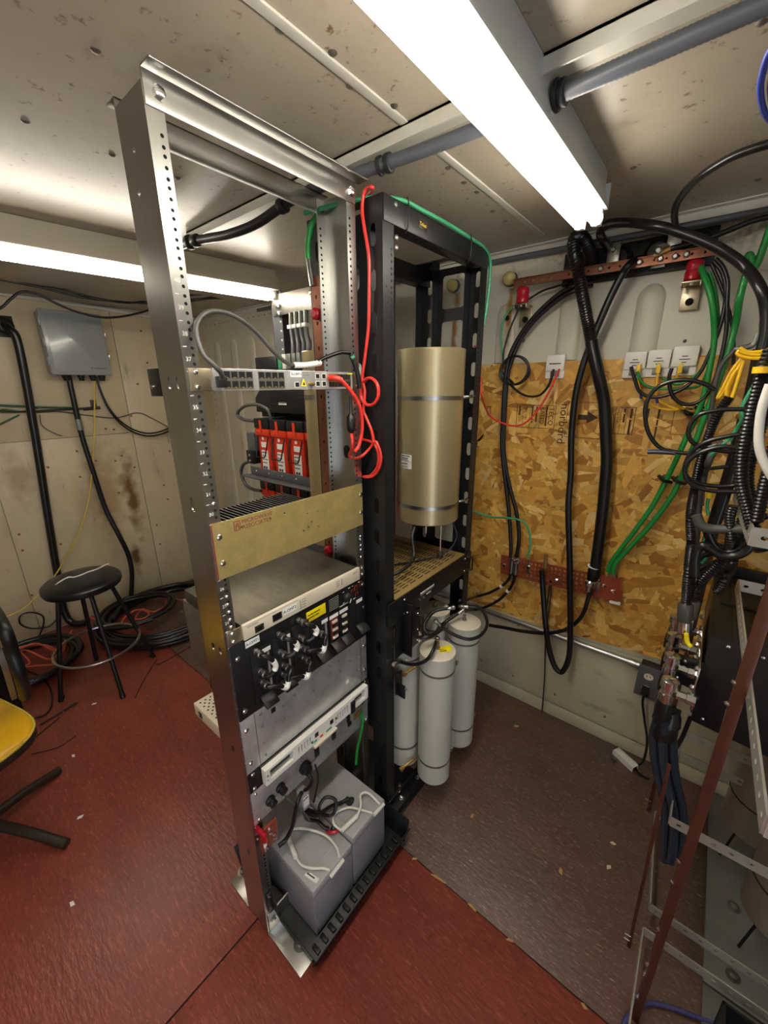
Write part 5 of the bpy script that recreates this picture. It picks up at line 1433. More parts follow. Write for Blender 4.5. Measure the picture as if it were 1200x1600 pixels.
# ---------------------------------------------------------------- coil of heavy cable on the floor
def spiral(c, r0, r1, turns, z0, z1, seed, squash=1.0, a0=0.0):
    rn = random.Random(seed)
    P = []
    n = int(turns * 12)
    for i in range(n + 1):
        t = i / n
        a = a0 + 2 * math.pi * turns * t
        r = r0 + (r1 - r0) * t + rn.uniform(-0.012, 0.012)
        P.append((c[0] + r * math.cos(a) * squash, c[1] + r * math.sin(a), z0 + (z1 - z0) * t + rn.uniform(0, 0.004)))
    return P
cable('cable_coil', 'big coil of thick black cable on the floor by the left wall', spiral((-2.93, 1.03, 0), 0.4, 0.45, 4, 0.018, 0.028, 3, 0.95) + spiral((-2.93, 1.03, 0), 0.47, 0.38, 4, 0.05, 0.075, 4, 0.95), 0.015, 'rubber', per=4)
cable('cable_coil', 'smaller coil of black cable inside the big coil near the stool', spiral((-3.03, 0.86, 0), 0.2, 0.27, 2, 0.1, 0.11, 9, 0.9), 0.013, 'rubber', per=4)
cable('cable_coil', 'low coil of black hose under the orange cord at the left wall', spiral((-3.02, 0.2, 0), 0.24, 0.3, 3, 0.018, 0.06, 12, 0.9), 0.018, 'rubber', per=4)
cable('orange_cord', 'orange cord winding over the big black coil', [(-3.223,0.595,0.1),(-3.055,0.635,0.1),(-2.923,0.69,0.1),(-3,0.761,0.1),(-3.038,0.85,0.1),(-2.934,0.888,0.1),(-2.876,0.848,0.1),(-2.915,0.796,0.1)] + [(-3.096,0.9,0.06),(-2.989,0.939,0.06),(-3.016,1.033,0.06),(-3.153,1.112,0.06),(-3.018,1.141,0.06),(-2.929,1.199,0.06)], 0.006, 'orange_cable')
cable('orange_cord', 'tangled orange cord on the floor left of the stool', [(-3.025,0.414,0.09),(-2.886,0.358,0.09),(-3.112,0.294,0.09),(-3.142,0.236,0.09),(-3.122,0.171,0.09)] + [(-3.131,0.151,0.06),(-3.151,0.231,0.06),(-2.927,0.297,0.06),(-2.958,0.352,0.06),(-3.121,0.322,0.06),(-3.218,0.211,0.06),(-3.024,0.22,0.06),(-2.959,0.211,0.06),(-2.967,0.168,0.06),(-2.898,0.245,0.06),(-2.828,0.322,0.06),(-2.903,0.356,0.06)] + [(-3.112,0.436,0.04),(-3.223,0.489,0.04)], 0.006, 'orange_cable')
cable('loose_wire', 'thin black wire bowed on the red floor beside the yellow chair', [(-3.052,0.171,0.006),(-2.885,0.231,0.006),(-2.696,0.245,0.006),(-2.535,0.218,0.006),(-2.474,0.181,0.006),(-2.481,0.137,0.006)], 0.005, 'rubber')
cable('wire_loop', 'thin dark wire loop against the left wall behind the stool', [(-3.38,0.478,0.112),(-3.38,0.404,0.056),(-3.38,0.312,0.083),(-3.38,0.264,0.143),(-3.38,0.277,0.201),(-3.38,0.33,0.2),(-3.38,0.381,0.149),(-3.38,0.375,0.086),(-3.38,0.33,0.007),(-3.38,0.274,-0.014)], 0.005, 'rubber')
for i, (P, r, lb) in enumerate((
        ([(-2.409,0.138,0.005),(-2.422,0.218,0.005),(-2.442,0.311,0.005)], 0.005, 'dark metal rod on the red floor behind the yellow chair'),
        ([(-2.33,0.107,0.004),(-2.389,0.218,0.004)], 0.003, 'short dark wire on the red floor next to the metal rod'),
        ([(-2.437,0.717,0.004),(-2.421,0.76,0.004),(-2.45,0.998,0.004)], 0.003, 'bent dark wire crossing the floor seam near the stool'),
        ([(-2.23,0.524,0.004),(-2.345,0.614,0.004),(-2.482,0.743,0.004)], 0.003, 'thin dark wire on the red floor right of the stool'),
        ([(-2.222,0.073,0.003),(-2.171,0.16,0.003),(-2.183,0.235,0.003)], 0.0025, 'thin dark wire lying in front of the yellow chair'))):
    cable('floor_wire', lb, P, r, 'chair_brown', cat='wire')
for i, (x, y) in enumerate(((115, 1181), (147, 1100), (100, 1111), (113, 1413), (180, 1205))):
    p = [(-2.059,0.194,0), (-2.361,0.365,0), (-2.43,0.246,0), (-1.378,0.017,0), (-1.696,0.125,0)][i]
    tag(MB(Matrix.Translation(p) @ Matrix.Rotation(i * 1.1, 4, 'Z')).prism([(-0.011, -0.004), (0.006, -0.006), (0.012, 0.003), (-0.004, 0.006)], (0, 0, 0.0005), X, Y, 0.0025).build('paper_scrap', 'paper'), ('white scrap on the red floor between chair and stool', 'white scrap on the red floor near the stool foot', 'white scrap by the end of the metal rod', 'pale scrap on the red floor at the lower left', 'tiny pale scrap on the red floor beyond the chair legs')[i], 'scrap')

# ---------------------------------------------------------------- stool
stl = thing('stool', 'round black stool with torn seat and chrome foot ring', 'stool', (-2.54, 0.495, 0))
SX, SY = -2.543, 0.485
MB().lathe((SX, SY, 0.605), [(0.165, 0), (0.18, 0.006), (0.185, 0.02), (0.183, 0.038), (0.17, 0.05), (0.12, 0.058), (0.05, 0.06), (0.001, 0.06)], 40).build('seat', 'vinyl_black', stl)
tear = MB()
P = [(-2.546,0.37,0.66), (-2.57,0.402,0.666), (-2.59,0.441,0.667), (-2.565,0.461,0.667), (-2.569,0.497,0.667), (-2.581,0.528,0.667), (-2.583,0.568,0.667), (-2.615,0.616,0.664), (-2.632,0.646,0.66)]
tear.tube(P, 0.0042, 6, per=3)
tear.build('tear', 'tear', stl)
feet = [(-2.534, 0.257), (-2.287, 0.484), (-2.528, 0.743), (-2.785, 0.501)]
for fx_, fy_ in feet:
    d = Vector((fx_ - SX, fy_ - SY, 0)).normalized()
    top = (SX + d.x * 0.115, SY + d.y * 0.115, 0.608)
    lg = MB().tube([top, (fx_, fy_, 0.0)], 0.0115, 10, smooth=False).build('leg', 'black', stl)
    MB().cyl((fx_, fy_, 0.0), (fx_ - d.x * 0.012, fy_ - d.y * 0.012, 0.03), 0.014, n=10).build('rubber_foot', 'rubber', lg)
RRR = []
for i in range(28):
    a = 2 * math.pi * i / 28
    RRR.append((SX + 0.208 * math.cos(a), SY + 0.208 * math.sin(a), 0.235))
MB().tube(RRR, 0.0075, 8, per=2, closed=True).build('foot_ring', 'steel', stl)

# ---------------------------------------------------------------- yellow chair, only its corner in view
ch = thing('chair', 'yellow vinyl chair with dark base at the left edge of the red floor', 'chair', (-1.86, -0.12, 0))
CXc, CYc = -1.87, -0.115
def seat_outline(g, n=36):
    out = []
    for i in range(n):
        a = 2 * math.pi * i / n
        c, s = math.cos(a), math.sin(a)
        k = (abs(c) ** 3.6 + abs(s) ** 3.6) ** (-1 / 3.6)
        out.append((k * c * g[0], k * s * g[1]))
    return out
MS = Matrix.Translation((CXc - 0.03, CYc - 0.045, 0)) @ Matrix.Rotation(0.28, 4, 'Z')
MB(MS).plate(seat_outline((0.262, 0.232)), [], (0, 0, 0.41), X, Y, 0.03).build('seat_edge', 'chair_brown', ch, bev=0.006)
cu = MB(MS)
lv = [(1.0, 0.44), (0.995, 0.447), (0.96, 0.455), (0.7, 0.463), (0.3, 0.466), (0.01, 0.467)]
vs, fs = [], []
for q, z in lv:
    for x, y in seat_outline((0.258, 0.228)):
        vs.append((x * q, y * q, z))
for k in range(len(lv) - 1):
    for i in range(36):
        j = (i + 1) % 36
        fs.append((k * 36 + i, k * 36 + j, (k + 1) * 36 + j, (k + 1) * 36 + i))
cu.add(vs, fs).build('seat_cushion', 'vinyl_yellow', ch, angle=70)
pp_ = [MS @ Vector((x, y, 0.4475)) for x, y in seat_outline((0.259, 0.229))]
MB().tube(pp_, 0.004, 6, per=2, closed=True).build('piping', 'yellow_thin', ch)
MB().lathe((CXc, CYc, 0.03), [(0.035, 0), (0.035, 0.1), (0.022, 0.12), (0.022, 0.38), (0.08, 0.38)], 20).build('pedestal', 'chair_brown', ch)
for e in ((-1.602, 0.06), (-2.0, 0.128), (-2.12, -0.28), (-1.72, -0.38)):
    d = Vector((e[0] - CXc, e[1] - CYc, 0))
    nd = d.normalized()
    MB().tube([(CXc, CYc, 0.085), (CXc + d.x * 0.5, CYc + d.y * 0.5, 0.06), (CXc + d.x * 0.9, CYc + d.y * 0.9, 0.025), (e[0], e[1], 0.018)], 0.018, 10).build('leg', 'chair_brown', ch)
# black upright case with perforated strip behind the chair
bc = thing('black_case', 'black case with perforated edge strip behind the yellow chair', 'case', (-2.55, 0.06, 0))
MB(Matrix.Translation((-2.62, -0.02, 0)) @ Matrix.Rotation(0.5, 4, 'Z')).box((-0.14, -0.2, 0), (0.1, 0.1, 0.34)).build('case_body', 'black', bc, bev=0.01)
MB().tube([(-2.087,0.09,0.886),(-1.805,0.09,0.922),(-1.647,0.09,0.912),(-1.645,0.09,0.828),(-1.642,0.09,0.741),(-1.732,0.09,0.604)], 0.018, 10).build('side_tube', 'black', bc)
pr = MB().tube([(-1.855,0.07,0.755),(-1.867,0.07,0.652),(-1.959,0.07,0.483)], 0.012, 4).build('perforated_strip', 'dull_steel', bc)

# ================================================================ far wall: knobs, bus bar, entry port
for i, (x, z) in enumerate(((-1.066, 2.095), (-0.79, 2.082))):
    t = thing('round_cover', ('yellow round cover behind the black rack corner', 'yellow round cover beside the left end of the copper bus bar')[i], 'bolt cover', (x, 1.85, z), 'yellow round covers')
    MB().lathe((x, 1.853, z), [(0.034, 0), (0.034, 0.003)], 28, (0, -1, 0)).build('washer', 'trim_grey', t)
    MB().lathe((x, 1.85, z), [(0.027, 0), (0.029, 0.008), (0.026, 0.02)], 28, (0, -1, 0)).build('collar', 'knob_blue', t)
    MB().lathe((x, 1.832, z), [(0.025, 0), (0.027, 0.006), (0.026, 0.016), (0.021, 0.026), (0.012, 0.032), (0.001, 0.034)], 28, (0, -1, 0)).build('dome', 'knob_yellow', t)
tag(MB().lathe((-0.79, 1.836, 1.93), [(0.011, 0), (0.011, 0.003), (0.007, 0.004), (0.006, 0.012)], 8, (0, -1, 0)).build('hex_bolt', 'black'), 'small dark bolt on the white wall under the yellow cover', 'bolt')
tag(MB().lathe((-0.718,1.853,1.836), [(0.009, 0), (0.006, 0.006)], 8, (0, -1, 0)).build('hex_bolt', 'dull_steel'), 'small round bolt on the white wall above the wire coil', 'bolt')
tag(MB().lathe((-0.135,1.853,1.793), [(0.006, 0), (0.004, 0.004)], 8, (0, -1, 0)).build('hex_bolt', 'black'), 'tiny dark bolt on the white wall above the right protectors', 'bolt')

ep = thing('cable_entry', 'black rubber cable entry port high on the far wall', 'cable entry', (-0.35, 1.85, 2.05))
MB().box((-0.575, 1.838, 2.02), (-0.1, 1.851, 2.135)).build('port_plate', 'black', ep, bev=0.004)
for x in (-0.5, -0.38, -0.26, -0.15):
    MB().lathe((x, 1.838, 2.08), [(0.045, 0), (0.042, 0.02), (0.03, 0.03), (0.028, 0.03)], 20, (0, -1, 0)).build('boot', 'rubber', ep)

bb = thing('bus_bar', 'long copper bus bar on red insulators high on the far wall', 'bus bar', (-0.42, 1.77, 2.03))
hl = [oval(-0.7 + i * 0.034, 2.046, 0.008, 0.008, 4) for i in range(18)]
MB().plate([(-0.745, 2.032), (-0.088, 2.032), (-0.088, 2.06), (-0.745, 2.06)], hl, (0, 1.772, 0), X, Z, 0.007).box((-0.745, 1.765, 2.058), (-0.088, 1.8, 2.063)).build('copper_bar', 'copper', bb, bev=0.0)
for x, h in ((-0.708, 1.0), (-0.143, 1.15)):
    MB().lathe((x, 1.782, 2.03), [(0.018, 0), (0.0235, -0.006), (0.0245, -0.022), (0.0225, -0.026), (0.0225, -0.03), (0.0245, -0.034), (0.024, -0.056), (0.02, -0.06)], 24).build('insulator', 'red_plastic', bb)
    br = MB().box((x - 0.026, 1.76, 1.963), (x + 0.026, 1.835, 1.968)).box((x - 0.026, 1.832, 1.89), (x + 0.026, 1.837, 1.968)).box((x - 0.027, 1.76, 1.95), (x - 0.024, 1.8, 1.968)).box((x + 0.024, 1.76, 1.95), (x + 0.027, 1.8, 1.968)).build('bracket', 'alu_warm', bb, bev=0.001)
    MB().lathe((x, 1.832, 1.915), [(0.012, 0), (0.012, 0.004), (0.007, 0.004), (0.007, 0.012)], 12, (0, -1, 0)).build('bolt', 'hole', br)
    MB().lathe((x, 1.772, 1.963), [(0.007, 0), (0.005, -0.006)][::-1], 8).build('bolt', 'chrome', br)
for x in (-0.42, -0.3, -0.24, -0.2, -0.17):
    MB().lathe((x, 1.765, 2.046), [(0.01, 0), (0.01, 0.007), (0.006, 0.012)], 6, (0, -1, 0)).build('bolt', 'steel', bb)
for i, p in enumerate([(-0.391,1.78,2.095),(-0.247,1.78,2.063),(-0.212,1.78,2.105)]):
    lg = thing('ground_lug', ('polished ground lug plate left on the copper bus bar', 'polished ground lug plate in the middle of the copper bus bar', 'polished ground lug plate at the cable entry right end')[i], 'ground lug', p, 'lug plates on the bus bar')
    MB().box((p[0] - 0.022, 1.792, p[2] - 0.035), (p[0] + 0.018, 1.797, p[2] + 0.035)).box((p[0] - 0.022, 1.797, p[2] + 0.03), (p[0] + 0.018, 1.83, p[2] + 0.035)).build('lug_plate', 'steel', lg, bev=0.0008)
    MB().lathe((p[0] - 0.002, 1.792, p[2] + 0.012), [(0.01, 0), (0.01, 0.006), (0.006, 0.01)], 6, (0, -1, 0)).build('bolt', 'chrome', lg)
ck = thing('compression_lug', 'brass compression lug on top of the copper bus bar', 'lug', (-0.22, 1.78, 2.07))
MB().cyl((-0.262,1.77,2.06), (-0.218,1.77,2.074), 0.012, n=14).build('barrel', 'brass', ck)
MB().lathe((-0.249,1.755,2.07), [(0.012, 0), (0.012, 0.008), (0.007, 0.012)], 6, (0, -1, 0)).build('bolt', 'steel', ck)

# ---------------------------------------------------------------- surge protectors
def protector(label, x0, x1, z0, z1):
    t = thing('surge_protector', label, 'surge protector', ((x0 + x1) / 2, 1.83, z0), 'white protectors at the board edge')
    MB().box((x0, 1.822, z0 + 0.03), (x1, 1.838, z1)).build('cover', 'white', t, bev=0.003)
    MB().box((x0 - 0.002, 1.831, z0), (x1 + 0.002, 1.838, z0 + 0.034)).build('base_plate', 'white', t, bev=0.002)
    MB().box((x0 + 0.02, 1.826, z0 + 0.008), (x1 - 0.02, 1.831, z0 + 0.03)).build('socket', 'plate_grey', t, bev=0.001)
    s = MB()
    if x0 < -0.5:
        s.text('~xxxxxxxxx', 0.009, ((x0 + x1) / 2, 1.8216, z0 + 0.055), X, Z, 'CENTER', 0.0002)
    else:
        s.text('~SURGE', 0.006, ((x0 + x1) / 2, 1.8216, z0 + 0.062), X, Z, 'CENTER', 0.0002).text('~PROTECTOR', 0.006, ((x0 + x1) / 2, 1.8216, z0 + 0.052), X, Z, 'CENTER', 0.0002).text('~CAT6', 0.006, ((x0 + x1) / 2, 1.8216, z0 + 0.042), X, Z, 'CENTER', 0.0002)
    s.build('printed_text', 'ink', t)
protector('single white surge protector left of the thick black cables', -0.598, -0.524, 1.675, 1.768)
protector('white surge protector, left of the row of three', -0.308, -0.238, 1.672, 1.764)
protector('white surge protector, middle of the row of three', -0.234, -0.164, 1.674, 1.767)
protector('white surge protector, right of the row of three', -0.16, -0.086, 1.677, 1.775)

# ---------------------------------------------------------------- lower ground bar
gb = thing('ground_bar', 'red copper ground bar with rows of holes on the board', 'ground bar', (-0.43, 1.79, 0.75))
GBM = Matrix.Translation((-0.7, 1.79, 0.745)) @ Matrix.Rotation(-0.045, 4, 'Y')
hl = []
for i in range(17):
    for k in range(4):
        hl.append(oval(0.095 + i * 0.0185, 0.02 + k * 0.022, 0.0125, 0.0155, 4))
MB(GBM).plate([(0.0, 0.0), (0.52, 0.0), (0.535, 0.02), (0.52, 0.105), (0.0, 0.1)], hl, (0, 0, 0), X, Z, 0.006).build('copper_plate', 'copper_red', gb)
for x in (0.02, 0.5):
    MB(GBM).box((x - 0.015, 0.0, 0.03), (x + 0.015, 0.045, 0.07)).build('standoff', 'red_plastic', gb, bev=0.002)
MB(GBM).box((0.49, -0.008, -0.012), (0.53, 0.0, 0.0)).build('sticker_plate', 'paper', gb)
for x, z in ((0.02, 0.05), (0.5, 0.045), (0.46, 0.06), (0.44, 0.08), (0.42, 0.06), (0.14, 0.07), (0.055, 0.09), (0.08, 0.09), (0.06, 0.05), (0.085, 0.045), (0.27, 0.035)):
    MB(GBM).lathe((x, -0.006, z), [(0.01, 0), (0.01, 0.006), (0.006, 0.01)], 6, (0, -1, 0)).build('bolt', 'chrome', gb)
for x, z0 in ((0.055, 0.08), (0.085, 0.07), (0.14, 0.06), (0.418, 0.06), (0.44, 0.05)):
    MB(GBM).box((x - 0.007, -0.012, z0 - 0.025), (x + 0.007, -0.006, z0 + 0.035)).build('lug', 'steel', gb, bev=0.001)
MB(GBM).box((0.47, 0.0, 0.08), (0.5, 0.02, 0.16)).build('upright_bracket', 'dull_steel', gb, bev=0.001)
MB(GBM).cyl((0.214, -0.006, 0.08), (0.214, -0.006, 0.15), 0.008, n=10).build('post_lug', 'brass', gb)

# ---------------------------------------------------------------- conduit, outlet
em = thing('conduit', 'galvanised conduit along the foot of the board to the outlet', 'conduit', (-0.9, 1.82, 0.48))
MB().tube([(-1.3, 1.818, 0.487), (-0.88, 1.818, 0.487), (-0.065, 1.818, 0.487)], 0.0125, 14, smooth=False).build('pipe', 'emt', em)
MB().cyl((-0.1, 1.818, 0.487), (-0.075, 1.818, 0.487), 0.0165, n=14).cyl((-0.07, 1.818, 0.487), (-0.055, 1.818, 0.487), 0.018, n=14).build('coupling', 'emt', em)
ou = thing('outlet_box', 'grey metal box with four white power sockets at the board foot', 'outlet', (0.0, 1.81, 0.4))
MB().box((-0.055, 1.78, 0.375), (0.075, 1.836, 0.515)).build('box_body', 'dark_box', ou, bev=0.003)
MB().box((-0.06, 1.776, 0.37), (0.08, 1.78, 0.52)).build('cover_plate', 'cabinet_grey', ou, bev=0.001)
for x in (-0.02, 0.045):
    for z in (0.475, 0.415):
        s = MB().prism(oval(x, z, 0.034, 0.028, 6), (0, 1.776, 0), X, Z, 0.003).build('socket', 'cream', ou)
        for dx in (-0.006, 0.006):
            MB().box((x + dx - 0.0015, 1.7725, z - 0.002), (x + dx + 0.0015, 1.7729, z + 0.007)).build('slot', 'hole', s)
pl = thing('power_plug', 'black power plug and cord in the lower outlet socket', 'plug', (-0.02, 1.77, 0.41))
MB().box((-0.035, 1.74, 0.4), (-0.005, 1.7725, 0.43)).build('plug_body', 'black', pl, bev=0.004)
MB().tube([(-0.02, 1.755, 0.402), (-0.02, 1.752, 0.36), (0.0, 1.75, 0.28), (0.025, 1.755, 0.18), (0.03, 1.76, 0.08), (0.015, 1.77, 0.02), (0.0, 1.78, 0.008), (0.02, 1.74, 0.01), (0.06, 1.7, 0.04)], 0.005, 8).build('cord', 'rubber', pl)
jk = thing('metal_channel', 'small white metal channel on the brown floor at the wall', 'metal piece', (-0.03, 1.78, 0))
MB(Matrix.Translation((-0.035, 1.775, 0)) @ Matrix.Rotation(-0.5, 4, 'Z')).box((-0.05, -0.02, 0.022), (0.05, 0.02, 0.025)).box((-0.05, -0.02, 0), (0.05, -0.017, 0.025)).box((-0.05, 0.017, 0), (0.05, 0.02, 0.025)).build('channel', 'white', jk, bev=0.0006)
MB().cyl((-0.085, 1.76, 0.008), (-0.07, 1.74, 0.008), 0.008, n=8).build('end_screw', 'dull_steel', jk)

# ---------------------------------------------------------------- cables on the far wall
hc = thing('ribbed_coax', 'thickest black coax with ribbed upper bend, arching from the entry port', 'coax cable', (-0.427,1.73,1.852))
MB().tube([(-0.463,1.82,2.068)] + [(-0.461,1.74,2.105)] + [(-0.472,1.7,2.134)] + [(-0.489,1.68,2.144),(-0.502,1.68,2.129),(-0.492,1.68,2.082)] + [(-0.474,1.7,2.019),(-0.448,1.7,1.936)] + [(-0.427,1.73,1.852),(-0.403,1.73,1.776)], 0.0215, 14, ribs=0.009, valley=0.9).build('ribbed_section', 'rubber', hc, angle=45)
MB().tube([(-0.411,1.73,1.803),(-0.403,1.73,1.776),(-0.368,1.73,1.676)] + [(-0.342,1.755,1.583),(-0.318,1.755,1.459),(-0.301,1.755,1.361),(-0.294,1.755,1.262),(-0.288,1.755,1.169),(-0.283,1.755,1.017),(-0.28,1.755,0.892)], 0.0218, 14).build('smooth_section', 'rubber', hc)
hx = thing('coax_connector', 'chrome connector where the thickest coax meets the ground bar', 'connector', (-0.276,1.76,0.779))
MB().lathe((-0.282,1.755,0.907), [(0.024, 0), (0.025, 0.03), (0.023, 0.05)], 18, Vector((-0.285,1.755,0.793)) - Vector((-0.282,1.755,0.907))).build('boot', 'rubber', hx)
MB().lathe((-0.287,1.755,0.851), [(0.02, 0), (0.026, 0.006), (0.026, 0.022), (0.02, 0.024), (0.018, 0.035), (0.012, 0.037), (0.012, 0.055)], 16, (-0.1, 0, -1)).build('connector_body', 'chrome', hx)
MB().lathe((-0.286,1.755,0.912), [(0.0255, 0), (0.0255, 0.003)], 18, (0.1, 0, 1)).build('white_ring', 'paper', hx)
cable('coax_tail', 'black coax tail curving left from the chrome connector', [(-0.286,1.755,0.824),(-0.286,1.755,0.784)] + [(-0.289,1.75,0.741),(-0.294,1.75,0.698),(-0.309,1.75,0.65),(-0.335,1.75,0.606),(-0.367,1.75,0.569),(-0.42,1.75,0.533),(-0.478,1.75,0.509),(-0.57,1.75,0.484),(-0.635,1.75,0.472),(-0.721,1.75,0.452)], 0.009, 'rubber', cat='coax cable')
cable('coax_cable', 'thick black coax hanging in a deep loop below the ground bar', [(-0.311,1.82,2.071)] + [(-0.324,1.74,2.042),(-0.344,1.74,2.014),(-0.369,1.74,1.95),(-0.393,1.74,1.874),(-0.416,1.74,1.789),(-0.434,1.74,1.706),(-0.444,1.74,1.604),(-0.44,1.74,1.455),(-0.423,1.74,1.3)] + [(-0.409,1.72,1.155),(-0.375,1.72,0.926),(-0.35,1.72,0.739),(-0.336,1.72,0.634),(-0.321,1.72,0.487),(-0.328,1.72,0.407),(-0.346,1.72,0.369),(-0.377,1.72,0.39),(-0.413,1.72,0.479),(-0.442,1.72,0.605)] + [(-0.481,1.75,0.759),(-0.493,1.75,0.84)], 0.0125, 'rubber', cat='coax cable', n=12)
for i, (P, r, lb) in enumerate((
        ([(-0.459,1.82,2.021)] + [(-0.504,1.78,2.008),(-0.537,1.78,1.999),(-0.58,1.78,1.976),(-0.628,1.78,1.938),(-0.67,1.78,1.895),(-0.71,1.78,1.84),(-0.741,1.78,1.773),(-0.752,1.78,1.708),(-0.754,1.78,1.628),(-0.751,1.78,1.517),(-0.747,1.78,1.402),(-0.728,1.78,1.284),(-0.702,1.78,1.165),(-0.678,1.78,1.042),(-0.66,1.78,0.915),(-0.654,1.78,0.843)], 0.009, 'upper of two black cables sweeping from the entry port to the ground bar'),
        ([(-0.46,1.83,2.01)] + [(-0.503,1.785,1.993),(-0.548,1.785,1.977),(-0.593,1.785,1.949),(-0.635,1.785,1.916),(-0.675,1.785,1.874),(-0.708,1.785,1.822),(-0.735,1.785,1.747),(-0.746,1.785,1.681),(-0.748,1.785,1.6),(-0.744,1.785,1.488),(-0.737,1.785,1.372),(-0.716,1.785,1.27),(-0.682,1.785,1.167),(-0.645,1.785,1.064),(-0.625,1.785,0.955),(-0.628,1.785,0.855)], 0.009, 'lower of two black cables sweeping from the entry port to the ground bar'),
        ([(-0.541,1.8,2.025),(-0.593,1.8,2.017),(-0.642,1.8,2.008),(-0.714,1.8,1.97),(-0.74,1.8,1.926),(-0.763,1.8,1.866),(-0.78,1.8,1.789),(-0.777,1.8,1.723)], 0.004, 'thin black wire from the left insulator to the wire coil'),
        ([(-0.73,1.81,1.982),(-0.767,1.81,1.962),(-0.79,1.81,1.932),(-0.801,1.81,1.89),(-0.799,1.81,1.83),(-0.785,1.81,1.763)], 0.004, 'thin green wire hanging from the left red insulator'))):
    cable('sweeping_cable', lb, P, r, 'green_pale' if i == 3 else 'rubber')
P = []
for i in range(26):
    a = math.pi + 2 * math.pi * i / 11
    P.append((-0.715 + (0.058 + 0.002 * (i % 3)) * math.cos(a), 1.8 - 0.0015 * i, 1.71 + 0.058 * math.sin(a)))
cable('wire_coil', 'small coil of black wire at the top edge of the board', P + [(-0.743,1.77,1.681),(-0.726,1.77,1.654),(-0.686,1.77,1.622),(-0.642,1.77,1.604),(-0.596,1.77,1.607),(-0.566,1.77,1.638),(-0.552,1.77,1.678),(-0.548,1.77,1.71)], 0.005, 'rubber')
cable('red_wire', 'red wire drooping from black rack to the single white protector', [(-0.778,1.52,1.797)] + [(-0.787,1.6,1.68),(-0.773,1.6,1.604)] + [(-0.799,1.75,1.517),(-0.732,1.75,1.486),(-0.67,1.75,1.48),(-0.62,1.75,1.507),(-0.577,1.75,1.567),(-0.544,1.75,1.64)] + [(-0.538,1.81,1.71)], 0.004, 'red_cable')
cable('ground_wire', 'green ground wire from the black rack to the ground bar', [(-0.745,1.5,1.14)] + [(-0.746,1.6,1.097),(-0.685,1.6,1.094)] + [(-0.686,1.75,1.052),(-0.624,1.75,1.055),(-0.586,1.75,1.038),(-0.564,1.75,0.987),(-0.558,1.75,0.934),(-0.564,1.75,0.878)], 0.005, 'green_pale')
for i, (P, lb) in enumerate((([(-0.643,1.77,0.77),(-0.65,1.77,0.734),(-0.679,1.77,0.689),(-0.743,1.77,0.627),(-0.812,1.77,0.581)] + [(-0.79,1.6,0.643),(-0.834,1.6,0.605)], 'upper black coax leaving the ground bar towards the tubes'), ([(-0.621,1.77,0.77),(-0.626,1.77,0.724),(-0.645,1.77,0.675),(-0.689,1.77,0.605),(-0.755,1.77,0.54),(-0.825,1.77,0.495)] + [(-0.782,1.55,0.619),(-0.817,1.55,0.613)], 'lower black coax leaving the ground bar towards the tubes'))):
    t = thing('coax_cable', lb, 'coax cable', P[0], 'coax leaving the ground bar')
    MB().tube(P, 0.0075, 10).build('jacket', 'rubber', t)
    MB().cyl(P[0], Vector(P[0]) + Vector((0, 0, 0.06)), 0.011, n=10).build('connector', 'steel', t)
    MB().cyl(P[2], Vector(P[2]) + (Vector(P[3]) - Vector(P[2])).normalized() * 0.014, 0.0095, n=10).build('band', 'paper', t)
cable('ground_wire', 'bare brown ground wire running from ground bar to the floor', [(-0.467,1.8,0.779),(-0.463,1.8,0.696),(-0.464,1.8,0.592),(-0.451,1.8,0.453),(-0.434,1.8,0.273)] + [(-0.421,1.78,0.156),(-0.416,1.78,0.05)], 0.0035, 'chair_brown')
cable('ground_wire', 'second bare brown ground wire looping behind the deep cable loop', [(-0.461,1.8,0.781),(-0.453,1.8,0.683),(-0.454,1.8,0.56),(-0.455,1.8,0.488)], 0.003, 'chair_brown')

# green pair with clamps
for i, (P, lb) in enumerate((([(-0.144,1.8,2.031)] + [(-0.118,1.76,1.988)] + [(-0.078,1.74,1.898)] + [(-0.051,1.76,1.786),(-0.046,1.76,1.688),(-0.046,1.76,1.597),(-0.058,1.76,1.522),(-0.075,1.76,1.433)] + [(-0.1,1.79,1.313),(-0.127,1.79,1.204),(-0.164,1.79,1.104),(-0.208,1.79,0.996),(-0.232,1.79,0.932),(-0.236,1.79,0.892)], 'left of two thick green ground cables slanting down to the ground bar'), ([(-0.005,1.72,2.004),(-0.01,1.72,1.939),(-0.01,1.72,1.887)] + [(-0.006,1.76,1.829),(-0.009,1.76,1.736),(-0.021,1.76,1.618),(-0.031,1.76,1.534),(-0.041,1.76,1.447)] + [(-0.06,1.79,1.314),(-0.08,1.79,1.232),(-0.124,1.79,1.121),(-0.182,1.79,1.003),(-0.214,1.79,0.937),(-0.219,1.79,0.891)], 'right of two thick green ground cables slanting down to the ground bar'))):
    cable('green_cable', lb, P, 0.0095, 'green_cable')
for i, p in enumerate([(-0.104,1.815,1.308),(-0.062,1.815,1.309),(-0.074,1.815,1.553),(-0.039,1.815,1.561)]):
    t = thing('cable_clamp', ('clamp on the left green cable, lower pair', 'clamp on the right green cable, lower pair', 'clamp on the left green cable, upper pair', 'clamp on the right green cable, upper pair')[i], 'cable clamp', p, 'clamps on the green cables')
    MB().lathe((p[0] - 0.005, 1.838, p[2]), [(0.013, 0), (0.013, 0.02), (0.008, 0.022)], 10, (0, -1, 0)).build('clamp_base', 'black', t)
    MB().tube([(p[0] - 0.022, 1.8, p[2] + 0.01), (p[0] - 0.005, 1.775, p[2]), (p[0] + 0.02, 1.795, p[2] - 0.008)], 0.006, 8).build('strap', 'black', t)
    MB().lathe((p[0] - 0.024, 1.815, p[2] + 0.01), [(0.007, 0), (0.007, 0.012), (0.004, 0.016)], 8, (0, -1, 0)).build('bolt', 'chrome', t)

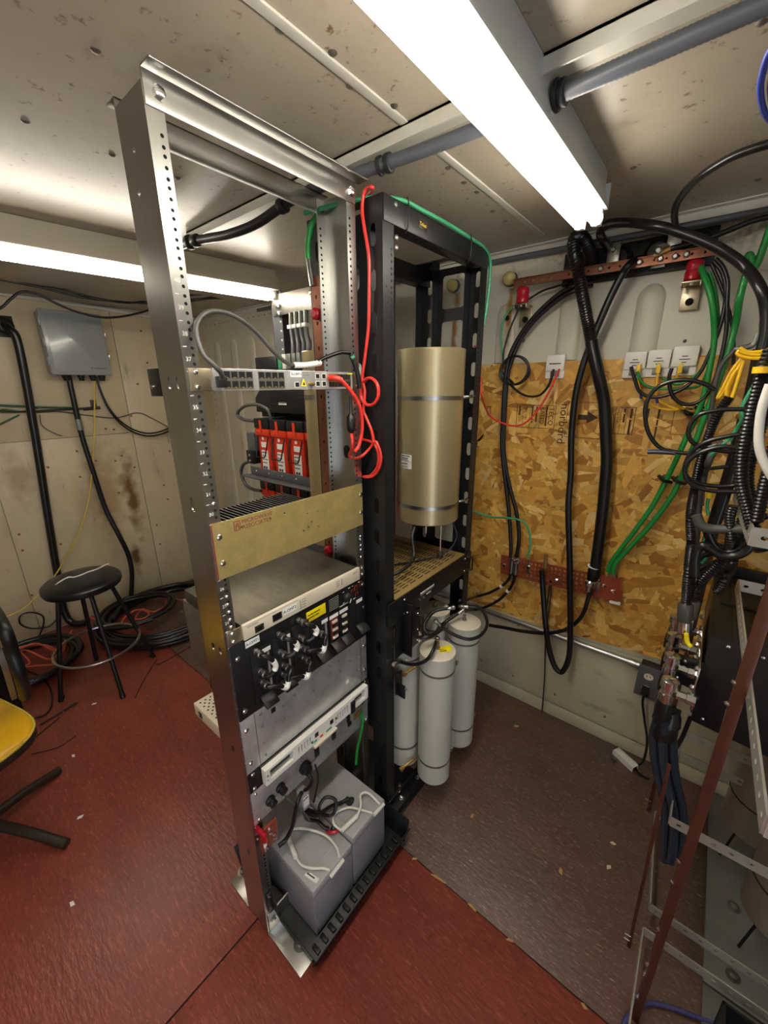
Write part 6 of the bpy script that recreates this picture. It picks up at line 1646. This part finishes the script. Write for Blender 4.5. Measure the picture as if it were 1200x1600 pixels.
# cables around the right end of the bus bar
cable('feeder_cable', 'black feeder cable arching over the right end of the bus bar', [(-0.415,1.82,2.122)] + [(-0.416,1.7,2.127),(-0.423,1.7,2.147)] + [(-0.392,1.62,2.137),(-0.368,1.62,2.139),(-0.319,1.62,2.13)] + [(-0.246,1.55,2.09),(-0.187,1.55,2.064),(-0.123,1.55,2.029),(-0.068,1.55,1.993),(-0.012,1.55,1.944)] + [(0.027,1.5,1.882),(0.049,1.5,1.828),(0.06,1.5,1.766),(0.061,1.5,1.712),(0.066,1.5,1.631),(0.07,1.5,1.547),(0.067,1.5,1.44),(0.061,1.5,1.306),(0.054,1.5,1.183)], 0.0135, 'rubber', cat='feeder cable', n=12)
cable('black_cable', 'black cable rising from the bus bar towards the ceiling at right', [(-0.21,1.78,2.122)] + [(-0.2,1.592,2.11),(-0.19,1.499,2.11),(-0.172,1.43,2.11),(-0.148,1.37,2.11),(-0.118,1.32,2.11),(-0.079,1.279,2.11),(-0.044,1.265,2.11),(-0.006,1.262,2.11)], 0.009, 'rubber')
cable('black_cable', 'black cable running right from the brass lug under the ceiling', [(-0.218,1.77,2.074),(-0.189,1.77,2.076),(-0.156,1.77,2.079),(-0.117,1.77,2.085),(-0.069,1.77,2.097),(-0.023,1.77,2.109),(0.031,1.77,2.111)], 0.0085, 'rubber')
cable('green_cable', 'green cable hooked at the top right of the far wall', [(0.021,1.72,2.079),(0.017,1.72,2.033),(0.011,1.72,1.982),(0.002,1.72,1.97),(-0.005,1.72,1.996),(-0.012,1.72,2.009),(-0.015,1.72,1.998),(-0.005,1.72,1.955),(-0.013,1.72,1.939)], 0.0095, 'green_cable')
for i, (P, lb, m2, r) in enumerate((
        ([(-0.096,1.76,2.015),(-0.069,1.76,1.981),(-0.051,1.76,1.934),(-0.043,1.76,1.879),(-0.045,1.76,1.805),(-0.056,1.76,1.736),(-0.071,1.76,1.679),(-0.097,1.76,1.642),(-0.131,1.76,1.619),(-0.185,1.76,1.604),(-0.232,1.76,1.623),(-0.257,1.76,1.672),(-0.273,1.76,1.71)], 'black wire from the bus bar end to the left of the three protectors', 'rubber', 0.006),
        ([(-0.092,1.755,2.02),(-0.068,1.755,1.992),(-0.049,1.755,1.95),(-0.04,1.755,1.896),(-0.025,1.755,1.803),(-0.023,1.755,1.707),(-0.03,1.755,1.638),(-0.049,1.755,1.597),(-0.078,1.755,1.582),(-0.111,1.755,1.59),(-0.139,1.755,1.624),(-0.151,1.755,1.67),(-0.149,1.755,1.701)], 'black wire from the bus bar end to the right of the three protectors', 'rubber', 0.006),
        ([(-0.1,1.77,2.01),(-0.071,1.77,1.956),(-0.039,1.77,1.889),(-0.013,1.77,1.822),(0.004,1.77,1.755),(0.012,1.77,1.706)], 'black wire hanging right of the bus bar end', 'rubber', 0.005),
        ([(-0.102,1.77,1.988),(-0.075,1.77,1.929),(-0.052,1.77,1.844),(-0.049,1.77,1.767),(-0.063,1.77,1.705),(-0.087,1.77,1.669),(-0.119,1.77,1.649),(-0.149,1.77,1.655),(-0.173,1.77,1.671)], 'thin green wire curving below the right protectors', 'green_cable', 0.0045),
        ([(-0.103,1.78,1.977),(-0.077,1.78,1.904),(-0.052,1.78,1.807),(-0.05,1.78,1.709),(-0.061,1.78,1.648),(-0.093,1.78,1.634),(-0.148,1.78,1.632),(-0.197,1.78,1.636),(-0.235,1.78,1.657),(-0.254,1.78,1.694)], 'second thin green wire curving below the right protectors', 'green_cable', 0.0045))):
    cable('drop_wire', lb, P, r, m2)
for i, (P, lb) in enumerate((
        ([(-0.254,1.8,1.708),(-0.246,1.8,1.654),(-0.232,1.8,1.616),(-0.207,1.8,1.587),(-0.167,1.8,1.565),(-0.119,1.8,1.561),(-0.067,1.8,1.58),(-0.025,1.8,1.611),(-0.003,1.8,1.637)], 'yellow patch cord from the left of the three protectors'),
        ([(-0.192,1.795,1.706),(-0.189,1.795,1.649),(-0.179,1.795,1.601),(-0.15,1.795,1.579),(-0.11,1.795,1.566),(-0.059,1.795,1.589),(-0.02,1.795,1.636)], 'yellow patch cord from the middle of the three protectors'),
        ([(-0.128,1.79,1.704),(-0.135,1.79,1.66),(-0.135,1.79,1.616),(-0.116,1.79,1.58),(-0.086,1.79,1.561),(-0.045,1.79,1.56),(-0.01,1.79,1.586),(0.005,1.79,1.611)], 'yellow patch cord from the right of the three protectors'))):
    t = thing('yellow_patch_cable', lb, 'patch cord', P[0], 'yellow patch cords')
    MB().tube(P, 0.0038, 8).build('cord', 'yellow_cable', t)
    MB().box((P[0][0] - 0.007, P[0][1] - 0.006, P[0][2] - 0.02), (P[0][0] + 0.007, P[0][1] + 0.006, P[0][2] + 0.012)).build('plug', 'yellow_cable', t, bev=0.002)
    MB().cyl(P[2], Vector(P[2]) + Vector((0.004, 0, -0.018)), 0.0055, n=8).build('blue_band', 'blue_cable', t)
# yellow bundle tied at the rack corner
for i, (P, lb) in enumerate((
        ([(0.024,1.52,1.714),(0.01,1.52,1.682),(0,1.52,1.639),(-0.007,1.52,1.61),(0.001,1.52,1.62),(0.012,1.52,1.661),(0.028,1.52,1.704)], 'hanging yellow cord loop, left strand of the tied bundle'),
        ([(0.027,1.5,1.71),(0.018,1.5,1.673),(0.014,1.5,1.639),(0.014,1.5,1.611),(0.022,1.5,1.597),(0.027,1.5,1.614),(0.028,1.5,1.648),(0.029,1.5,1.697)], 'hanging yellow cord loop, middle of the tied bundle'),
        ([(0.029,1.48,1.706),(0.027,1.48,1.664),(0.025,1.48,1.628),(0.021,1.48,1.601),(0.011,1.48,1.618),(0.009,1.48,1.648),(0.018,1.48,1.684)], 'hanging yellow cord loop, right strand of the tied bundle'),
        ([(0.015,1.48,1.734),(0.013,1.48,1.724),(0.031,1.48,1.715),(0.058,1.48,1.711),(0.082,1.48,1.713)], 'lowest yellow cord wrapping the rack corner'),
        ([(0.016,1.48,1.73),(0.036,1.48,1.723),(0.062,1.48,1.719),(0.079,1.48,1.724)], 'middle yellow cord wrapping the rack corner'),
        ([(0.015,1.48,1.74),(0.033,1.48,1.728),(0.06,1.48,1.728),(0.077,1.48,1.733)], 'highest yellow cord wrapping the rack corner'))):
    cable('yellow_cable', lb, P, 0.0045, 'yellow_cable', 'yellow cord bundle')

# small debris on the brown and red floor in front
for i, (p, m2, w) in enumerate((((-0.007,1.357,0), 'cream', 0.01), ((-0.003,1.26,0), 'cream', 0.011), ((-0.133,1.14,0), 'wood_chip', 0.012), ((0.016,0.843,0), 'wood_chip', 0.009), ((-0.498,1.659,0), 'wood_chip', 0.014), ((-0.467,1.117,0), 'wood_chip', 0.01))):
    tag(MB(Matrix.Translation(p) @ Matrix.Rotation(i * 0.9, 4, 'Z')).prism([(-w, -w * 0.4), (w * 0.5, -w * 0.5), (w, w * 0.3), (-w * 0.3, w * 0.55)], (0, 0, 0.0004), X, Y, 0.0018).build('debris_scrap', m2), ('upper pale paint drop on the brown floor near the thin copper bar', 'lower pale paint drop on the brown floor near the thin copper bar', 'wood chip in the middle of the brown floor', 'wood chip on the red floor at the bottom right', 'wood sliver on the brown floor near the lower wall', 'wood chip on the brown floor beside the pale tubes')[i], 'scrap')

# ================================================================ right rack with cable brackets
rr = thing('open_rack', 'grey open rack with slotted cable brackets at the right edge', 'rack', (0.45, 1.1, 0))
for y in (0.62, 1.08, 1.52):
    MB().box((0.44, y, 0.0), (0.48, y + 0.004, 2.05)).box((0.44, y, 0.0), (0.444, y + 0.04, 2.05)).build('upright', 'plate_grey', rr)
bp = MB().box((0.268, 0.55, 0.0), (0.75, 1.1, 0.012)).build('base_plate', 'plate_grey', rr, bev=0.001)
bp2 = MB().box((0.268, 1.106, 0.0), (0.75, 1.83, 0.012)).build('base_plate', 'plate_grey', rr, bev=0.001)
for x, y, m2 in ((0.34, 1.38, 'dull_steel'), (0.335, 1.17, 'dull_steel'), (0.34, 1.05, 'cream')):
    MB().lathe((x, y, 0.012), [(0.018, 0), (0.018, 0.003), (0.01, 0.003), (0.01, 0.009), (0.005, 0.011)], 14).build('anchor_bolt', m2, bp2 if y > 1.1 else bp)

def strap(mb, a, b, z, h, out):
    """flat bar on edge from a to b with a row of slots; out = thickness vector sign"""
    a, b = Vector((a[0], a[1], 0)), Vector((b[0], b[1], 0))
    L_ = (b - a).length
    n = max(1, int(L_ / 0.034))
    hl = [oval((i + 0.5) * L_ / n, h / 2, 0.012, 0.009, 4) for i in range(n)]
    mb.plate([(0, 0), (L_, 0), (L_, h), (0, h)], hl, (a.x, a.y, z), b - a, Z, 0.0035)
def bracket(label, pts, z, h=0.03):
    t = thing('cable_bracket', label, 'cable bracket', (pts[0][0], pts[0][1], z), 'slotted cable brackets')
    for i in range(len(pts) - 1):
        mb = MB()
        strap(mb, pts[i], pts[i + 1], z, h, 1)
        mb.build('slotted_bar', 'bracket_white', t)
    return t
bracket('long pale slotted bracket beside the black panel, upper of the near ones', [(0.44, 1.476), (0.14, 1.476), (0.153, 0.62), (0.44, 0.62)], 1.065, 0.035)
bracket('pale slotted bracket holding the ribbed hoses at the upper right', [(0.44, 1.495), (0.084, 1.495), (0.102, 1.069), (0.44, 1.069)], 1.33, 0.04)
bracket('lowest slotted bracket nearest the camera', [(0.44, 1.064), (0.112, 1.064), (0.114, 0.62), (0.44, 0.62)], 0.085)
bracket('lowest slotted bracket behind the nearest brown bar', [(0.44, 1.488), (0.097, 1.488), (0.12, 1.145), (0.44, 1.145)], 0.085)
bracket('middle slotted bracket holding the hanging cable bundle', [(0.44, 1.49), (0.11, 1.49), (0.107, 1.114), (0.44, 1.114)], 0.48, 0.03)
bracket('short slotted strap behind the black panel foot', [(0.12, 1.5), (0.44, 1.5)], 0.385, 0.026)

def ground_bar(label, a, b, w, th):
    t = thing('copper_strip', label, 'copper bar', (a[0], a[1], 0), 'vertical brown copper bars')
    d = (Vector(b) - Vector(a))
    s = d / d.length
    mb = MB()
    for q, p in ((0, Vector(a)), (1, Vector(b))):
        mb.v += [p + Vector((-w / 2, -th / 2, 0)), p + Vector((w / 2, -th / 2, 0)), p + Vector((w / 2, th / 2, 0)), p + Vector((-w / 2, th / 2, 0))]
    mb.f += [(0, 1, 5, 4), (1, 2, 6, 5), (2, 3, 7, 6), (3, 0, 4, 7), (3, 2, 1, 0), (4, 5, 6, 7)]
    mb.build('bar', 'copper_bar', t, bev=0.0012)
    return t
b1_ = ground_bar('thick brown copper bar, nearest of the upright bars', (0.128, 0.902, 0.0), (0.131, 0.9, 1.75), 0.02, 0.008)
for z in (1.11, 1.06, 0.62, 0.1, 0.55, 0.2, 0.24, 0.38):
    MB().lathe((0.128 - 0.0085, 0.901, z), [(0.005, 0), (0.005, 0.004), (0.002, 0.006)], 8, (-0.5, -0.7, 0)).build('screw', 'chrome', b1_)
b2_ = ground_bar('thin brown copper bar below the hanging cable bundle', (0.09, 1.062, 0.0), (0.07, 1.062, 0.72), 0.009, 0.006)
for z in (0.03, 0.05):
    MB().tube([(0.088, 1.06, z), (0.072, 1.055, z + 0.004)], 0.0025, 6, smooth=False).build('pin', 'chrome', b2_)
b3_ = ground_bar('tall brown copper bar farthest back beside the board', (0.08, 1.58, 0.0), (0.06, 1.56, 1.93), 0.014, 0.006)
for z in (0.03, 0.055):
    MB().tube([(0.078, 1.578, z), (0.058, 1.572, z + 0.004)], 0.003, 6, smooth=False).build('pin', 'chrome', b3_)
MB().box((0.05, 1.55, 1.78), (0.062, 1.556, 1.95)).build('lug', 'steel', b3_, bev=0.001)
for z in (1.8, 1.84, 1.56):
    MB().lathe((0.055, 1.55, z), [(0.01, 0), (0.01, 0.008), (0.005, 0.01)], 6, (-0.6, -0.8, 0)).build('bolt', 'brass', b3_)

# ---------------------------------------------------------------- black panel box
bx = thing('panel_box', 'black panel box with dark scuffed top in the right rack', 'equipment box', (0.25, 1.5, 0.7))
MB().box((0.1, 1.304, 0.72), (0.44, 1.8, 0.975)).build('case', 'dark_box', bx, bev=0.003)
MB().prism([(0.105, 0.7), (0.46, 0.66), (0.46, 0.985), (0.098, 0.985), (0.103, 0.9), (0.036, 0.9), (0.03, 0.81), (0.103, 0.8)], (0, 1.304, 0), X, Z, 0.006).build('front_panel', 'black', bx, bev=0.001)
for x, z in ((0.06, 0.885), (0.05, 0.825), (0.14, 0.97), (0.21, 0.968), (0.13, 0.72), (0.19, 0.705)):
    MB().lathe((x, 1.298, z), [(0.005, 0), (0.005, 0.002), (0.002, 0.004)], 8, (0, -1, 0)).build('screw', 'chrome', bx)
MB().box((0.12, 1.56, 0.9755), (0.44, 1.57, 0.982)).build('top_ridge', 'dark_box', bx)
MB().box((0.15, 1.31, 0.9755), (0.157, 1.8, 0.979)).build('top_ridge', 'dark_box', bx)
MB().box((0.1, 1.8, 0.96), (0.44, 1.82, 1.02)).build('back_rail', 'black', bx, bev=0.002)
MB().tube([(0.108, 1.296, 0.745), (0.1, 1.28, 0.75), (0.1, 1.28, 0.78), (0.108, 1.296, 0.785)], 0.004, 6, smooth=False).build('handle', 'chrome', bx)
cable('shield_leg', 'black strap hanging below the black panel box', [(0.105, 1.31, 0.7), (0.1, 1.33, 0.6), (0.09, 1.36, 0.5)], 0.006, 'black')
for i, (x, y, z0, z1) in enumerate(((0.36, 1.55, 0.2, 0.66), (0.405, 1.27, 0.2, 0.66))):
    t = thing('filter_can', ('brushed metal filter can behind the slotted straps', 'brushed metal filter can with dark band, nearest of the two')[i], 'filter can', (x, y, z0), 'filter cans in the right rack')
    MB().lathe((x, y, z0), [(0.085, 0), (0.09, 0.004), (0.09, z1 - z0), (0.085, z1 - z0 + 0.003)], 36).build('shell', 'can_steel', t)
    MB().lathe((x, y, z0 + 0.13), [(0.0902, 0), (0.0915, 0.0005), (0.0915, 0.0055), (0.0902, 0.006)], 36).build('band', 'chair_brown', t)
    MB().cyl((x - 0.03, y, z0), (x - 0.06, y - 0.02, 0.03), 0.004, n=8).build('tuning_rod', 'black', t)
bt = thing('black_bin', 'black open bin at the lower right corner', 'bin', (0.36, 0.95, 0.012))
MB().box((0.292, 0.72, 0.0125), (0.5, 1.02, 0.02)).box((0.292, 0.72, 0.0125), (0.298, 1.02, 0.12)).box((0.292, 1.014, 0.0125), (0.5, 1.02, 0.12)).box((0.292, 0.72, 0.0125), (0.5, 0.726, 0.12)).build('bin_shell', 'black', bt, bev=0.0)
cable('violet_cable', 'violet cable curled on the floor at the bottom right', [(0.34,1.041,0.01),(0.26,1.009,0.01),(0.204,0.986,0.01),(0.162,0.963,0.01),(0.135,0.935,0.01),(0.117,0.901,0.01),(0.107,0.871,0.01),(0.123,0.863,0.01),(0.156,0.893,0.01)], 0.006, 'violet_cable')

# ---------------------------------------------------------------- lightning arrestors and feeder tails
for i in range(4):
    y = 1.14 + i * 0.125
    x = 0.034 - i * 0.004
    t = thing('lightning_arrestor', ('chrome lightning arrestor, nearest of the row of four', 'chrome lightning arrestor, second of the row of four', 'chrome lightning arrestor, third of the row of four', 'chrome lightning arrestor, farthest of the row of four')[i], 'arrestor', (x, y, 0.86), 'lightning arrestors')
    MB().lathe((x, y, 0.84), [(0.016, 0), (0.018, 0.004), (0.018, 0.03), (0.014, 0.032), (0.014, 0.045), (0.02, 0.047), (0.02, 0.07), (0.012, 0.074)], 16).build('body', 'chrome', t)
    MB().lathe((x, y, 0.79), [(0.02, 0), (0.021, 0.03), (0.018, 0.055)], 14).build('boot', 'rubber', t)
    MB().lathe((x + 0.018, y, 0.875), [(0.012, 0), (0.012, 0.02), (0.015, 0.022), (0.015, 0.04)], 6, (1, 0, 0)).build('side_nut', 'chrome', t)
ap = thing('arrestor_plate', 'polished plate carrying the chrome arrestors', 'plate', (0.09, 1.35, 0.85))
MB().box((0.086, 1.2, 0.85), (0.09, 1.6, 0.935)).build('plate', 'chrome', ap, bev=0.001)
for y in (1.22, 1.3, 1.38, 1.46, 1.54):
    for z in (0.86, 0.92):
        MB().lathe((0.086, y, z), [(0.008, 0), (0.008, 0.005), (0.004, 0.008)], 6, (-1, 0, 0)).build('bolt', 'chrome', ap)
# chrome connectors fed from above
for i, (P, lb) in enumerate((
        ([(0.035,1.3,1.018),(0.027,1.3,1.087),(0.018,1.3,1.162)] + [(0.011,1.38,1.211),(-0.004,1.38,1.285)] + [(-0.01,1.45,1.344),(-0.012,1.45,1.42),(-0.008,1.45,1.494),(0.001,1.45,1.564),(0.018,1.45,1.615)], 'ribbed feeder tail entering the chrome connector from above, left one'),
        ([(0.045,1.32,1.023),(0.044,1.32,1.084),(0.056,1.32,1.137),(0.075,1.32,1.181),(0.09,1.32,1.228)] + [(0.086,1.3,1.273),(0.074,1.3,1.322),(0.074,1.3,1.356)], 'ribbed feeder tail entering the chrome connector from above, right one'))):
    t = thing('feeder_tail', lb, 'feeder cable', P[0], 'feeder tails above the arrestors')
    MB().tube(P, 0.0125, 12, ribs=0.007).build('jacket', 'rubber', t, angle=45)
    a, b = Vector(P[0]), Vector(P[1])
    d = (b - a).normalized()
    MB().lathe(a - d * 0.01, [(0.016, 0), (0.019, 0.01), (0.019, 0.05), (0.015, 0.055)], 14, d).build('boot', 'rubber_grey', t)
    MB().lathe(a - d * 0.05, [(0.012, 0), (0.018, 0.006), (0.018, 0.04)], 14, d).build('connector', 'chrome', t)
tag(MB().tube([(0.046,1.27,0.986),(0.053,1.27,0.962),(0.062,1.27,0.952)], 0.006, 8).build('marker_tape', 'yellow_label'), 'yellow marker tape below the chrome connectors', 'tape')
for i, (P, r, m2, lb) in enumerate((
        ([(0.052,1.4,0.997),(0.031,1.4,1.097)] + [(0.024,1.55,1.137),(0.018,1.55,1.202),(0.01,1.55,1.264),(0.002,1.55,1.325),(-0.002,1.55,1.396),(-0.007,1.55,1.483)], 0.011, 'rubber_grey', 'grey cable rising beside the left arrestors'),
        ([(0.007,1.3,1.317),(0.021,1.3,1.293),(0.042,1.3,1.287),(0.073,1.3,1.293),(0.109,1.3,1.302)], 0.0125, 'rubber_grey', 'thick grey cable bending behind the pale upper bracket'),
        ([(0.031,1.34,1.284),(0.045,1.34,1.251),(0.062,1.34,1.233),(0.085,1.34,1.231),(0.104,1.34,1.25),(0.118,1.34,1.282),(0.126,1.34,1.314)], 0.01, 'rubber', 'uppermost black cable slung below the pale upper bracket'),
        ([(0.035,1.31,1.283),(0.056,1.31,1.244),(0.079,1.31,1.228),(0.103,1.31,1.238),(0.119,1.31,1.269),(0.128,1.31,1.31)], 0.01, 'rubber', 'middle black cable slung below the pale upper bracket'),
        ([(0.034,1.28,1.156),(0.026,1.28,1.201),(0.026,1.28,1.232),(0.037,1.28,1.244),(0.055,1.28,1.236),(0.077,1.28,1.227),(0.103,1.28,1.234),(0.121,1.28,1.256),(0.126,1.28,1.288)], 0.011, 'rubber', 'lowest black cable slung below the pale upper bracket'),
        ([(0.036,1.4,1.109),(0.053,1.4,1.139),(0.078,1.4,1.162),(0.091,1.4,1.182)], 0.012, 'rubber', 'short black cable crossing under the slung cables'),
        ([(0.032,1.36,1.062),(0.026,1.36,1.132),(0.032,1.36,1.183),(0.062,1.36,1.211)], 0.012, 'rubber', 'black cable curving up from the arrestors'),
        ([(0.058,1.6,1.741),(0.063,1.6,1.665),(0.064,1.6,1.594),(0.063,1.6,1.539),(0.063,1.6,1.464),(0.06,1.6,1.365),(0.056,1.6,1.282),(0.052,1.6,1.184),(0.049,1.6,1.081)] + [(0.05, 1.5, 0.95)], 0.014, 'rubber', 'thick straight black cable slanting across the board'),
        ([(0.009,1.7,1.75),(-0.016,1.7,1.705),(-0.021,1.7,1.648),(-0.016,1.7,1.569),(-0.008,1.7,1.467),(0.003,1.7,1.361),(0.017,1.7,1.251)], 0.007, 'rubber_grey', 'thin grey cable hanging left of the yellow bundle'),
        ([(0.045,1.5,1.775),(0.039,1.5,1.744),(0.008,1.5,1.738)] + [(0.041,1.62,1.755),(0.066,1.62,1.767),(0.09,1.62,1.779)], 0.006, 'plate_grey', 'pale grey cable passing over the yellow cords'),
        ([(0.028,1.45,1.496),(0.012,1.45,1.469),(0.005,1.45,1.431)] + [(0.003,1.5,1.395),(0.005,1.5,1.356)], 0.01, 'rubber_grey', 'grey cable end beside the green wire'))):
    cable('rack_cable', lb, P, r, m2, n=10)
for i, (P, lb) in enumerate((
        ([(0.057,1.35,1.588),(0.017,1.35,1.587),(-0.014,1.35,1.581),(-0.038,1.35,1.569),(-0.05,1.35,1.543),(-0.048,1.35,1.518),(-0.035,1.35,1.499),(-0.01,1.35,1.488),(0.03,1.35,1.483),(0.065,1.35,1.484)], 'topmost black loop reaching left from the ribbed hoses'),
        ([(0.064,1.33,1.532),(0.029,1.33,1.522),(-0.006,1.33,1.507),(-0.029,1.33,1.485),(-0.04,1.33,1.453),(-0.038,1.33,1.422),(-0.021,1.33,1.403),(0.015,1.33,1.394),(0.053,1.33,1.397),(0.082,1.33,1.408)], 'second black loop reaching left from the ribbed hoses'),
        ([(0.067,1.31,1.496),(0.027,1.31,1.499),(-0.008,1.31,1.484),(-0.029,1.31,1.466),(-0.04,1.31,1.439),(-0.029,1.31,1.406),(-0.001,1.31,1.389),(0.036,1.31,1.385),(0.079,1.31,1.391)], 'third black loop reaching left from the ribbed hoses'),
        ([(-0.014,1.37,1.633),(-0.04,1.37,1.649),(-0.076,1.37,1.659),(-0.11,1.37,1.656),(-0.14,1.37,1.641),(-0.156,1.37,1.616),(-0.16,1.37,1.581),(-0.15,1.37,1.537),(-0.132,1.37,1.502),(-0.106,1.37,1.477),(-0.078,1.37,1.47),(-0.042,1.37,1.468),(-0.016,1.37,1.479),(0.015,1.37,1.496)], 'widest black loop hanging over the board stamps'),
        ([(0.083,1.5,1.427),(0.042,1.5,1.419),(0.008,1.5,1.409),(-0.002,1.5,1.404)], 'short black wire stub right of the green cables'))):
    cable('black_loop', lb, P, 0.0055, 'rubber', 'black wire loops at the right')
tag(MB().tube([(-0.135,1.37,1.463),(-0.115,1.37,1.465),(-0.089,1.37,1.466),(-0.07,1.37,1.466)], 0.0065, 8).build('blue_sleeve', 'navy_sleeve'), 'dark blue sleeve on the wire end over the board', 'sleeve')
cable('ribbed_hose', 'ribbed black split hose, left of the pair at the right edge', [(0.059,1.12,1.713),(0.057,1.12,1.678),(0.056,1.12,1.624),(0.056,1.12,1.573),(0.057,1.12,1.521),(0.062,1.12,1.474),(0.072,1.12,1.434),(0.088,1.12,1.394),(0.108,1.12,1.348),(0.128,1.12,1.308)], 0.0135, 'rubber', cat='hose', ribs=0.0075, n=12)
cable('ribbed_hose', 'ribbed black split hose, right of the pair at the right edge', [(0.079,1.2,1.673),(0.078,1.2,1.622),(0.078,1.2,1.562),(0.077,1.2,1.506),(0.078,1.2,1.456),(0.089,1.2,1.413),(0.107,1.2,1.378),(0.124,1.2,1.356)], 0.0135, 'rubber', cat='hose', ribs=0.0075, n=12)
cable('ribbed_hose', 'ribbed black hose dropping behind the pale upper bracket', [(0.113,1.5,1.277),(0.113,1.5,1.218),(0.119,1.5,1.137)] + [(0.105,1.4,1.13),(0.094,1.4,1.076)], 0.013, 'rubber', cat='hose', ribs=0.0075, n=12)
cable('ribbed_hose', 'ribbed black hose rising at the right edge beside the bracket', [(0.1,1.1,1.54),(0.102,1.1,1.476),(0.103,1.1,1.422),(0.105,1.1,1.374)], 0.0125, 'rubber', cat='hose', ribs=0.0075, n=12)
cable('white_cable', 'white cable bowed in front of the ribbed hoses', [(0.066,1.05,1.648),(0.064,1.05,1.614),(0.066,1.05,1.579),(0.072,1.05,1.543),(0.081,1.05,1.517),(0.096,1.05,1.49),(0.112,1.05,1.467)], 0.0075, 'rope')
for i, (P, lb) in enumerate((
        ([(0.072,1.4,1.695),(0.062,1.4,1.655),(0.05,1.4,1.609),(0.046,1.4,1.585),(0.053,1.4,1.566)] + [(0.048,1.42,1.538),(0.038,1.42,1.509),(0.016,1.42,1.473),(0.007,1.42,1.459)], 'pale green wire running beside the ribbed hoses'),
        ([(0.085,1.5,1.671),(0.068,1.5,1.631),(0.059,1.5,1.581),(0.057,1.5,1.555),(0.042,1.5,1.492)], 'second pale green wire behind the ribbed hoses'),
        ([(0.027,1.5,1.33),(0.028,1.5,1.3),(0.036,1.5,1.272)], 'green wire stub with yellow tape by the board'),
        ([(0.041,1.5,1.211),(0.043,1.5,1.18),(0.056,1.5,1.141),(0.048,1.5,1.117)], 'green wire hanging above the arrestors'))):
    cable('green_wire', lb, P, 0.0045, 'green_pale')
tag(MB().tube([(0.027,1.5,1.344),(0.028,1.5,1.324)], 0.006, 8).build('marker_tape', 'yellow_label'), 'yellow marker tape on the green wire stub', 'tape')
tag(MB().tube([(0.053,1.1,1.68),(0.053,1.1,1.668)], 0.0155, 10).build('marker_tape', 'yellow_cable'), 'yellow marker tape on the left ribbed hose', 'tape')
tag(MB().tube([(0.063,1.38,1.542),(0.061,1.38,1.523)], 0.007, 8).build('marker_tape', 'yellow_label'), 'yellow marker tape among the black loops', 'tape')

# hanging cable bundle under the arrestors
for i in range(5):
    dx, dy = (-0.016, 0.006, 0.026, -0.004, 0.016)[i], (0.0, -0.01, 0.012, 0.03, 0.035)[i]
    P = [(0.04 + dx * 0.6, 1.15 + dy, 0.8), (0.045 + dx, 1.16 + dy, 0.7), (0.07 + dx, 1.18 + dy, 0.58), (0.11 + dx, 1.2 + dy, 0.45), (0.13 + dx, 1.22 + dy, 0.32), (0.14 + dx * 0.6, 1.24 + dy, 0.2 + 0.02 * i)]
    cable('hanging_cable', ('thick blue-black cable in the hanging bundle, leftmost', 'thick blue-black cable in the hanging bundle, front', 'thick blue-black cable in the hanging bundle, right', 'thick blue-black cable in the hanging bundle, rear left', 'thick blue-black cable in the hanging bundle, rear right')[i], P, 0.0125, 'rubber_blue', 'hanging cable bundle', n=10)
bt2 = thing('bundle_boot', 'black rubber boot gathering the hanging cable bundle', 'boot', (0.04, 1.15, 0.74))
MB().lathe((0.047, 1.165, 0.715), [(0.03, 0), (0.032, 0.02), (0.03, 0.045), (0.034, 0.048), (0.03, 0.075), (0.022, 0.09)], 20).build('boot_body', 'rubber', bt2)
cable('brown_hook', 'dark brown hooked strip beside the hanging cable bundle', [(0.076,1.3,0.716),(0.071,1.3,0.64),(0.068,1.3,0.562),(0.071,1.3,0.485),(0.069,1.3,0.452),(0.059,1.3,0.49)], 0.006, 'chair_brown')
# blue cables at the upper right edge
for i in range(3):
    cable('blue_cable', ('blue cable coil at the upper right edge, outermost strand', 'blue cable coil at the upper right edge, middle strand', 'blue cable coil at the upper right edge, innermost strand')[i], [Vector(p) + Vector((0.012 * i, 0.006 * i, 0)) for p in [(-0.03,0.868,2.08),(-0.036,0.887,2.08),(-0.039,0.922,2.08),(-0.04,0.963,2.08),(-0.036,1.013,2.08),(-0.028,1.062,2.08),(-0.013,1.11,2.08)]], 0.0045, 'blue_cable', 'blue cables')
